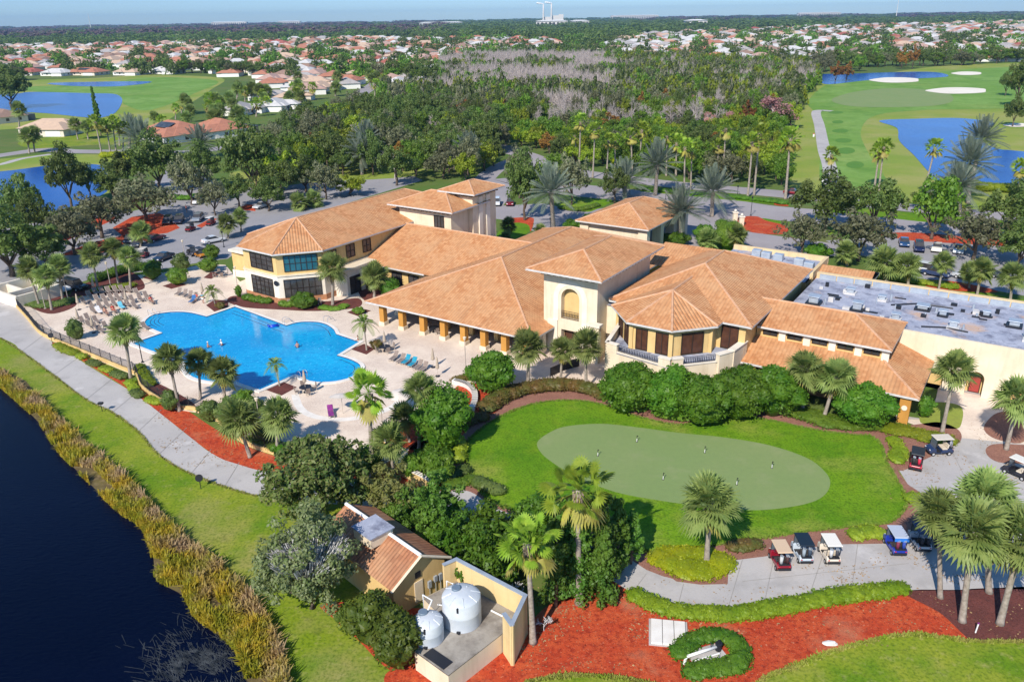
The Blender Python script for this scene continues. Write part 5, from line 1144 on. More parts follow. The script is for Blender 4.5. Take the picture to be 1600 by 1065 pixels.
# ---------------------------------------------------------------- cars
def car(px, d, lab, col, shape='sedan', z=.02, name='parked_car'):
    e = empty(name, lab, 'car', g(*px)+Vector((0, 0, z)), hdg(px, d)); pm = plain('car_paint', col, .25, coat=.8)
    L = {'sedan': 4.6, 'suv': 4.8, 'van': 5.2, 'beetle': 4.1}[shape]; h = L/2
    low = [(-h, .35), (h, .33), (h+.05, .6), (h*.92, .78), (h*.48, .92), (-h*.62, .98), (-h*.96, .92), (-h-.04, .62)]
    if shape != 'sedan': low = [(-h, .4), (h, .38), (h+.04, .7), (h*.9, .92), (h*.5, 1.05), (-h*.9, 1.08), (-h-.03, .7)]
    if shape == 'beetle': low = [(-h, .4), (h, .38), (h+.02, .62), (h*.8, .86), (h*.4, .98), (-h*.5, 1.0), (-h*.85, .86), (-h-.02, .6)]
    prism_y(MB(), low, -.9, .9).obj('body', pm, e, bevel=.12)
    top = {'sedan': [(h*.44, .9), (h*.12, 1.38), (-h*.34, 1.42), (-h*.66, .96)], 'suv': [(h*.46, 1.03), (h*.2, 1.62), (-h*.78, 1.66), (-h*.92, 1.06)], 'van': [(h*.56, 1.03), (h*.36, 1.82), (-h*.9, 1.86), (-h*.95, 1.06)], 'beetle': [(h*.42, .96), (h*.16, 1.42), (-h*.1, 1.5), (-h*.4, 1.36), (-h*.62, .95)]}[shape]
    gm = MB(); prism_y(gm, top, -.80, .80)
    for i, p in enumerate(gm.v):
        if p[2] > 1.2: gm.v[i] = (p[0], p[1]*.82, p[2])
    gm.obj('windows', M_glass, e)
    hi = [p for p in top if p[1] > 1.2]; r = MB(); zr = max(p[1] for p in hi); x0, x1 = min(p[0] for p in hi), max(p[0] for p in hi)
    r.box(((x0+x1)/2, 0, zr+.02), (x1-x0+.1, 1.36, .05)); r.obj('roof', pm, e, bevel=.02)
    for x in (-h*.6, h*.62):
        for y in (-.82, .82): wheel(e, x, y, .33, .22)
    for y in (-.62, .62): MB().box((h*.97, y, .68), (.12, .34, .13)).obj('headlight', M_whc, e); MB().box((-h*.99, y, .78), (.08, .3, .12)).obj('tail_light', M_redc, e)
    return e
for p, d, c_, s_, lab in (
 ((263, 349), (-8, 10), (.012, .013, .02), 'suv', 'black car at the left of three parked against the red island'), ((280, 348), (-8, 10), (.015, .02, .045), 'suv', 'dark navy car in the middle of three parked against the red island'), ((310, 345), (-9, 8), (.22, .25, .29), 'suv', 'grey blue car at the right of three parked by the red island'),
 ((409, 325), (-10, 3), (.50, .52, .56), 'sedan', 'silver convertible parked alone beside the round red bed'), ((308, 318), (-3, 9), (.75, .75, .77), 'suv', 'white car under the small tree at the back of the left car park'), ((256, 406), (-10, 4), (.01, .014, .03), 'sedan', 'black car parked nearest the trimmed shrubs of the pool terrace'),
 ((334, 379), (10, -2), (.68, .68, .68), 'sedan', 'white car behind the dark golf carts in the left car park'), ((214, 384), (-6, 8), (.05, .055, .07), 'sedan', 'dark grey car half behind the yellow tipped palm'), ((243, 376), (9, -3), (.16, .008, .015), 'sedan', 'dark red car right of the yellow tipped palm'), ((203, 378), (-6, 8), (.03, .035, .05), 'sedan', 'black car left of the yellow tipped palm by the red bed'),
 ((85, 390), (-8, 6), (.25, .42, .55), 'sedan', 'pale blue car in shade under the oaks at the left edge'), ((117, 452), (10, 2), (.02, .022, .03), 'van', 'black van behind the palms of the white yard'), ((90, 455), (10, 2), (.66, .68, .7), 'van', 'white van behind the palms of the white yard'), ((484, 321), (4, -8), (.7, .72, .74), 'sedan', 'white car behind the roof of the left wing'),
 ((1435, 391), (2, 12), (.01, .016, .06), 'suv', 'navy car in the right car park beside a white beetle'), ((1463, 392), (-2, 12), (.78, .76, .68), 'beetle', 'round white beetle-shaped car in the right car park'), ((1497, 394), (-2, 12), (.66, .7, .74), 'sedan', 'white car half hidden under the oak in the right car park'), ((1412, 383), (2, 10), (.02, .06, .16), 'sedan', 'blue car left of the navy one in the right car park'), ((1444, 426), (10, 2), (.70, .72, .74), 'van', 'white van near the palms behind the flat roof'), ((1461, 431), (10, 2), (.03, .05, .12), 'sedan', 'dark blue car in palm shade behind the flat roof'), ((1510, 436), (10, 2), (.5, .52, .55), 'sedan', 'silver car in shade right of the single palm behind the flat roof'), ((1540, 430), (10, 2), (.04, .05, .07), 'suv', 'black car in shade near the right edge behind the flat roof'),
 ((776, 320), (-2, 10), (.66, .67, .68), 'suv', 'white car at the drive right of the entrance tower'), ((797, 320), (-2, 10), (.18, .01, .02), 'sedan', 'dark red car beside the white one at the drive'), ((1239, 304), (12, 1), (.2, .012, .02), 'sedan', 'dark red car on the far lane of the boulevard'), ((563, 155), (-4, 8), (.03, .08, .28), 'suv', 'blue car driving on the road into the neighbourhood'), ((557, 168), (4, -8), (.6, .3, .14), 'beetle', 'small tan vehicle on the road into the neighbourhood'), ((588, 134), (4, -8), (.55, .56, .6), 'suv', 'silver car far down the road into the neighbourhood')):
    car(p, d, lab, c_, s_)
# ---------------------------------------------------------------- pump house, tanks and yard
PO = (-34.5, 36.5)
class PB(MB):
    def done(s, name, mat, parent, bevel=0, normals=True, smooth=False):
        s.v = [(p[0]-PO[0], p[1]-PO[1], p[2]) for p in s.v]; return s.obj(name, mat, parent, smooth, bevel, normals)
ORG_save = ORG; ORG = PO
ph = empty('pump_house', 'small tan gabled pump house with worn tiled roof and roof hatch beside the tanks', 'pump house', st(*PO), -A0-R(12))
# gable end faces right (+s); ridge runs along s
s0, s1, t0, t1, ze, zr = -43.5, -33.6, 34.9, 40.6, 2.9, 4.6; tm_ = (t0+t1)/2
roof(ph, [[(s0, t0, ze), (s1, t0, ze), (s1, tm_, zr), (s0, tm_, zr)], [(s1, t1, ze), (s0, t1, ze), (s0, tm_, zr), (s1, tm_, zr)]], None, ze, caps=[((s0, tm_, zr), (s1, tm_, zr))], mat=tilemat('worn_clay_tiles', (.46, .20, .10), (.34, .14, .075), (.55, .33, .19)))
m = PB(); a_, b_ = t0+.35, t1-.35; x_ = s1-.35
m.add([(x_, a_, 0), (x_, b_, 0), (x_, b_, ze), (x_, tm_, zr-.12), (x_, a_, ze)], [(0, 1, 2, 3, 4)]); m.add([(s0+.3, a_, 0), (x_, a_, 0), (x_, a_, ze), (s0+.3, a_, ze)], [(0, 1, 2, 3)]); m.add([(s0+.3, b_, 0), (x_, b_, 0), (x_, b_, ze), (s0+.3, b_, ze)], [(3, 2, 1, 0)]); m.add([(s0+.3, a_, 0), (s0+.3, b_, 0), (s0+.3, b_, ze), (s0+.3, tm_, zr-.12), (s0+.3, a_, ze)], [(4, 3, 2, 1, 0)]); m.done('wall', M_gold, ph)
m = PB(); m.tube([(s1-.02, t0-.05, ze-.08), (s1-.02, tm_, zr-.06), (s1-.02, t1+.05, ze-.08)], .13, 4); m.done('barge_board', M_cream, ph)
m = PB(); m.box((-38.6, tm_-.75, 4.55), (2.3, 2.1, .9)); m.done('hatch_curb', M_cream, ph); m = PB(); m.box((-38.6, tm_-.75, 5.06), (2.55, 2.35, .10)); m.done('hatch_lid', M_membrane, ph)
m = PB(); m.box((x_+.03, 37.6, 1.2), (.06, .8, 1.9)); m.done('door', M_cream, ph); m = PB(); m.box((x_+.04, 37.6, 2.75), (.06, .5, .5)); m.done('vent', M_iron, ph)
for t, z_, h_ in ((38.6, 1.3, .6), (39.2, 1.5, .5), (39.7, 1.4, .6)): m = PB(); m.box((x_+.1, t, z_), (.16, .3, h_)); m.tube([(x_+.08, t, z_), (x_+.08, t, .1)], .03, 5); m.done('meter_box', M_metal, ph)
ORG = ORG_save
PO = (-27.5, 34.5)
ty = empty('tank_platform', 'raised tan platform with stained concrete top holding two white tanks', 'platform', st(*PO), -A0)
m = PB(); m.prism([(-29.6, 32.0), (-26.3, 31.5), (-25.35, 37.2), (-25.4, 39.0), (-31.6, 39.6), (-32.6, 36.6), (-29.9, 35.6)], 0, 1.62, False, False); m.done('retaining_wall', M_cream, ty)
m = PB(); m.poly([(-29.55, 32.05, 1.60), (-26.35, 31.55, 1.60), (-25.4, 37.2, 1.60), (-25.45, 39.0, 1.60), (-31.6, 39.5, 1.60), (-32.5, 36.6, 1.60), (-29.85, 35.6, 1.60)]); m.done('concrete_top', ground('stained_concrete', [((.12, .10, .085), .55, .45, .7, .9), ((.50, .46, .41), .4, .5, .75, .8), ((.2, .17, .15), 3, .5, .8, .6)], (.33, .30, .26), bump=.3), ty, normals=False)
m = PB(); m.box((-27.85, 32.35, 1.64), (2.0, .85, .06), R(-8)); m.done('drain_grate', M_iron, ty)
M_yard = stucco('yard_stucco', (.74, .56, .29), .5)
def pwall(lab, pts, z0, z1, w_=.22):
    PO_ = pts[0]; e = empty('yard_wall', lab, 'wall', st(*PO_), -A0); m = MB(); c = MB()
    for a, b in zip(pts, pts[1:]):
        a, b = Vector((a[0]-PO_[0], a[1]-PO_[1], 0)), Vector((b[0]-PO_[0], b[1]-PO_[1], 0)); d = b-a
        m.box((a+b)/2+Vector((0, 0, (z0+z1)/2)), (d.length+w_*.9, w_, z1-z0), math.atan2(d.y, d.x)); c.box((a+b)/2+Vector((0, 0, z1+.04+.004*len(c.v)/8)), (d.length+w_, w_+.1, .08), math.atan2(d.y, d.x))
    m.obj('wall', M_yard, e); c.obj('coping', M_metal, e)
pwall('tall tan yard wall behind the white tanks, stepping round to the leaning palm', [(-32.1, 38.7), (-31.7, 39.7), (-25.0, 39.0), (-24.2, 36.0), (-25.2, 36.6)], 0, 3.5)
def tank(s, t, r, h, lab, pipe):
    p = st(s, t, 1.62); e = empty('water_tank', lab, 'water tank', p, -A0); mt = plain('white_poly', (.58, .61, .64), .45, (.48, .52, .57), 1)
    MB().lathe([(r, 0), (r, h*.5), (r*1.01, h*.52), (r, h*.54), (r, h), (r*.96, h+.08), (r*.75, h+.22), (r*.45, h+.33), (.3, h+.37), (0, h+.37)], n=36).obj('tank_body', mt, e, smooth=True)
    MB().lathe([(.34, h+.30), (.34, h+.50), (.30, h+.54), (0, h+.54)], c=(-.5, .1, -.05), n=18).obj('manhole_lid', plain('blue_grey_lid', (.14, .19, .25), .5), e)
    for k in range(8):
        a = k*.785; MB().tube([(r*.98*math.cos(a), r*.98*math.sin(a), h+.06), (r*.5*math.cos(a), r*.5*math.sin(a), h+.34)], .045, 4).obj('dome_rib', mt, e)
    m = MB(); m.tube(pipe, .06, 7); m.obj('pipe', M_whc, e); MB().box((r*.45, -r*.93, h*.95), (.1, .1, .4)).obj('latch', M_iron, e); MB().box((r*.45, -r*.93, .12), (.22, .2, .16)).obj('outlet', M_iron, e)
tank(-28.7, 36.3, 1.4, 2.15, 'large white domed water tank against the tan yard wall', [(-.9, .3, 2.6), (-1.5, .3, 2.6), (-1.6, .3, .3), (-2.4, .2, .15)])
tank(-29.6, 33.6, 1.05, 1.55, 'smaller white water tank in leaf shade beside the dark shrubs', [(-.3, .4, 2.0), (-.3, .9, 2.5), (-1.2, 1.0, 2.5), (-1.2, 1.0, .2)])
e = empty('drain_pipe', 'white pipe lying across the stained concrete right of the large tank', 'pipe', st(-27, 37.8, 1.7), -A0); MB().tube([(-.4, .3, .06), (1.4, .2, .06)], .07, 7).obj('pipe', M_whc, e)
# slatted hatch and the small pump in its horseshoe hedge
p = g(1044, 990); e = empty('concrete_hatch', 'pale slatted concrete hatch lying on the red mulch', 'hatch', p, hdg((1044, 990), (10, 1)))
for i in range(3): MB().box((-.84+i*.84, 0, .12), (.80, 2.5, .24)).obj('slab', M_cope, e, bevel=.03)
MB().box((0, 0, .05), (2.8, 2.7, .1)).obj('base_slab', M_conc, e)
p = g(1103, 1022); e = empty('irrigation_pump', 'white pipework with dark valve standing inside the horseshoe hedge', 'pump', p, hdg((1103, 1022), (10, -3)))
MB().tube([(-1.6, 0, .35), (.9, 0, .45)], .11, 9).obj('main_pipe', M_whc, e, smooth=True); MB().tube([(-1.6, 0, .3), (-2.0, -.3, .05)], .10, 8).obj('elbow', M_whc, e); MB().lathe([(.22, 0), (.22, .5), (.26, .52), (.26, .6), (.1, .64), (.1, .85), (0, .85)], c=(1.0, 0, .1), n=14).obj('valve', M_iron, e); MB().tube([(-1.2, -.45, .25), (.8, -.45, .25)], .06, 7).obj('return_pipe', M_whc, e); MB().box((0, 0, .04), (2.6, 1.3, .08)).obj('pad', M_conc, e); MB().tube([(.4, 0, .4), (.4, .1, .9)], .04, 6).obj('handle', M_iron, e)
p = g(1296, 1005); m = MB(); lumpy(m, (0, 0, .02), (.55, .3, .14), 4); tag(m.obj('flat_stone', M_cope, None, loc=p), 'flat pale stone on the red mulch edge', 'stone')
p = g(1524, 988); e = empty('marker_post', 'leaning white marker post at the tip of the dark mulch', 'marker', p); MB().tube([(0, 0, 0), (.1, .05, .8)], .05, 6).obj('post', M_whc, e); MB().box((.1, .05, .82), (.12, .12, .06)).obj('cap', M_purp, e)
# putting-green pins
for (x, y), lab in (((995, 690), 'putting pin with black and white post, farthest from the palm'), ((934, 712), 'putting pin at the left end of the green'), ((1101, 707), 'putting pin near the top middle of the green'), ((1206, 731), 'putting pin at the right of the green'), ((1036, 749), 'putting pin at the lower left of the green'), ((1151, 757), 'putting pin right of the short palm')):
    e = empty('putting_pin', lab, 'flag pin', g(x, y)+Vector((0, 0, .024))); MB().tube([(0, 0, 0), (0, 0, .4)], .035, 6).obj('lower_post', M_whc, e); MB().tube([(0, 0, .4), (0, 0, .75)], .035, 6).obj('upper_post', M_iron, e); MB().lathe([(0, .004), (.12, .004)], n=12).obj('cup', M_dark, e, normals=False); MB().add([(.03, 0, .74), (.17, 0, .69), (.03, 0, .63)], [(0, 1, 2)]).obj('flag', M_iron, e)
for (x, y), sh_, lab in (((160, 643), 'box', 'small dark box sign on a post on the grass bank'), ((314, 763), 'disc', 'round dark sign on a post at the lower grass bank'), ((82, 536), 'disc', 'small round dark sign at the corner of the low tan wall')):
    e = empty('path_sign', lab, 'sign', g(x, y)); MB().tube([(0, 0, 0), (0, 0, 1.0)], .035, 6).obj('post', M_iron, e)
    if sh_ == 'box': MB().box((0, 0, 1.1), (.55, .4, .22)).obj('sign_box', M_blackp, e, bevel=.02)
    else:
        m = MB().lathe([(0, -.03), (.36, -.03), (.36, .03), (0, .03)], n=18); q = Matrix.Rotation(R(72), 3, 'X') @ Matrix.Rotation(.4, 3, 'Y'); m.v = [tuple(q @ Vector(v)+Vector((0, 0, 1.2))) for v in m.v]; m.obj('sign_disc', M_blackp, e)
# drive piers
for (x, y), lab in (((1148, 345), 'cream gate pier with ball top beside the red flower bed'), ((1158, 352), 'small cream post at the corner of the red flower bed')):
    e = empty('gate_pier', lab, 'pier', g(x, y)); MB().box((0, 0, .9), (.9, .9, 1.8)).obj('shaft', M_cream, e); MB().box((0, 0, 1.9), (1.15, 1.15, .2)).obj('cap', M_white, e); MB().lathe([(0, 2.0), (.3, 2.15), (.3, 2.4), (0, 2.6)], n=12).obj('finial', M_white, e, smooth=True)
for (x, y), lab in (((1285, 285), 'white and red tee marker left of the cart path near the boulevard'), ((1271, 214), 'white and red tee marker left of the cart path farther out')):
    e = empty('tee_marker', lab, 'marker', g(x, y)); MB().box((0, 0, .5), (.5, .5, 1.0)).obj('pedestal', M_whc, e, bevel=.05); MB().box((0, 0, 1.15), (.35, .35, .3)).obj('plate', M_redc, e)
# ---------------------------------------------------------------- prototypes of the plants (copied, then removed)
PROTO = {}
def P(k, o, h, r): PROTO[k] = (o, h, r); return o
P('oak', tree_proto('oak_tree', '', 'tree', L_oak, 4.2, 5.4, 1.9, 70, 80, .29, 3, blob=.20), 6.3, 4.3)
P('oak2', tree_proto('oak_tree', '', 'tree', L_oak, 4.2, 4.8, 2.2, 60, 80, .29, 8, blob=.2, lump=.5), 6.2, 4.3)
P('grey', tree_proto('grey_oak_tree', '', 'tree', L_grey, 4.2, 5.0, 1.8, 56, 52, .34, 5, lump=.45), 6.1, 4.3)
P('yel', tree_proto('yellow_green_tree', '', 'tree', L_yel, 4.0, 5.2, 1.2, 48, 50, .36, 6, lump=.45), 6.0, 4.1)
P('mid', tree_proto('broadleaf_tree', '', 'tree', L_mid, 4.0, 5.4, 1.2, 54, 52, .36, 12, lump=.45), 6.2, 4.1)
P('bare', bare_proto('bare_tree', '', 'tree', 7.5, 4, L_twig), 7.6, 3.0)
P('bare2', bare_proto('bare_tree', '', 'tree', 7.5, 14, L_twig, spread=.65), 7.4, 3.6)
P('pink', bare_proto('red_budding_tree', '', 'tree', 7.5, 9, L_twig, spread=.6, buds=L_pink), 7.4, 3.4)
P('rust', tree_proto('rusty_cypress', '', 'tree', L_rust, 2.6, 7.5, .6, 44, 50, .35, 21, lump=.4), 7.6, 2.7)
P('sabal', palm_proto('sabal_palm', '', 'sabal', 4.5, 2.0, 2), 4.5, 1.95)
P('sabal2', palm_proto('sabal_palm', '', 'sabal', 4.5, 2.0, 5), 4.5, 1.95)
P('wash', palm_proto('fan_palm', '', 'wash', 9.0, 2.0, 3), 9.0, 2.0)
P('date', palm_proto('date_palm', '', 'date', 5.0, 3.0, 4), 5.0, 3.2)
P('coco', palm_proto('feather_palm', '', 'feather', 3.2, 2.0, 6), 3.2, 2.2)
NP = empty('norfolk_pine', '', 'tree'); q_ = random.Random(31); cs_ = []; rs_ = []
for i_ in range(120):
    f_ = q_.random()**.75; k_ = 1.5*(1-f_*.86)*q_.uniform(.3, 1); a_ = q_.uniform(0, 6.28); cs_.append((k_*math.cos(a_), k_*math.sin(a_), .6+8.6*f_)); rs_.append(.45*(1.2-f_*.8))
link('crown', quadmesh('crown', leaves(cs_, rs_, 40, .28, .6, seed=31), mat=L_pod), None, NP); MB().tube([(0, 0, 0), (0, 0, 9)], [.2, .04], 7).obj('trunk', M_trunk, NP); P('pine', NP, 9.3, 1.6)
for k in PROTO: pass
kids(None)
ZR = random.Random(5)
def tree(k, cx, base, top, w, label, group=None, z=0.0):
    o, h, r = PROTO[k]; p = g(cx, base); H = max(1.2, hgt(cx, base, top)); s = w/2/ppm(cx, base)/r
    return dup(o, p, ZR.uniform(0, 6.28), (s, s*ZR.uniform(.92, 1.08), H/h), label, group)
def palm(k, base, crown, w, label, group=None):
    o, h, r = PROTO[k]; p = g(*base); H = max(1.5, hgt(base[0], base[1], crown[1])); s = w/2/ppm(*base)/r
    q = g(crown[0], crown[1], H); d = Vector((q.x-p.x, q.y-p.y, 0)); d = d*min(1, .22*H/max(d.length, 1e-6)); ax = Vector((d.x, d.y, H))
    e = dup(o, p, 0, s, label, group); e.rotation_euler = (ax.to_track_quat('Z', 'Y') @ Matrix.Rotation(ZR.uniform(0, 6.28), 3, 'Z').to_quaternion()).to_euler()
    hl = ax.length/s
    for c in e.children:
        if c.name.startswith('trunk'): c.scale = (1, 1, hl/h)
        else: c.location = (0, 0, hl-h)
    return e
# --- palms round the pool, green and clubhouse
for k, b, c, w, lab in [
 ('wash', (583, 743), (577, 613), 78, 'tallest bright fan palm at the foot of the pool deck, bare slim trunk'),
 ('sabal', (617, 747), (611, 688), 62, 'fan palm rising from the red bed behind the ochre garden wall'),
 ('sabal2', (655, 700), (655, 608), 58, 'fan palm against the big dark bush below the covered terrace'),
 ('sabal', (640, 690), (632, 652), 52, 'low fan palm with yellowing leaves left of the dark bush'),
 ('sabal', (432, 712), (431, 648), 62, 'fan palm standing straight at the corner of the red bed by the path'),
 ('sabal2', (391, 714), (371, 652), 66, 'leaning fan palm on the red mulch by the lakeside path'),
 ('sabal', (204, 590), (194, 516), 56, 'tall fan palm on the path side of the fence by the left pool corner'),
 ('sabal2', (281, 642), (264, 561), 54, 'fan palm inside the fence before the pool, left of three'),
 ('sabal', (313, 622), (309, 566), 48, 'fan palm inside the fence before the pool, middle of three'),
 ('sabal2', (351, 622), (346, 580), 56, 'brownish fan palm inside the fence before the pool, right of three'),
 ('sabal', (62, 478), (46, 419), 40, 'fan palm at the white yard, left of the cluster'),
 ('sabal2', (81, 484), (72, 432), 42, 'fan palm at the white yard, nearest of the cluster'),
 ('sabal', (98, 469), (92, 416), 40, 'fan palm at the white yard, right of the cluster'),
 ('sabal2', (153, 451), (144, 397), 40, 'fan palm at the left end of the clipped hedge behind the loungers'),
 ('sabal', (185, 444), (176, 388), 36, 'fan palm in the middle of the clipped hedge behind the loungers'),
 ('sabal2', (204, 451), (200, 400), 38, 'fan palm at the right end of the clipped hedge behind the loungers'),
 ('sabal', (220, 388), (219, 362), 36, 'yellow tipped palm in the red island of the left car park'),
 ('sabal', (357, 372), (352, 349), 34, 'palm behind the yellow parapet wall, left one'),
 ('sabal2', (377, 362), (375, 338), 28, 'palm behind the yellow parapet wall, right one'),
 ('sabal', (520, 476), (517, 418), 50, 'fan palm in front of the left wing beside the teal window'),
 ('sabal2', (585, 466), (584, 431), 50, 'short fan palm in the court between left wing and terrace roof'),
 ('sabal', (470, 328), (466, 316), 34, 'palm behind the ridge of the left wing, left one'), ('sabal2', (494, 322), (490, 312), 34, 'palm behind the ridge of the left wing, right one'),
 ('sabal', (825, 601), (822, 540), 60, 'fan palm left of three before the arched tower'),
 ('sabal2', (876, 596), (877, 546), 46, 'fan palm middle of three before the arched tower'),
 ('sabal', (916, 608), (918, 540), 56, 'fan palm right of three before the arched tower'),
 ('sabal2', (1254, 644), (1257, 574), 62, 'fan palm before the shop wing, left of the pair'),
 ('sabal', (1286, 656), (1305, 590), 66, 'fan palm before the shop wing, right of the pair'),
 ('sabal2', (1472, 675), (1491, 577), 66, 'tall leaning palm in front of the cream service wall'),
 ('sabal', (1572, 702), (1586, 622), 72, 'palm with a shaggy trunk at the right edge of the entry paving'),
 ('sabal', (1104, 879), (1107, 784), 96, 'stout palm in the golden ground cover at the foot of the green'),
 ('wash', (833, 1003), (822, 850), 96, 'tall fan palm beside the tank yard wall, one orange leaf'),
 ('wash', (905, 942), (906, 765), 104, 'tallest fan palm among the dark conifers left of the green'),
 ('sabal2', (1469, 933), (1466, 798), 82, 'palm behind the parked carts, left of the lower right cluster'),
 ('sabal', (1503, 970), (1528, 832), 108, 'foremost palm of the lower right cluster, base in dark mulch'),
 ('sabal2', (1545, 925), (1544, 778), 98, 'palm at the back of the lower right cluster'),
 ('sabal', (1562, 974), (1604, 845), 110, 'palm at the right edge of the lower right cluster, leaning'),
 ('coco', (337, 479), (332, 455), 34, 'small coconut palm with drooping yellow fronds beside the deck loungers'),
 ('coco', (437, 603), (431, 570), 38, 'small coconut palm in the square bed at the near edge of the pool'),
 ('coco', (573, 547), (569, 505), 46, 'coconut palm in the square bed at the right corner of the pool'),
 ('sabal', (1323, 416), (1323, 393), 38, 'palm behind the flat roof, leftmost, beside the tiled strip'),
 ('sabal2', (1385, 444), (1376, 410), 58, 'palm behind the flat roof, broad crown, second from left'),
 ('sabal', (1419, 448), (1415, 416), 46, 'palm behind the flat roof, third from left'),
 ('sabal2', (1466, 456), (1473, 410), 38, 'palm behind the flat roof standing alone with brown skirt'),
 ('sabal', (1514, 450), (1512, 424), 34, 'palm behind the flat roof, left of the right-hand three'),
 ('sabal2', (1526, 464), (1533, 421), 44, 'palm behind the flat roof, middle of the right-hand three'),
 ('sabal', (1578, 473), (1581, 431), 46, 'palm behind the flat roof, right of the right-hand three'),
 ('sabal2', (1146, 393), (1150, 366), 38, 'small palm at the corner of the drive behind the right block'), ('sabal', (1108, 392), (1106, 374), 40, 'low palm among shrubs behind the right block'),
 ('sabal', (797, 382), (796, 352), 28, 'small palm beside the entrance tower lawn'), ('sabal2', (790, 387), (790, 371), 22, 'dwarf palm at the foot of the entrance tower'), ('sabal', (845, 375), (845, 362), 26, 'dwarf palm at the bend of the drive')]:
    palm(k, b, c, w, lab)
# --- date palms
for b, c, w, lab in [((865, 360), (861, 301), 66, 'silver date palm on the drive left of the drive shelter'), ((977, 311), (976, 285), 56, 'silver date palm behind the ridge of the drive shelter'), ((1024, 305), (1027, 258), 58, 'tall silver date palm beyond the drive shelter'), ((1064, 381), (1064, 330), 60, 'silver date palm at the right corner of the drive shelter'), ((1112, 338), (1114, 300), 60, 'silver date palm with golden boot trunk by the boulevard'), ((1500, 336), (1497, 292), 62, 'silver date palm at the right-hand pond, lowest of three'), ((1513, 318), (1516, 256), 66, 'silver date palm at the right-hand pond, middle of three'), ((1520, 275), (1533, 218), 54, 'silver date palm at the right-hand pond, topmost of three'), ((566, 273), (565, 243), 50, 'silver date palm in the dark trees behind the left wing, lower of two'), ((571, 262), (571, 220), 46, 'silver date palm in the dark trees behind the left wing, upper of two'), ((729, 264), (731, 238), 46, 'silver date palm alone in the dark trees left of the bend'), ((312, 248), (311, 224), 44, 'silver date palm right of the terracotta house drive'), ((219, 250), (219, 220), 52, 'silver date palm over the yellow shrubs by the left pond'), ((202, 232), (205, 205), 40, 'silver date palm left of the terracotta house')]:
    palm('date', b, c, w*1.2, lab)
# --- tall palms of the boulevard and beyond
BV = 'tall fan palms along the boulevard'
for b, c, w, lab in [((902, 256), (898, 211), 24, 'left of the twin tall palms at the left end of the boulevard'), ((905, 259), (907, 189), 28, 'right of the twin tall palms at the left end of the boulevard'), ((926, 278), (929, 203), 28, 'tall palm right of the twin palms on the boulevard'), ((948, 272), (951, 219), 26, 'tall palm with thick brown trunk behind the drive shelter ridge'), ((961, 268), (962, 219), 24, 'slim palm just right of the thick brown trunk'), ((988, 269), (985, 212), 28, 'left of two tall palms over the golden shrub'), ((999, 268), (1003, 202), 28, 'right of two tall palms over the golden shrub'), ((1041, 275), (1042, 212), 28, 'tall palm left of the grey fronded one'), ((1056, 275), (1058, 222), 30, 'grey fronded palm beside the pale gate on the far kerb'),
 ((1069, 302), (1071, 229), 30, 'left of two white-trunked palms on the median hedge'), ((1079, 297), (1081, 234), 28, 'right of two white-trunked palms on the median hedge'), ((1120, 281), (1122, 227), 26, 'slim pale palm at the far kerb, left of a pair'), ((1129, 282), (1135, 200), 32, 'tall palm at the far kerb before the bare trees'), ((1168, 309), (1175, 221), 34, 'front one of the paired tall palms in mid boulevard'), ((1178, 305), (1188, 208), 34, 'rear one of the paired tall palms in mid boulevard'), ((1227, 311), (1234, 216), 42, 'tall palm with red-brown skirt at the end of the wood'), ((1298, 295), (1300, 241), 30, 'short palm beside the cart path'), ((1366, 296), (1374, 236), 32, 'left of two palms before the tee lawn'), ((1373, 298), (1382, 229), 32, 'right of two palms before the tee lawn'), ((1440, 312), (1461, 230), 32, 'leaning palm against the blue pond'), ((1587, 309), (1597, 262), 34, 'palm at the right edge below the pond')]:
    palm('wash', b, c, w, lab, BV)
LP_ = 'tall thin palms by the left pond'
for b, c, w, lab in [((160, 245), (148, 190), 26, 'tall thin palm by the left pond, leftmost and leaning'), ((173, 242), (165, 196), 24, 'tall thin palm by the left pond, second from left'), ((182, 240), (176, 190), 24, 'tall thin palm by the left pond, in the middle'), ((187, 228), (185, 198), 24, 'tall thin palm by the left pond, fourth from left'), ((192, 238), (196, 200), 24, 'tall thin palm by the left pond, rightmost')]:
    palm('wash', b, c, w, lab, LP_)
for b, c, w, lab in [((122, 218), (118, 194), 22, 'dark palm beside the tan house, right'), ((138, 218), (135, 198), 22, 'dark palm left of the thin pond palms'), ((46, 240), (42, 212), 28, 'palm on the left verge, left of two'), ((54, 238), (52, 210), 28, 'palm on the left verge, right of two'), ((30, 200), (28, 170), 26, 'palm beside the screened roof at the left edge'), ((338, 208), (336, 184), 34, 'palm in front of the terracotta roof, right end'), ((372, 200), (372, 180), 32, 'palm between the terracotta house and grey roofs')]:
    palm('sabal', b, c, w, lab)
# rows of palms in the near neighbourhood
NB = 'palms among the nearest houses of the left neighbourhood'
for i in range(58):
    x = ZR.uniform(235, 600); y = 205-(x-235)*.16+ZR.uniform(-32, 4)
    if 500 < x < 600 and y > 118 and abs(x-(543+(149-y)*1.0)) < 16: continue
    palm('sabal' if i % 3 else 'wash', (x, y), (x, y-ZR.uniform(14, 22)), ZR.uniform(16, 22), 'palm among the nearest houses of the left neighbourhood', NB)

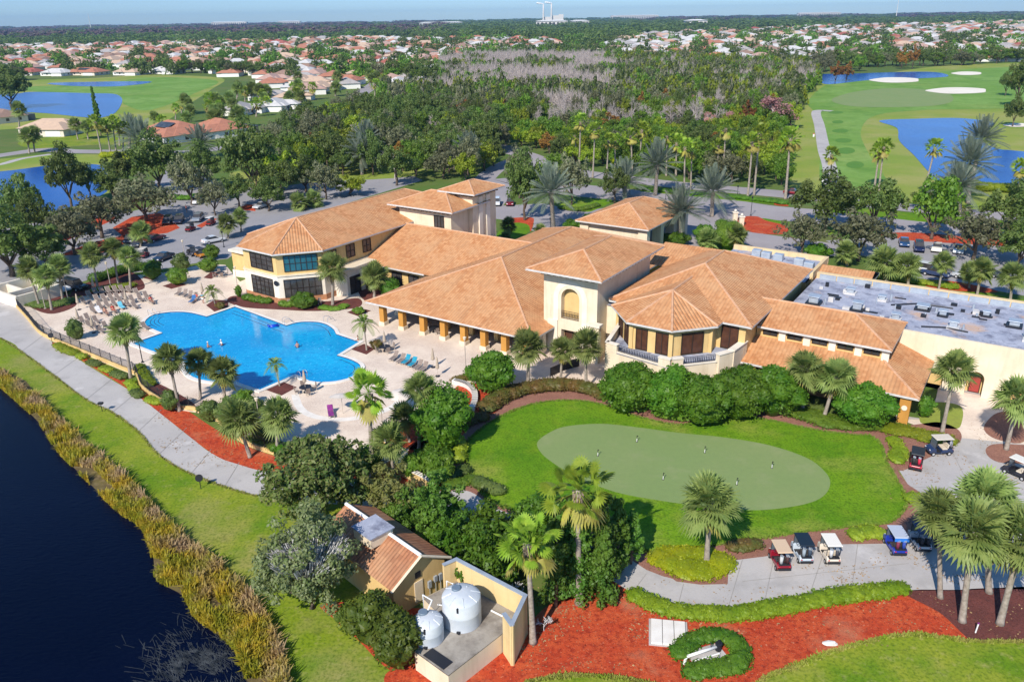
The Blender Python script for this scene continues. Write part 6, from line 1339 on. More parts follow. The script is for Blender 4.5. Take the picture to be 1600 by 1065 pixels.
# --- broadleaf trees, each where the photograph has it
for k, x, b, t, w, lab in [
 ('oak', 112, 324, 250, 62, 'dark oak with pale trunk against the lower left pond'), ('oak2', 142, 312, 262, 44, 'smaller dark oak right of the one with a pale trunk at the pond'),
 ('oak2', 40, 366, 288, 66, 'flat-topped oak against the lower left pond'), ('oak', 60, 378, 322, 60, 'oak under the flat-topped one, over the car park edge'), ('oak', 12, 352, 318, 40, 'oak at the left picture edge beside the pond'),
 ('grey', 228, 346, 288, 96, 'broad grey-green oak over the red island of the left car park'), ('grey', 160, 372, 312, 88, 'grey-green oak left of the red island'), ('grey', 118, 398, 338, 88, 'grey-green oak in the middle of the shaded parking'), ('oak', 20, 432, 352, 130, 'broad dark oak at the left edge above the white yard'), ('oak', 75, 420, 372, 70, 'dark oak touching the fan palms of the white yard'),
 ('oak', 252, 300, 228, 82, 'tall dark oak behind the left car park'), ('oak2', 200, 300, 246, 56, 'dark oak right of the lower left pond'), ('oak', 180, 318, 272, 54, 'dark oak beside the pond bank grass'), ('oak', 397, 302, 214, 84, 'largest dark oak, behind the round red bed'), ('grey', 337, 337, 290, 44, 'small tree with a thin trunk in the car park island'), ('oak2', 374, 324, 282, 50, 'small oak in the round red bed'), ('grey', 300, 320, 258, 60, 'grey-green tree at the back of the left car park'), ('oak', 318, 298, 240, 60, 'oak between the dark tall one and the largest one'),
 ('yel', 438, 300, 238, 62, 'yellow-green tree behind the left wing, left one'), ('oak2', 440, 312, 262, 66, 'oak on the dry verge behind the left wing'), ('grey', 510, 312, 262, 48, 'small round oak with visible trunk on the dry verge'), ('yel', 548, 306, 276, 56, 'yellow-green low tree touching the left wing roof'), ('oak', 478, 300, 258, 60, 'oak behind the verge in the middle'), ('oak2', 620, 290, 238, 60, 'oak behind the ridge end of the left wing'), ('oak', 420, 330, 290, 54, 'spreading oak between car park and left wing'), 
 ('oak', 820, 344, 262, 66, 'oak in the red-edged lawn at the entrance tower'), ('grey', 812, 310, 240, 50, 'grey-green oak behind the entrance oak'), ('grey', 893, 320, 254, 56, 'grey-green oak on the drive median, left'), ('oak2', 960, 318, 272, 46, 'oak on the drive median beside the date palm'), ('mid', 866, 290, 246, 50, 'bright feathery tree at the bend of the boulevard'),
 ('oak', 1288, 360, 290, 104, 'flat-topped dark oak on the near kerb of the boulevard, left'), ('oak2', 1362, 366, 294, 90, 'flat-topped dark oak on the near kerb of the boulevard, right'), ('grey', 1340, 408, 340, 92, 'grey-green oak behind the flat roof'), ('grey', 1252, 398, 342, 62, 'sparse pale tree behind the flat parapet'), ('mid', 1455, 374, 284, 76, 'tall loose green tree in front of the silver date palms'), ('oak', 1575, 374, 305, 84, 'dark oak at the right picture edge'), ('grey', 1520, 406, 342, 90, 'grey-green oak over the right car park'), ('oak', 1590, 420, 362, 80, 'dark oak at the right edge over the car park'), ('oak2', 1440, 328, 300, 40, 'small dark tree at the foot of the leaning palm'), ('oak2', 1590, 270, 112, 30, 'pine at the far right edge of the fairway')][:-1]:
    tree(k, x, b, t, w, lab)
for x, b, t, w, lab in [(1588, 168, 106, 44, 'dark tree at the right edge beside the far bunker'), (1570, 150, 118, 24, 'smaller dark tree left of the one at the fairway edge'), (1582, 198, 160, 30, 'lone tree near the small sand patch at the right edge')]: tree('oak', x, b, t, w, lab)
tree('pine', 158, 212, 135, 15, 'dark columnar Norfolk pine beside the left pond'); tree('oak', 20, 170, 120, 66, 'big dark oak at the left edge beside the upper pond')
tree('pink', 1208, 205, 140, 82, 'large red-budding tree at the edge of the wood beside the cart path')
for x, b, t, w, lab in [(1425, 108, 72, 16, 'rust and gold cypress at the far pond, right'), (1408, 108, 78, 18, 'rusty cypress at the far pond, left'), (1305, 128, 98, 20, 'rusty bare cypress standing in the far pond, left'), (1322, 127, 98, 20, 'rusty bare cypress standing in the far pond, right')]: tree('rust', x, b, t, w, lab)

# --- foreground trees
def fore(name, lab, cat, lm, cx, base, top, w, n, per, ls, seed, **kw):
    H = hgt(cx, base, top); r = w/2/ppm(cx, base); tr = kw.pop('trunk', .22)*H
    e = tree_proto(name, lab, cat, lm, r, (H-tr)*1.0, tr, n, per, ls, seed, **kw); e.location = g(cx, base); return e
fore('magnolia_tree', 'large dark magnolia with brown undersided leaves in front of the path', 'tree', L_mag, 503, 803, 690, 165, 150, 95, .28, 41, blob=.16, lump=.42, trunk=.12)
L_sage = leafmat('sage_leaves', (.19, .28, .07), (.30, .36, .14), (.44, .46, .37), scale=1.4)
e = fore('half_bare_tree', 'big rounded sage green tree with whitish bare twigs left of the pump house', 'tree', L_sage, 488, 950, 806, 138, 170, 95, .19, 51, blob=.18, lump=.28, trunk=.1)
V = []; q_ = random.Random(8); Hc = 6.3
for i in range(1500):
    a = q_.uniform(0, 6.28); t = q_.random()**.6; b0 = Vector((1.0*t*math.cos(a), 1.0*t*math.sin(a), 2.4+1.2*q_.random())); b1 = Vector((3.1*t*math.cos(a)+.3, 3.1*t*math.sin(a), 3.6+3.1*(1-.42*t*t)*q_.uniform(.86, 1.16))); k0 = b0.lerp(b1, q_.uniform(.2, .55)); s_ = (b1-b0).cross(Vector((q_.gauss(0, 1), q_.gauss(0, 1), q_.gauss(0, 1)))).normalized()*.034; V.append([k0-s_*1.5, k0+s_*1.5, b1+s_*.7, b1-s_*.7])
link('bare_twigs', quadmesh('bare_twigs', np.array([[tuple(x) for x in q] for q in V]), mat=plain('pale_twigs', (.56, .55, .54), .9)), None, e)
fore('willow_shrub', 'loose yellow-green willowy tree behind the pump house', 'tree', leafmat('willow_leaves', (.25, .28, .06), (.32, .31, .12), (.14, .20, .03), scale=1.2), 612, 812, 735, 100, 70, 80, .2, 43, blob=.2, lump=.45, trunk=.1)
fore('cedar_tree', 'bright green cedar with pointed top behind the tank yard', 'tree', L_pod, 690, 850, 746, 88, 90, 85, .2, 44, blob=.2, lump=.4, trunk=.08)
fore('cedar_tree', 'low cedar left of the pointed one over the pump house roof', 'tree', L_pod, 645, 838, 772, 80, 60, 80, .2, 45, blob=.22, lump=.4, trunk=.08)
def conifers(items):
    for x, b, t, w, sd, lab in items:
        H = hgt(x, b, t); r = w/2/ppm(x, b); e = empty('podocarpus_tree', lab, 'tree', g(x, b)); rr_ = random.Random(sd); cs = []; rd = []
        for i in range(int(90)):
            f = rr_.random()**.8; k = r*(1-f*.72)*rr_.uniform(.25, 1); a = rr_.uniform(0, 6.28); cs.append((k*math.cos(a), k*math.sin(a), H*(.08+.9*f))); rd.append(r*.26*(1.15-f*.7))
        link('crown', quadmesh('crown', leaves(cs, rd, 75, .17, 1.5, seed=sd), mat=L_pod), None, e); MB().tube([(0, 0, 0), (.1, 0, H*.6), (0, .05, H*.95)], [.16, .1, .03], 7).obj('trunk', M_trunk, e, smooth=True)
conifers([(868, 948, 812, 66, 61, 'dark conifer left of the palm trunk by the red mulch'), (905, 935, 790, 70, 62, 'dark conifer around the tallest fan palm trunk'), (940, 925, 770, 70, 63, 'dark conifer right of the tallest fan palm'), (962, 900, 778, 56, 64, 'dark conifer nearest the putting lawn'), (985, 880, 800, 44, 65, 'short dark conifer at the edge of the putting lawn'), (880, 905, 800, 60, 66, 'dark conifer behind the others'), (940, 940, 830, 54, 67, 'dark conifer lowest on the red mulch')])
for x, b, t, w, sd, lab in [(778, 858, 800, 100, 75, 'broad green shrub mass behind the tank yard, left'), (842, 855, 785, 110, 76, 'broad green shrub mass behind the tank yard, right'), (760, 905, 830, 110, 77, 'green shrub hanging over the tank yard wall'), (850, 895, 800, 90, 78, 'green shrub behind the tall fan palm with the orange leaf'), (700, 875, 810, 70, 79, 'green shrub at the corner of the yard wall'), (905, 850, 770, 80, 80, 'green shrub among conifers beside the putting lawn')]:
    fore('broad_shrub', lab, 'shrub', L_bush, x, b, t, w, 70, 80, .23, sd, blob=.22, lump=.35, trunk=.05)
e = bare_proto('dead_shrub', 'grey leafless shrub beside the yard wall', 'shrub', 2.6, 81, plain('pale_twigs', (.46, .45, .45), .9), 3, .7); e.location = g(800, 940); e.scale = (1.2, 1.2, 1.0); 
o = bare_proto('dead_shrub', 'small grey leafless shrub at the foot of the tall fan palm', 'shrub', 1.8, 82, plain('pale_twigs', (.46, .45, .45), .9), 3, .7); o.location = g(850, 985)
# big clipped bushes
def roundbush(cx, base, top, w, mat, lab, seed, n=20, name='round_bush', dens=24, size=.25, cat='bush', stems=False):
    H = hgt(cx, base, top); r = w/2/ppm(cx, base); q = random.Random(seed); L = [((0, 0, H*.42), (r*.78, r*.78, H*.44))]
    for i in range(n):
        a = i*2.4; k_ = r*.78*((i+.5)/n)**.5; zz = H*(.80-.42*(k_/r)**1.5)*q.uniform(.8, 1.08); b_ = r*q.uniform(.2, .36); L.append(((k_*math.cos(a), k_*math.sin(a), zz), (b_, b_, b_*.8)))
    if stems: L = [((c[0], c[1], c[2]*.8+H*.25), (a_, b_, c_*.75)) for c, (a_, b_, c_) in L]
    return bush(name, lab, cat, L, mat, dens, size, seed, g(cx, base), None, stems)
for a in [(982, 640, 562, 108, L_bush, 'big clipped dark green bush under the left end of the balcony', 1), (1046, 648, 572, 104, L_bush, 'big clipped bush under the middle of the balcony', 2), (1096, 660, 580, 100, L_bush, 'big clipped bush standing forward of the balcony bushes', 3), (1150, 650, 570, 108, L_bush, 'big clipped bush under the right balcony pier', 4), (1208, 645, 568, 92, L_bush, 'big clipped bush under the low shop roof', 5), (768, 612, 544, 82, L_bush, 'round clipped bush at the end of the covered terrace', 6), (692, 700, 586, 104, L_bush, 'tall dark bush beside the curved seat wall', 7), (1345, 662, 596, 100, L_bush, 'clipped bush before the end of the shop wing', 8), (580, 738, 690, 50, L_bush, 'dark bush behind the tall fan palm at the foot of the deck', 9), (674, 732, 700, 72, L_bush, 'dark low bush in shade below the tall bush', 10), (685, 752, 705, 58, L_mid, 'bright round clipped bush above the ochre garden wall', 11), (645, 745, 706, 40, L_mid, 'bright bush left of the round clipped one', 12)]: roundbush(*a)
for a in [(280, 444, 415, 40, L_mid, 'white-flowering round shrub in the square bed', 21), (240, 436, 402, 40, L_bush, 'dark round shrub behind the white-flowering one', 22), (285, 424, 392, 34, L_oak, 'round shrub at the car park edge', 23), (327, 424, 400, 36, L_mid, 'pale-flowering shrub beside the left table', 24), (332, 405, 378, 30, L_mid, 'feathery small tree by the parapet wall', 25), (374, 464, 442, 14, L_bush, 'small clipped bush at the left corner of the glass-fronted wing', 26), (476, 481, 454, 46, L_bush, 'rounded bush under the teal window', 27), (561, 490, 478, 22, L_mid, 'low green shrub in the square bed before the court', 28), (610, 465, 428, 40, L_bush, 'dark shrub in the court beside the short palm', 29), (588, 545, 528, 22, L_brown, 'bronze croton beside the coconut palm bed', 30), (345, 482, 470, 18, L_brown, 'dark red ti plant at the foot of the small coconut palm', 31), (1443, 652, 612, 30, L_bush, 'clipped bush behind the ochre end column of the shop', 32), (862, 346, 322, 0, L_mid, '', 33), (1136, 388, 338, 62, L_mid, 'large bright bush at the corner of the drive', 34), (1100, 385, 345, 40, L_bush, 'dark bush behind the right block', 35), (895, 358, 343, 34, L_bush, 'dark rounded bush left of the drive shelter', 36), (1040, 380, 362, 28, L_bush, 'bush before the drive shelter column', 37), (918, 346, 332, 20, L_mid, 'bush at the left eave of the drive shelter', 38), (990, 372, 356, 24, L_bush, 'small palm-like bush in front of the shelter wall', 39), (1498, 333, 318, 22, L_gold, 'bright yellow bush on the boulevard median', 40), (1060, 382, 360, 40, L_bush, 'bush at the foot of the shelter date palm', 41), (1275, 402, 378, 50, L_bush, 'dark bush behind the parapet', 42), (120, 530, 492, 32, L_oak, 'straggly flowering shrub inside the fence by the folded umbrellas', 43), (365, 668, 612, 56, L_oak, 'tall dark shrub inside the fence below the pool', 44), (400, 650, 618, 44, L_oak, 'dark shrub at the edge of the deck below the pool', 45), (268, 642, 604, 34, L_oak, 'dark shrub at the foot of the left of three palms', 46), (495, 720, 690, 60, L_mid, 'shrub along the fence behind the magnolia', 47), (445, 712, 690, 44, L_bush, 'shrub in shade behind the straight fan palm', 48), (330, 655, 622, 46, L_oak, 'loose dark shrub under the brownish fan palm', 50), (415, 690, 655, 50, L_oak, 'dark shrub behind the leaning fan palm', 51), (384, 636, 606, 40, L_mid, 'bright shrub at the near edge of the pool deck', 52), (750, 720, 690, 0, L_mid, '', 49)]:
    if a[3]: roundbush(*a, n=6, name='shrub', cat='shrub', size=.16)
L_myr = leafmat('myrtle_leaves', (.09, .15, .018), (.16, .21, .03), (.04, .075, .012), scale=1.2)
roundbush(585, 1002, 918, 92, L_myr, 'dark rounded shrub left of the tank platform, upper', 71, 22, 'dark_shrub', 34, .19)
roundbush(622, 1040, 948, 88, L_myr, 'dark rounded shrub left of the tank platform, lower', 72, 22, 'dark_shrub', 34, .19)
roundbush(552, 985, 935, 56, L_myr, 'small dark shrub at the foot of the sage green tree', 73, 16, 'dark_shrub', 34, .19)
# hedges and ground cover
def H_(lab, px, w, h, m, sd, **k): return hedge('hedge', lab, 'hedge', px, w, h, m, sd, **k)
H_('bronze-tipped hedge curving round the top of the putting lawn', [(762, 640), (775, 630), (800, 618), (835, 610), (870, 607), (905, 609), (948, 622)], 2.2, 1.2, L_brown, 3)
H_('bronze hedge clump beside the seat wall', [(715, 668), (735, 660), (757, 655)], 1.8, .9, L_brown, 4)
H_('green low hedge below the balcony bushes', [(962, 632), (990, 638), (1010, 640)], 1.2, .5, L_mid, 5); H_('green low hedge between mulch and balcony bushes, right', [(1030, 648), (1060, 655), (1085, 650)], 1.4, .5, L_mid, 6)
H_('low green hedge wrapping the first big bush of the shop', [(1122, 640), (1140, 648), (1170, 644), (1185, 634)], 1.6, .6, L_mid, 7)
H_('broad ground-cover hedge before the shop wing', [(1190, 632), (1225, 640), (1260, 650), (1290, 660), (1330, 664), (1365, 666)], 3.0, .7, L_mid, 8, step=1.0)
H_('yellow-green ground cover between green and entry paving', [(1392, 672), (1420, 676), (1450, 684), (1485, 690)], 2.6, .5, L_yel, 9, step=1.0); H_('yellow-green ground cover beside the red cart', [(1396, 690), (1405, 705), (1400, 722)], 1.6, .5, L_yel, 10)
H_('lime hedge along the lower edge of the cart path', [(994, 934), (1030, 950), (1060, 958), (1100, 962), (1150, 962), (1200, 955), (1250, 945), (1320, 933), (1380, 926), (1414, 921)], 1.5, .65, L_lime, 11, dens=44)
H_('horseshoe hedge round the white irrigation pump', [(1062, 1022), (1075, 1008), (1100, 998), (1130, 998), (1152, 1012), (1158, 1030), (1145, 1044), (1110, 1048), (1080, 1053)], 1.3, .65, L_bush, 12, dens=50)
H_('golden ground cover round the stout palm', [(1038, 875), (1060, 888), (1085, 893), (1110, 890), (1132, 878)], 2.4, .5, L_gold, 13, dens=44); H_('golden ground cover behind the stout palm', [(1045, 866), (1075, 868), (1110, 866)], 1.8, .45, L_gold, 14, dens=44)
H_('brown-green hedge between the red cart and the stout palm', [(1145, 858), (1170, 854), (1192, 852)], 1.3, .6, L_brown, 15); H_('clipped hedge beside the blue cart', [(1338, 838), (1360, 834), (1376, 838)], 1.5, .7, L_yel, 16); H_('small hedge under the palms at the apron', [(1428, 782), (1445, 792), (1462, 794)], 1.6, .7, L_yel, 17)
H_('brown-green hedge at the left tip of the putting lawn', [(712, 690), (718, 706), (716, 722)], 1.5, .9, L_yel, 18); H_('square clipped hedge at the left tip of the lawn', [(700, 750), (715, 742), (730, 738)], 1.6, .8, L_oak, 19); H_('square clipped hedge beside the paved spur', [(750, 758), (768, 765), (785, 772)], 1.6, .8, L_oak, 20); H_('low hedge between ochre wall and spur', [(705, 760), (725, 756), (742, 748)], 1.4, .7, L_mid, 21)
H_('clipped hedge behind the lounger rows', [(150, 456), (170, 452), (190, 449), (212, 446)], 1.6, .7, L_yel, 22); H_('tall dark hedge between deck and car park', [(150, 440), (175, 432), (205, 424), (232, 420)], 2.0, 1.5, L_bush, 23); H_('clipped ground cover round the palms of the white yard', [(50, 474), (75, 478), (100, 474), (112, 468)], 2.4, .5, L_oak, 24, step=1.2)
H_('bright hedge along the base of the glass-fronted wing', [(386, 468), (405, 472), (424, 474)], 1.3, 1.0, L_bush, 25); H_('bright hedge under the teal window', [(442, 478), (470, 478), (497, 474)], 1.4, .9, L_mid, 26); H_('low hedge right of the fan palm at the left wing', [(506, 482), (525, 484), (542, 478)], 1.4, .5, L_mid, 27)
H_('ground-cover hedge in the bed along the path, upper', [(90, 541), (104, 549), (120, 555)], 1.3, .6, L_yel, 28); 
for i, px in enumerate([[(125, 558), (134, 562)], [(142, 567), (156, 573)], [(162, 577), (174, 583)], [(180, 586), (196, 593)], [(203, 600), (212, 612)], [(212, 615), (220, 622)], [(236, 626), (250, 632)]]): H_(['first', 'second', 'third', 'fourth', 'fifth', 'sixth', 'seventh'][i]+' clipped tuft in the red bed along the path, from the upper end', px, 1.2, .6, L_oak if i % 2 else L_yel, 30+i)
H_('bright hedge inside the fence at its bend', [(219, 577), (226, 590), (238, 606)], 1.3, .8, L_lime, 38); H_('hedge along the near fence behind the magnolia', [(395, 690), (430, 702), (470, 708), (510, 712)], 1.4, .9, L_mid, 39)
H_('flower bed hedge by the seat wall', [(715, 596), (728, 592), (748, 594)], 1.4, .6, L_brown, 40); H_('low hedge on the boulevard median, left part', [(1000, 295), (1050, 301), (1100, 305)], 2.4, .8, L_bush, 41, step=1.5); H_('low hedge on the boulevard median, middle part', [(1140, 309), (1190, 314), (1232, 320)], 2.6, .8, L_bush, 42, step=1.5); H_('hedge on the drive median left of the shelter', [(880, 326), (905, 329), (935, 322)], 2, .8, L_mid, 43, step=1.4); H_('hedge of the right car park verge', [(1380, 436), (1440, 443), (1500, 452)], 2, .8, L_yel, 44, step=1.4); H_('green hedge behind the left car park', [(270, 310), (290, 312), (312, 309)], 2.4, 1.2, L_bush, 45, step=1.4); H_('golden shrubs on the far kerb before the wood', [(965, 262), (985, 264), (1000, 265)], 3, 3.0, L_gold, 46, step=2); H_('golden shrubs round the thin palms of the left pond', [(164, 246), (185, 246), (215, 252)], 3, 2.0, L_gold, 47, step=2); H_('yellow-green shrubs along the foot of the right pond', [(1500, 298), (1545, 298), (1600, 302)], 4, 2.2, L_yel, 48, step=2.2); H_('hedge of the left verge below the pond', [(70, 345), (95, 338), (118, 330)], 2.4, 1.4, L_oak, 49, step=1.6)
# --- reeds along the lake
L_reed = leafmat('reed_blades', (.66, .50, .04), (.38, .40, .03), (.62, .46, .25), scale=.6, attr=True, trans=.35)
OUT = [(0, 606), (32, 634), (60, 662), (84, 700), (113, 731), (148, 766), (181, 799), (219, 826), (234, 862), (243, 905), (283, 930), (303, 965), (343, 995), (370, 1025), (386, 1080), (392, 1150)]
INN = [(0, 578), (34, 606), (66, 628), (100, 662), (134, 694), (166, 722), (196, 748), (232, 784), (268, 822), (308, 856), (346, 886), (384, 922), (414, 962), (436, 1005), (452, 1060), (458, 1150)]
ol, il = smooth_open([g(*p) for p in OUT], 8), smooth_open([g(*p) for p in INN], 8)
V = []; T = []; n_ = len(ol)
for i in range(26000):
    f = NR.random()*(n_-1.001); k = int(f); u = f-k; v = NR.random(); a = ol[k].lerp(ol[k+1], u); b = il[k].lerp(il[k+1], u); p = a.lerp(b, v)
    nz = noise.noise(p*.55)+.5*noise.noise(p*1.7)
    if noise.noise(p*.35+Vector((9, 4, 0))) < -.22 and v < .5: continue
    h = (1.0+.65*nz)*(.5+.6*NR.random())*(1 if v > .1 else .7); h = max(h, .35); az = NR.random()*6.28; ln = NR.random()**1.6*.9
    d = Vector((math.cos(az), math.sin(az), 0)); s = Vector((-d.y, d.x, 0))*(.035+.05*NR.random()); m1 = p+d*ln*h*.25+Vector((0, 0, h*.6)); tp = p+d*ln*h*.9+Vector((0, 0, h*(1-.3*ln)))
    V.append((p-s, p+s, m1+s*.9, m1-s*.9)); V.append((m1-s*.9, m1+s*.9, tp+s*.2, tp-s*.2)); t = min(1, max(0, .14+1.2*(v-.58)+.9*1.5*noise.noise(p*.5+Vector((3, 3, 3)))+.4*(NR.random()-.5))); T += [t, t]
rd = link('reeds', quadmesh('reeds', np.array([[tuple(x) for x in q] for q in V]), T, L_reed)); kind(rd, 'stuff')
V = []
for i in range(1300):
    p = g(312+34*NR.normal(), 1046+34*NR.normal())
    if noise.noise(p*.6) < -.15: continue
    a = 0; az = 2.4+.8*NR.normal()*.5; l = .5+1.1*NR.random(); d = Vector((math.cos(az), math.sin(az), 0))*l; s = Vector((-d.y, d.x, 0)).normalized()*.013; z = Vector((0, 0, .018+.05*NR.random()))
    V.append((p+z-s, p+z+s, p+d+z+s, p+d+z-s))
wd_ = link('water_weeds', quadmesh('water_weeds', np.array([[tuple(x) for x in q] for q in V]), None, plain('drowned_weed', (.012, .014, .016), .4, (.085, .09, .09), 1.6))); kind(wd_, 'stuff')
# --- ragged grass along the lawn edges, fallen leaves
def ragged(px, n, wid, c1, c2, nm, h=.13, closed=True):
    l = [g(*p) for p in px]; l = smooth_closed(l) if closed else smooth_open(l); V = []; segs = [(l[i-1], l[i]) for i in range(0 if closed else 1, len(l))]; Ls = np.array([(b-a).length for a, b in segs]); cum = np.cumsum(Ls)
    for i in range(n):
        k = int(np.searchsorted(cum, NR.random()*cum[-1])); a, b = segs[min(k, len(segs)-1)]; p = a.lerp(b, NR.random()); d = (b-a).normalized(); nn = Vector((-d.y, d.x, 0)); p = p+nn*wid*NR.normal()*(.6+.6*noise.noise(p*.7)); p.z = .02
        az = NR.random()*6.28; s = Vector((math.cos(az), math.sin(az), 0))*.035; t = Vector((NR.normal()*.08, NR.normal()*.08, h*(.5+NR.random()))); V.append((p-s*1.6, p+s*1.6, p+t+s*.5, p+t-s*.5))
    o = link(nm, quadmesh(nm, np.array([[tuple(x) for x in q] for q in V]), None, plain(nm+'_blades', c1, .8, c2, 1.3))); kind(o, 'stuff')
ragged([(728, 700), (740, 680), (775, 655), (820, 635), (870, 626), (920, 628), (960, 638), (1000, 652), (1060, 664), (1100, 654), (1150, 650), (1210, 658), (1270, 671), (1330, 679), (1360, 681), (1378, 697), (1382, 715), (1395, 740), (1410, 765), (1416, 788), (1405, 805), (1384, 818), (1330, 823), (1263, 830), (1195, 840), (1128, 850), (1060, 862), (1010, 862), (985, 850), (940, 830), (860, 808), (800, 796), (760, 778), (735, 745)], 9000, .14, (.10, .20, .008), (.17, .22, .03), 'lawn_edge')
ragged([(820, 1066), (890, 1056), (950, 1058), (1003, 1066), (1120, 1092), (1180, 1070), (1200, 1057), (1240, 1042), (1290, 1022), (1340, 1007), (1390, 995), (1440, 992), (1520, 1002), (1600, 1003), (1700, 1004)], 8000, .16, (.17, .24, .012), (.28, .26, .06), 'lawn_edge', .15, False)
ragged([(0, 528), (34, 550), (84, 587), (135, 625), (176, 645), (216, 675), (243, 706), (270, 726), (304, 743), (355, 762), (389, 772), (415, 777), (470, 786)], 5000, .10, (.20, .25, .02), (.30, .26, .09), 'lawn_edge', .11, False)
ragged([(940, 826), (985, 848), (1010, 862)], 300, .2, (.17, .24, .012), (.28, .26, .06), 'lawn_edge', .12, False)
V = []
for i in range(5200):
    bx_ = [(760, 1600, 905, 1010), (1140, 1600, 850, 920), (240, 440, 625, 730), (760, 1160, 930, 1050), (1390, 1600, 660, 780)][i % 5]; x, y = NR.uniform(*bx_[:2]), NR.uniform(*bx_[2:])
    p = g(x, y)+Vector((0, 0, .045))
    if noise.noise(p*.35) < .02: continue
    a = NR.random()*6.28; s = .05+.06*NR.random(); u = Vector((math.cos(a), math.sin(a), NR.normal()*.25))*s; v = Vector((-math.sin(a), math.cos(a), NR.normal()*.25))*s*.6; V.append((p-u, p-v, p+u, p+v))
o = link('leaf_litter', quadmesh('leaf_litter', np.array([[tuple(x) for x in q] for q in V]), None, plain('dry_leaves', (.42, .27, .13), .9, (.20, .12, .06), .9))); kind(o, 'stuff')
# ---------------------------------------------------------------- woods
def inpoly(x, y, P):
    c = False; j = len(P)-1
    for i in range(len(P)):
        if (P[i][1] > y) != (P[j][1] > y) and x < (P[j][0]-P[i][0])*(y-P[i][1])/(P[j][1]-P[i][1])+P[i][0]: c = not c
        j = i
    return c
def scatter(P, sp, n=100000, seed=1, keep=None):
    """points spread over a piece of ground (outline surveyed from the photograph) at least sp metres apart"""
    r = random.Random(seed); W = [g(*p) for p in P]; xs = [p.x for p in W]; ys = [p.y for p in W]; PP = [(p.x, p.y) for p in W]; grid = {}; out = []
    A = (max(xs)-min(xs))*(max(ys)-min(ys)); tries = int(min(60000, A/sp**2*6))
    for _ in range(tries):
        x, y = r.uniform(min(xs), max(xs)), r.uniform(min(ys), max(ys))
        if not inpoly(x, y, PP): continue
        k = (int(x//sp), int(y//sp))
        if any((x-a)**2+(y-b)**2 < sp*sp for i in (-1, 0, 1) for j in (-1, 0, 1) for a, b in grid.get((k[0]+i, k[1]+j), ())): continue
        if keep and not keep(x, y): continue
        grid.setdefault(k, []).append((x, y)); out.append((x, y))
        if len(out) >= n: break
    return out
WOOD1 = [(392, 290), (420, 240), (470, 205), (540, 178), (640, 176), (700, 182), (760, 210), (788, 230), (770, 262), (738, 286), (650, 284), (560, 280), (480, 284), (430, 300)]
WOOD2 = [(792, 226), (770, 215), (690, 180), (600, 170), (600, 150), (680, 140), (690, 96), (760, 92), (900, 92), (1100, 100), (1272, 116), (1278, 132), (1252, 150), (1238, 185), (1226, 240), (1232, 296), (1140, 287), (1040, 279), (960, 269), (905, 260), (860, 248), (830, 236)]
W2far = lambda x, y: True
r7 = random.Random(70)
LAB = {'oak': ('dark green oak in the dense wood behind the clubhouse', 'dark oaks of the wood'), 'oak2': ('dark green oak in the dense wood behind the clubhouse', 'dark oaks of the wood'), 'mid': ('bright green broadleaf tree of the wood beyond the clubhouse', 'bright green trees of the wood'), 'yel': ('yellow-green tree of the wood beyond the clubhouse', 'yellow-green trees of the wood'), 'grey': ('greyish green tree of the wood beyond the clubhouse', 'greyish trees of the wood'), 'bare': ('leafless grey tree standing in the wood beyond the boulevard', 'leafless trees of the wood'), 'bare2': ('leafless grey tree standing in the wood beyond the boulevard', 'leafless trees of the wood'), 'pink': ('reddish budding tree in the wood beyond the boulevard', 'red-budding trees of the wood'), 'rust': ('rust-brown tree in the wood beyond the clubhouse', 'rust-brown trees of the wood')}
def wood(k, x, y, sx, H):
    o, h, r = PROTO[k]; return dup(o, (x, y, 0), r7.uniform(0, 6.28), (sx/r, sx/r*r7.uniform(.85, 1.15), H/h), *LAB[k])
pts1 = scatter(WOOD1, 6.6, seed=3)
for x, y in pts1:
    k = r7.choices(['oak', 'oak2', 'mid', 'yel', 'grey', 'bare2', 'rust'], [26, 16, 18, 16, 20, 5, 2])[0]; wood(k, x, y, r7.uniform(3.6, 5.4), r7.uniform(6.5, 10) if k != 'bare2' else 9)
pts2 = scatter(WOOD2, 5.6, seed=4); pts2.sort(key=lambda p: p[1]); n2 = 0; far2 = []
def near_bare(x, y): return noise.noise(Vector((x*.02, y*.02, 3)))
for x, y in pts2:
    pxx, pyy, _ = proj(x, y, 0)
    bareness = .6*near_bare(x, y)+(.34 if 92 < pyy < 152 and 640 < pxx < 960 else .10 if pyy < 150 else 0)+(.13 if 150 < pyy < 205 and 940 < pxx < 1230 else 0)-(.3 if pyy > 215 else 0)
    if bareness > .24: k = r7.choice(['bare', 'bare2', 'bare', 'pink' if pyy > 150 and r7.random() < .5 else 'bare2'])
    else: k = r7.choices(['mid', 'yel', 'oak', 'grey', 'oak2', 'rust'], [38, 34, 8, 12, 4, 2] if pyy > 190 else [22, 14, 18, 30, 10, 6])[0]
    H = r7.uniform(5, 7.5) if pyy > 205 else r7.uniform(6.5, 10.5)
    if k in ('bare', 'bare2', 'pink'): H *= 1.2
    if n2 < 330: wood(k, x, y, r7.uniform(2.8, 4.2), H); n2 += 1
    else: far2.append((k, x, y, r7.uniform(3.2, 4.6), H))
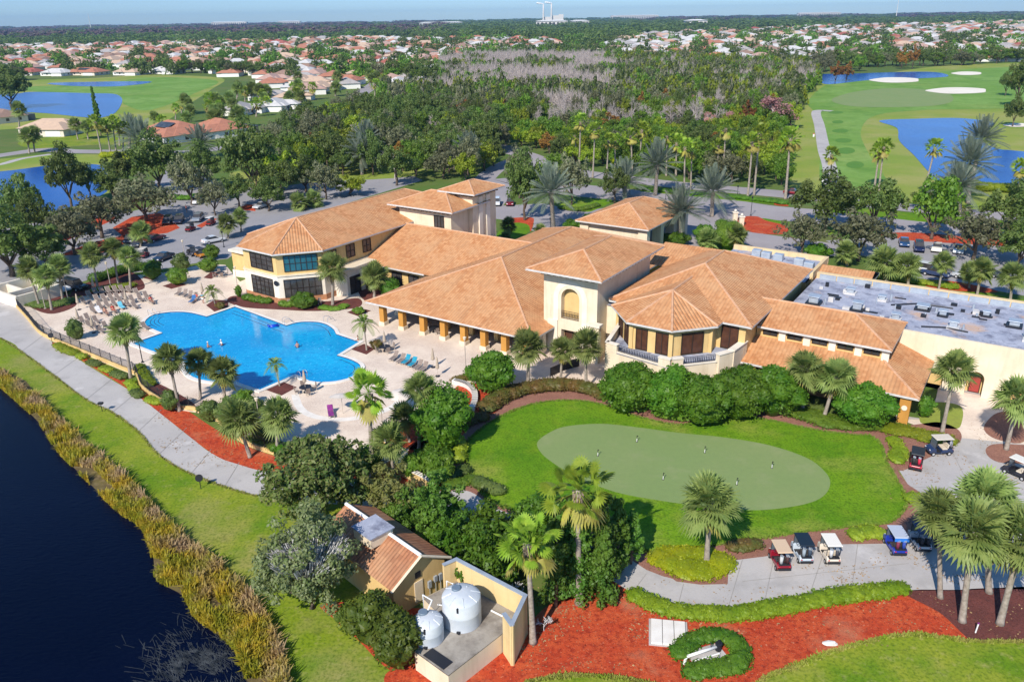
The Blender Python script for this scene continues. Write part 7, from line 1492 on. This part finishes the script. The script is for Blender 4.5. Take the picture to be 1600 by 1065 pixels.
# the far part of the wood reads as one mass
LOW = {}
def lowcrown(kind_, seed):
    cs = crown_pts(1, 1, 0, 26 if kind_ != 'bare' else 20, seed, lump=.45)
    if kind_ == 'bare':
        rr_ = np.random.default_rng(seed); V = []
        for i in range(130):
            a = rr_.uniform(0, 6.28); t = rr_.uniform(.05, .9); b = np.array([0, 0, .15+.35*rr_.random()]); e_ = np.array([math.cos(a)*t, math.sin(a)*t, .35+.65*rr_.random()*(1-.5*t*t)]); s = np.cross(e_-b, rr_.normal(size=3)); s = s/np.linalg.norm(s)*.013; V.append([b-s, b+s, e_+s*.7, e_-s*.7])
        return np.array(V)
    return leaves(cs, [.26]*len(cs), 15, .17, seed=seed)
for kk in ('leaf', 'bare'):
    for i in range(3): LOW[(kk, i)] = lowcrown(kk, 90+i)
def mass(name, items, mat, lowk, lab=None):
    Vs = []
    for (x, y, sx, H) in items:
        V = LOW[(lowk, r7.randrange(3))]; a = r7.uniform(0, 6.28); ca, sa = math.cos(a), math.sin(a); M_ = np.array([[ca*sx, -sa*sx, 0], [sa*sx, ca*sx, 0], [0, 0, H]]); Vs.append(V @ M_.T+np.array([x, y, 0]))
    if not Vs: return
    o = link(name, quadmesh(name, np.concatenate(Vs), mat=mat)); kind(o, 'stuff'); return o
for ks, mt, nm, lk in ((('oak', 'oak2'), L_oak, 'far_wood', 'leaf'), (('mid',), L_mid, 'far_wood', 'leaf'), (('yel',), L_yel, 'far_wood', 'leaf'), (('grey', 'rust'), L_grey, 'far_wood', 'leaf'), (('bare', 'bare2', 'pink'), L_twig, 'bare_wood', 'bare')):
    mass(nm, [(x, y, sx*(1.1 if lk == 'leaf' else 1.0), H) for k, x, y, sx, H in far2 if k in ks], mt, lk)
# ---------------------------------------------------------------- houses
RC = {'terracotta': ((.45, .19, .115), (.36, .15, .095)), 'beige': ((.56, .40, .28), (.48, .34, .25)), 'grey': ((.40, .37, .35), (.32, .30, .29)), 'white': ((.58, .56, .54), (.48, .47, .46)), 'brown': ((.30, .19, .14), (.25, .16, .12)), 'pink': ((.48, .31, .25), (.40, .26, .21)), 'red': ((.36, .11, .08), (.30, .09, .065))}
RM = {k: plain(k+'_roof', a, .85, b, .6) for k, (a, b) in RC.items()}
M_hw = plain('house_wall', (.72, .64, .54), .85, (.66, .58, .48), .3); M_hw2 = plain('white_house_wall', (.78, .76, .72), .85)
def hiproof(m, x0, x1, y0, y1, z, k=.42):
    if x1-x0 >= y1-y0: hw = (y1-y0)/2; a, b = (x0+hw, (y0+y1)/2, z+k*hw), (x1-hw, (y0+y1)/2, z+k*hw); q = [(0, 1, 5, 4), (1, 2, 5), (2, 3, 4, 5), (3, 0, 4)]
    else: hw = (x1-x0)/2; a, b = ((x0+x1)/2, y0+hw, z+k*hw), ((x0+x1)/2, y1-hw, z+k*hw); q = [(0, 1, 4), (1, 2, 5, 4), (2, 3, 5), (3, 0, 4, 5)]
    m.add([(x0, y0, z), (x1, y0, z), (x1, y1, z), (x0, y1, z), a, b], q)
def house(lab, loc, rz, w, d, rc, wallm, group=None, detail=True, seed=1, panel=False, lanai=False):
    r = random.Random(seed); e = empty('house', lab, 'house', loc, rz, group); m = MB(); hx = w/2
    m.box((0, 0, 1.4), (w-1.2, d-1.2, 2.8)); m.box((w*.26, -d*.5-1.2, 1.35), (w*.38, 4.5, 2.7)); m.obj('wall', wallm, e)
    m = MB(); hiproof(m, -hx, hx, -d/2, d/2, 2.8); hiproof(m, w*.26-w*.23, w*.26+w*.23, -d*.5-4.2, d*.1, 2.75); hiproof(m, -hx*.75, -hx*.15, -d/2-1.2, d*.1, 2.78); ro = m.obj('roof', RM[rc], e)
    if detail:
        MB().box((w*.26, -d*.5-3.48, 1.1), (w*.26, .1, 2.1)).obj('garage_door', M_whc, e)
        for x in (-hx*.8, -hx*.45, -hx*.1): MB().box((x, -d/2+.58, 1.5), (1.3, .1, 1.3)).obj('window', M_glass, e)
        MB().box((w*.02, -d/2+.57, 1.1), (1.1, .12, 2.1)).obj('door', M_bronze, e)
        for y in (-d*.2, d*.2): MB().box((hx-.58, y, 1.5), (.1, 1.4, 1.2)).obj('window', M_glass, e)
        if panel: q = MB().box((0, -d*.22, 2.8+d*.14+.12), (w*.34, d*.2, .06), 0, 1, Matrix.Rotation(math.atan(.42), 3, 'X')); q.obj('solar_panel', M_glass, e)
        if lanai: MB().box((0, d/2+2, 1.4), (w*.7, 4, 2.8)).obj('screen_porch', plain('dark_screen', (.10, .11, .12), .5), e)
    return e
NH = [((430, 172), (10, -3), 20, 15, 'white', M_hw2, 'white roofed house beside the street right of the grey ones', 0, 0), ((455, 158), (10, -3), 20, 15, 'beige', M_hw, 'beige house beside the street behind the white roofed one', 0, 0), ((500, 142), (10, -2), 22, 15, 'beige', M_hw2, 'beige house left of the road into the neighbourhood', 0, 0), ((612, 128), (10, 2), 22, 15, 'pink', M_hw, 'pink roofed house right of the road into the neighbourhood', 0, 0), ((88, 208), (10, 0), 24, 15, 'beige', M_hw, 'tan tiled house beside the upper left pond', 0, 0), ((276, 216), (10, 1.2), 27, 19, 'terracotta', M_hw2, 'terracotta house with white walls and solar panel near the left road', 1, 0), ((345, 210), (10, 1.5), 22, 17, 'terracotta', M_hw2, 'terracotta house wing right of the solar panel roof', 0, 1), ((375, 178), (10, -3), 18, 14, 'grey', M_hw2, 'grey roofed house behind the palms, lower of two', 0, 0), ((415, 155), (10, -3), 20, 15, 'grey', M_hw2, 'grey roofed house behind the palms, upper of two', 0, 0), ((8, 190), (10, 1), 18, 14, 'brown', M_hw, 'brown roofed house with dark screens at the left edge', 0, 1), ((470, 130), (10, -2), 24, 15, 'beige', M_hw, 'beige roofed house above the grey roofs', 0, 0), ((500, 118), (10, -2), 22, 15, 'pink', M_hw, 'pinkish roofed house beyond the beige one', 0, 0), ((652, 122), (10, 0), 24, 15, 'red', M_hw2, 'red and white house at the left tip of the wood', 0, 0), ((632, 140), (10, 1), 20, 14, 'white', M_hw2, 'white roofed house just below the red one at the wood', 0, 0), ((15, 116), (10, 0), 24, 15, 'grey', M_hw2, 'grey house with porch at the far left end of the pond row', 0, 1), ((50, 117), (10, 0), 22, 15, 'red', M_hw, 'small red roofed house in the pond row', 0, 0), ((92, 118), (10, 0), 26, 15, 'white', M_hw2, 'white house with porch in the pond row', 0, 1), ((138, 117), (10, 0), 34, 16, 'terracotta', M_hw, 'long orange roofed house in the pond row', 1, 1), ((205, 117), (10, 0), 26, 15, 'beige', M_hw2, 'beige house with screened porch in the pond row', 0, 1), ((262, 115), (10, 0), 28, 15, 'white', M_hw2, 'white house at the right of the pond row', 0, 1)]
for i, (p, d, w, dd, rc, wm, lab, sp, ln) in enumerate(NH):
    house(lab, g(*p), hdg(p, d), w, dd, rc, wm, None, True, i, bool(sp), bool(ln))
# far neighbourhoods: shared shapes, one thing per house
FP = {}
for rc in RC:
    for v, wm in ((0, M_hw), (1, M_hw2)): FP[(rc, v)] = house('', (0, 0, 0), 0, 20, 14, rc, wm, None, False, v)
kids(None)
NBL = [(-40, 110), (-40, 76), (160, 71), (330, 67), (560, 61), (700, 62), (860, 62), (880, 74), (760, 84), (694, 92), (680, 118), (660, 146), (612, 146), (590, 128), (560, 140), (500, 150), (420, 140), (400, 124), (340, 116), (290, 110)]
NBR = [(1000, 90), (930, 76), (1000, 55), (1250, 44), (1640, 34), (1640, 97), (1560, 99), (1440, 90), (1280, 96), (1150, 92)]
spots = []; cand = []
for P_, side, sd, lim in ((NBL, 'left', 11, 620), (NBR, 'right', 12, 700)):
    r = random.Random(sd); got = []; tries = 0
    while len(got) < lim and tries < 45000:
        tries += 1; x, y = r.uniform(-40, 1640), r.uniform(33, 150)
        if not inpoly(x, y, P_): continue
        q = g(x, y); sep = max(19, q.y*.0118)
        if any(abs(q.x-o.x) < sep and abs(q.y-o.y) < sep*1.5 for o in got): continue
        got.append(q)
        rc = r.choices(list(RC), [26, 22, 10, 20, 6, 12, 4] if side == 'left' else [10, 16, 24, 34, 5, 8, 3])[0]
        cand.append((q.y, q, rc, r.randrange(2), r.uniform(.9, 1.15)*(1+max(0, (q.y-700)/3000)), r.uniform(-.4, .4)+r.choice((0, 1.57, 3.14, -1.57)), side)); spots.append(q)
cand.sort(key=lambda c: c[0])
for d_, q, rc, v, s, a, side in cand[:272]: dup(FP[(rc, v)], q, a, (s, s, s*1.05), rc+'-roofed small house in the far neighbourhood on the '+side, rc+' roofed far houses on the '+side)
me = bpy.data.meshes.new('far_houses'); mats = [M_hw, M_hw2]+[RM[k] for k in RC]; m = MB(); mi = []
for d_, q, rc, v, s, a, side in cand[272:]:
    for c in FP[(rc, v)].children:
        M_ = Matrix.Translation(q) @ Matrix.Rotation(a, 4, 'Z') @ Matrix.Diagonal((s, s, s, 1)); n_ = len(m.v); m.v += [tuple(M_ @ p.co) for p in c.data.vertices]
        for f in c.data.polygons: m.f.append(tuple(i_+n_ for i_ in f.vertices)); mi.append(v if c.name.startswith('wall') else 2+list(RC).index(rc))
me.from_pydata(m.v, [], m.f)
for mm in mats: me.materials.append(mm)
me.polygons.foreach_set('material_index', mi); kind(link('far_houses', me), 'stuff')
for o in FP.values():
    for c in list(o.children): bpy.data.objects.remove(c)
    bpy.data.objects.remove(o)
# trees between the far houses and out to the horizon: one mass
r = random.Random(31); A_, B2, C2 = [], [], []
for i in range(2700):
    x, y = r.uniform(-60, 1660), 26+100*r.random()**1.25
    if y > 92 and 690 < x < 1275: continue
    if y > 96 and x > 1200: continue
    if y > 118-max(0, (x-300))*.02 and x < 420 and y < 140: continue
    q = g(x, y)
    if q.y > 5200 or q.y < 0: continue
    if any(abs(q.x-o.x) < 9 and abs(q.y-o.y) < 9 for o in spots): continue
    inn = inpoly(x, y, NBL) or inpoly(x, y, NBR); 
    if inn and (y > 100 or r.random() < .45) and r.random() < .42: continue
    s = r.uniform(4.5, 7.5)*(1+max(0, (q.y-600)/1300)); H = min(r.uniform(7, 11)*(1+max(0, (q.y-900)/6000)), 16); (A_ if r.random() < .7 else B2).append((q.x, q.y, s, H))
mass('distant_trees', A_, L_oak, 'leaf'); mass('distant_trees', B2, L_mid, 'leaf')
# low woods to the horizon
r = random.Random(32); D1, D2 = [], []
for i in range(2600):
    yy = r.uniform(1500, 8600) if i % 2 else r.uniform(1300, 3800); xx = r.uniform(-.72, .72)*yy
    px, py, _ = proj(xx, yy, 0)
    if inpoly(px, py, NBR) or (inpoly(px, py, NBL)): continue
    s = yy*.011*r.uniform(.8, 1.6); (D2 if (px < 700 and yy > 2200 and r.random() < .7) or (px > 1000 and yy > 3800 and r.random() < .5) else D1).append((xx, yy, s, min(r.uniform(9, 15)*(1+yy/14000), 20)))
mass('horizon_wood', D1, L_oak, 'leaf'); mass('horizon_wood', D2, plain('winter_wood', (.14, .085, .085), .9, (.10, .07, .06), .01), 'leaf')
# trees in the golf edge and along the far pond
r = random.Random(33); it = []
for x0, y0, x1, y1, n in ((1180, 108, 1290, 112, 14), (1290, 104, 1420, 104, 16), (1330, 110, 1345, 110, 2), (1430, 104, 1600, 96, 16), (0, 128, 40, 128, 4), (280, 116, 430, 118, 16), (560, 120, 690, 134, 14)):
    for i in range(n):
        f = (i+r.random())/n; q = g(x0+(x1-x0)*f, y0+(y1-y0)*f+r.uniform(-3, 2)); k = r.choice(['oak', 'oak2', 'mid', 'grey']); o, h, rr_ = PROTO[k]
        s = r.uniform(5, 8)/rr_; dup(o, q, r.uniform(0, 6), (s, s, r.uniform(7, 11)/h), 'dark tree in the belt edging the far golf fairways and houses', 'trees edging the far fairways')
# ---------------------------------------------------------------- far landmarks
def far(px, base_d, ztop, w, name, lab, cat): pass
def fp(px, dist): 
    q = g(px, 60); k = dist/q.y; return Vector((q.x*k, dist, 0))
e = empty('power_station', 'distant power station on the horizon with two tall chimneys trailing smoke', 'power station', fp(860, 5600))
M_far = plain('far_concrete', (.66, .62, .58), .9); M_smoke = plain('smoke', (.8, .8, .82), 1.0)
for x, h in ((-46, 112), (6, 116)):
    MB().lathe([(7, 0), (5, h*.6), (4.2, h), (0, h)], c=(x, 0, 0), n=12).obj('chimney', M_far, e, smooth=True)
    m = MB()
    for i in range(5): lumpy(m, (x-3-i*8, 0, h+2+i*1.2), (6+i*1.2, 6, 3.5+i*.5), i+int(x), .4, 6, 8)
    m.obj('smoke_plume', M_smoke, e, smooth=True)
for x, w, h in ((-20, 40, 36), (30, 50, 44), (70, 30, 50)): MB().box((x, 30, h/2), (w, 40, h)).obj('boiler_hall', M_far, e)
for i, (px, dist, w, h, lab) in enumerate([(862, 3300, 150, 30, 'long pale apartment block on the horizon below the chimneys'), (905, 3350, 90, 28, 'pale apartment block on the horizon right of the long one'), (1085, 2900, 90, 26, 'pale apartment block far off right of the chimneys'), (362, 6500, 330, 40, 'long white warehouse on the left horizon'), (455, 6700, 220, 38, 'white warehouse right of the long one on the horizon'), (1275, 7000, 430, 44, 'long white stadium-like roof on the right horizon'), (990, 7200, 500, 44, 'long low white building on the horizon right of the chimneys'), (690, 4200, 260, 24, 'low pale building on the horizon left of the chimneys')]):
    e = empty('far_building', lab, 'building', fp(px, dist)); h *= .8; w *= .8; MB().box((0, 0, h/2), (w, 40, h)).obj('wall', M_far, e); m = MB(); hiproof(m, -w/2-3, w/2+3, -23, 23, h, .15); m.obj('roof', M_hw2, e)
    m = MB(); k = max(4, int(w/14))
    for j in range(k): m.box((-w/2+w*(j+.5)/k, -20.1, h*.55), (w/k*.55, .4, h*.5))
    m.obj('window_bands', M_glass, e)
for x, y0, lab in ((145, 5200, 'thin radio mast on the left horizon'), (1395, 4200, 'thin mast on the right horizon')):
    e = empty('mast', lab, 'mast', fp(x, y0)); MB().tube([(0, 0, 0), (0, 0, 95)], [2.2, .8], 5).obj('pole', M_far, e)
# prototypes have served
for o, h, r_ in PROTO.values():
    for c in list(o.children): bpy.data.objects.remove(c)
    bpy.data.objects.remove(o)
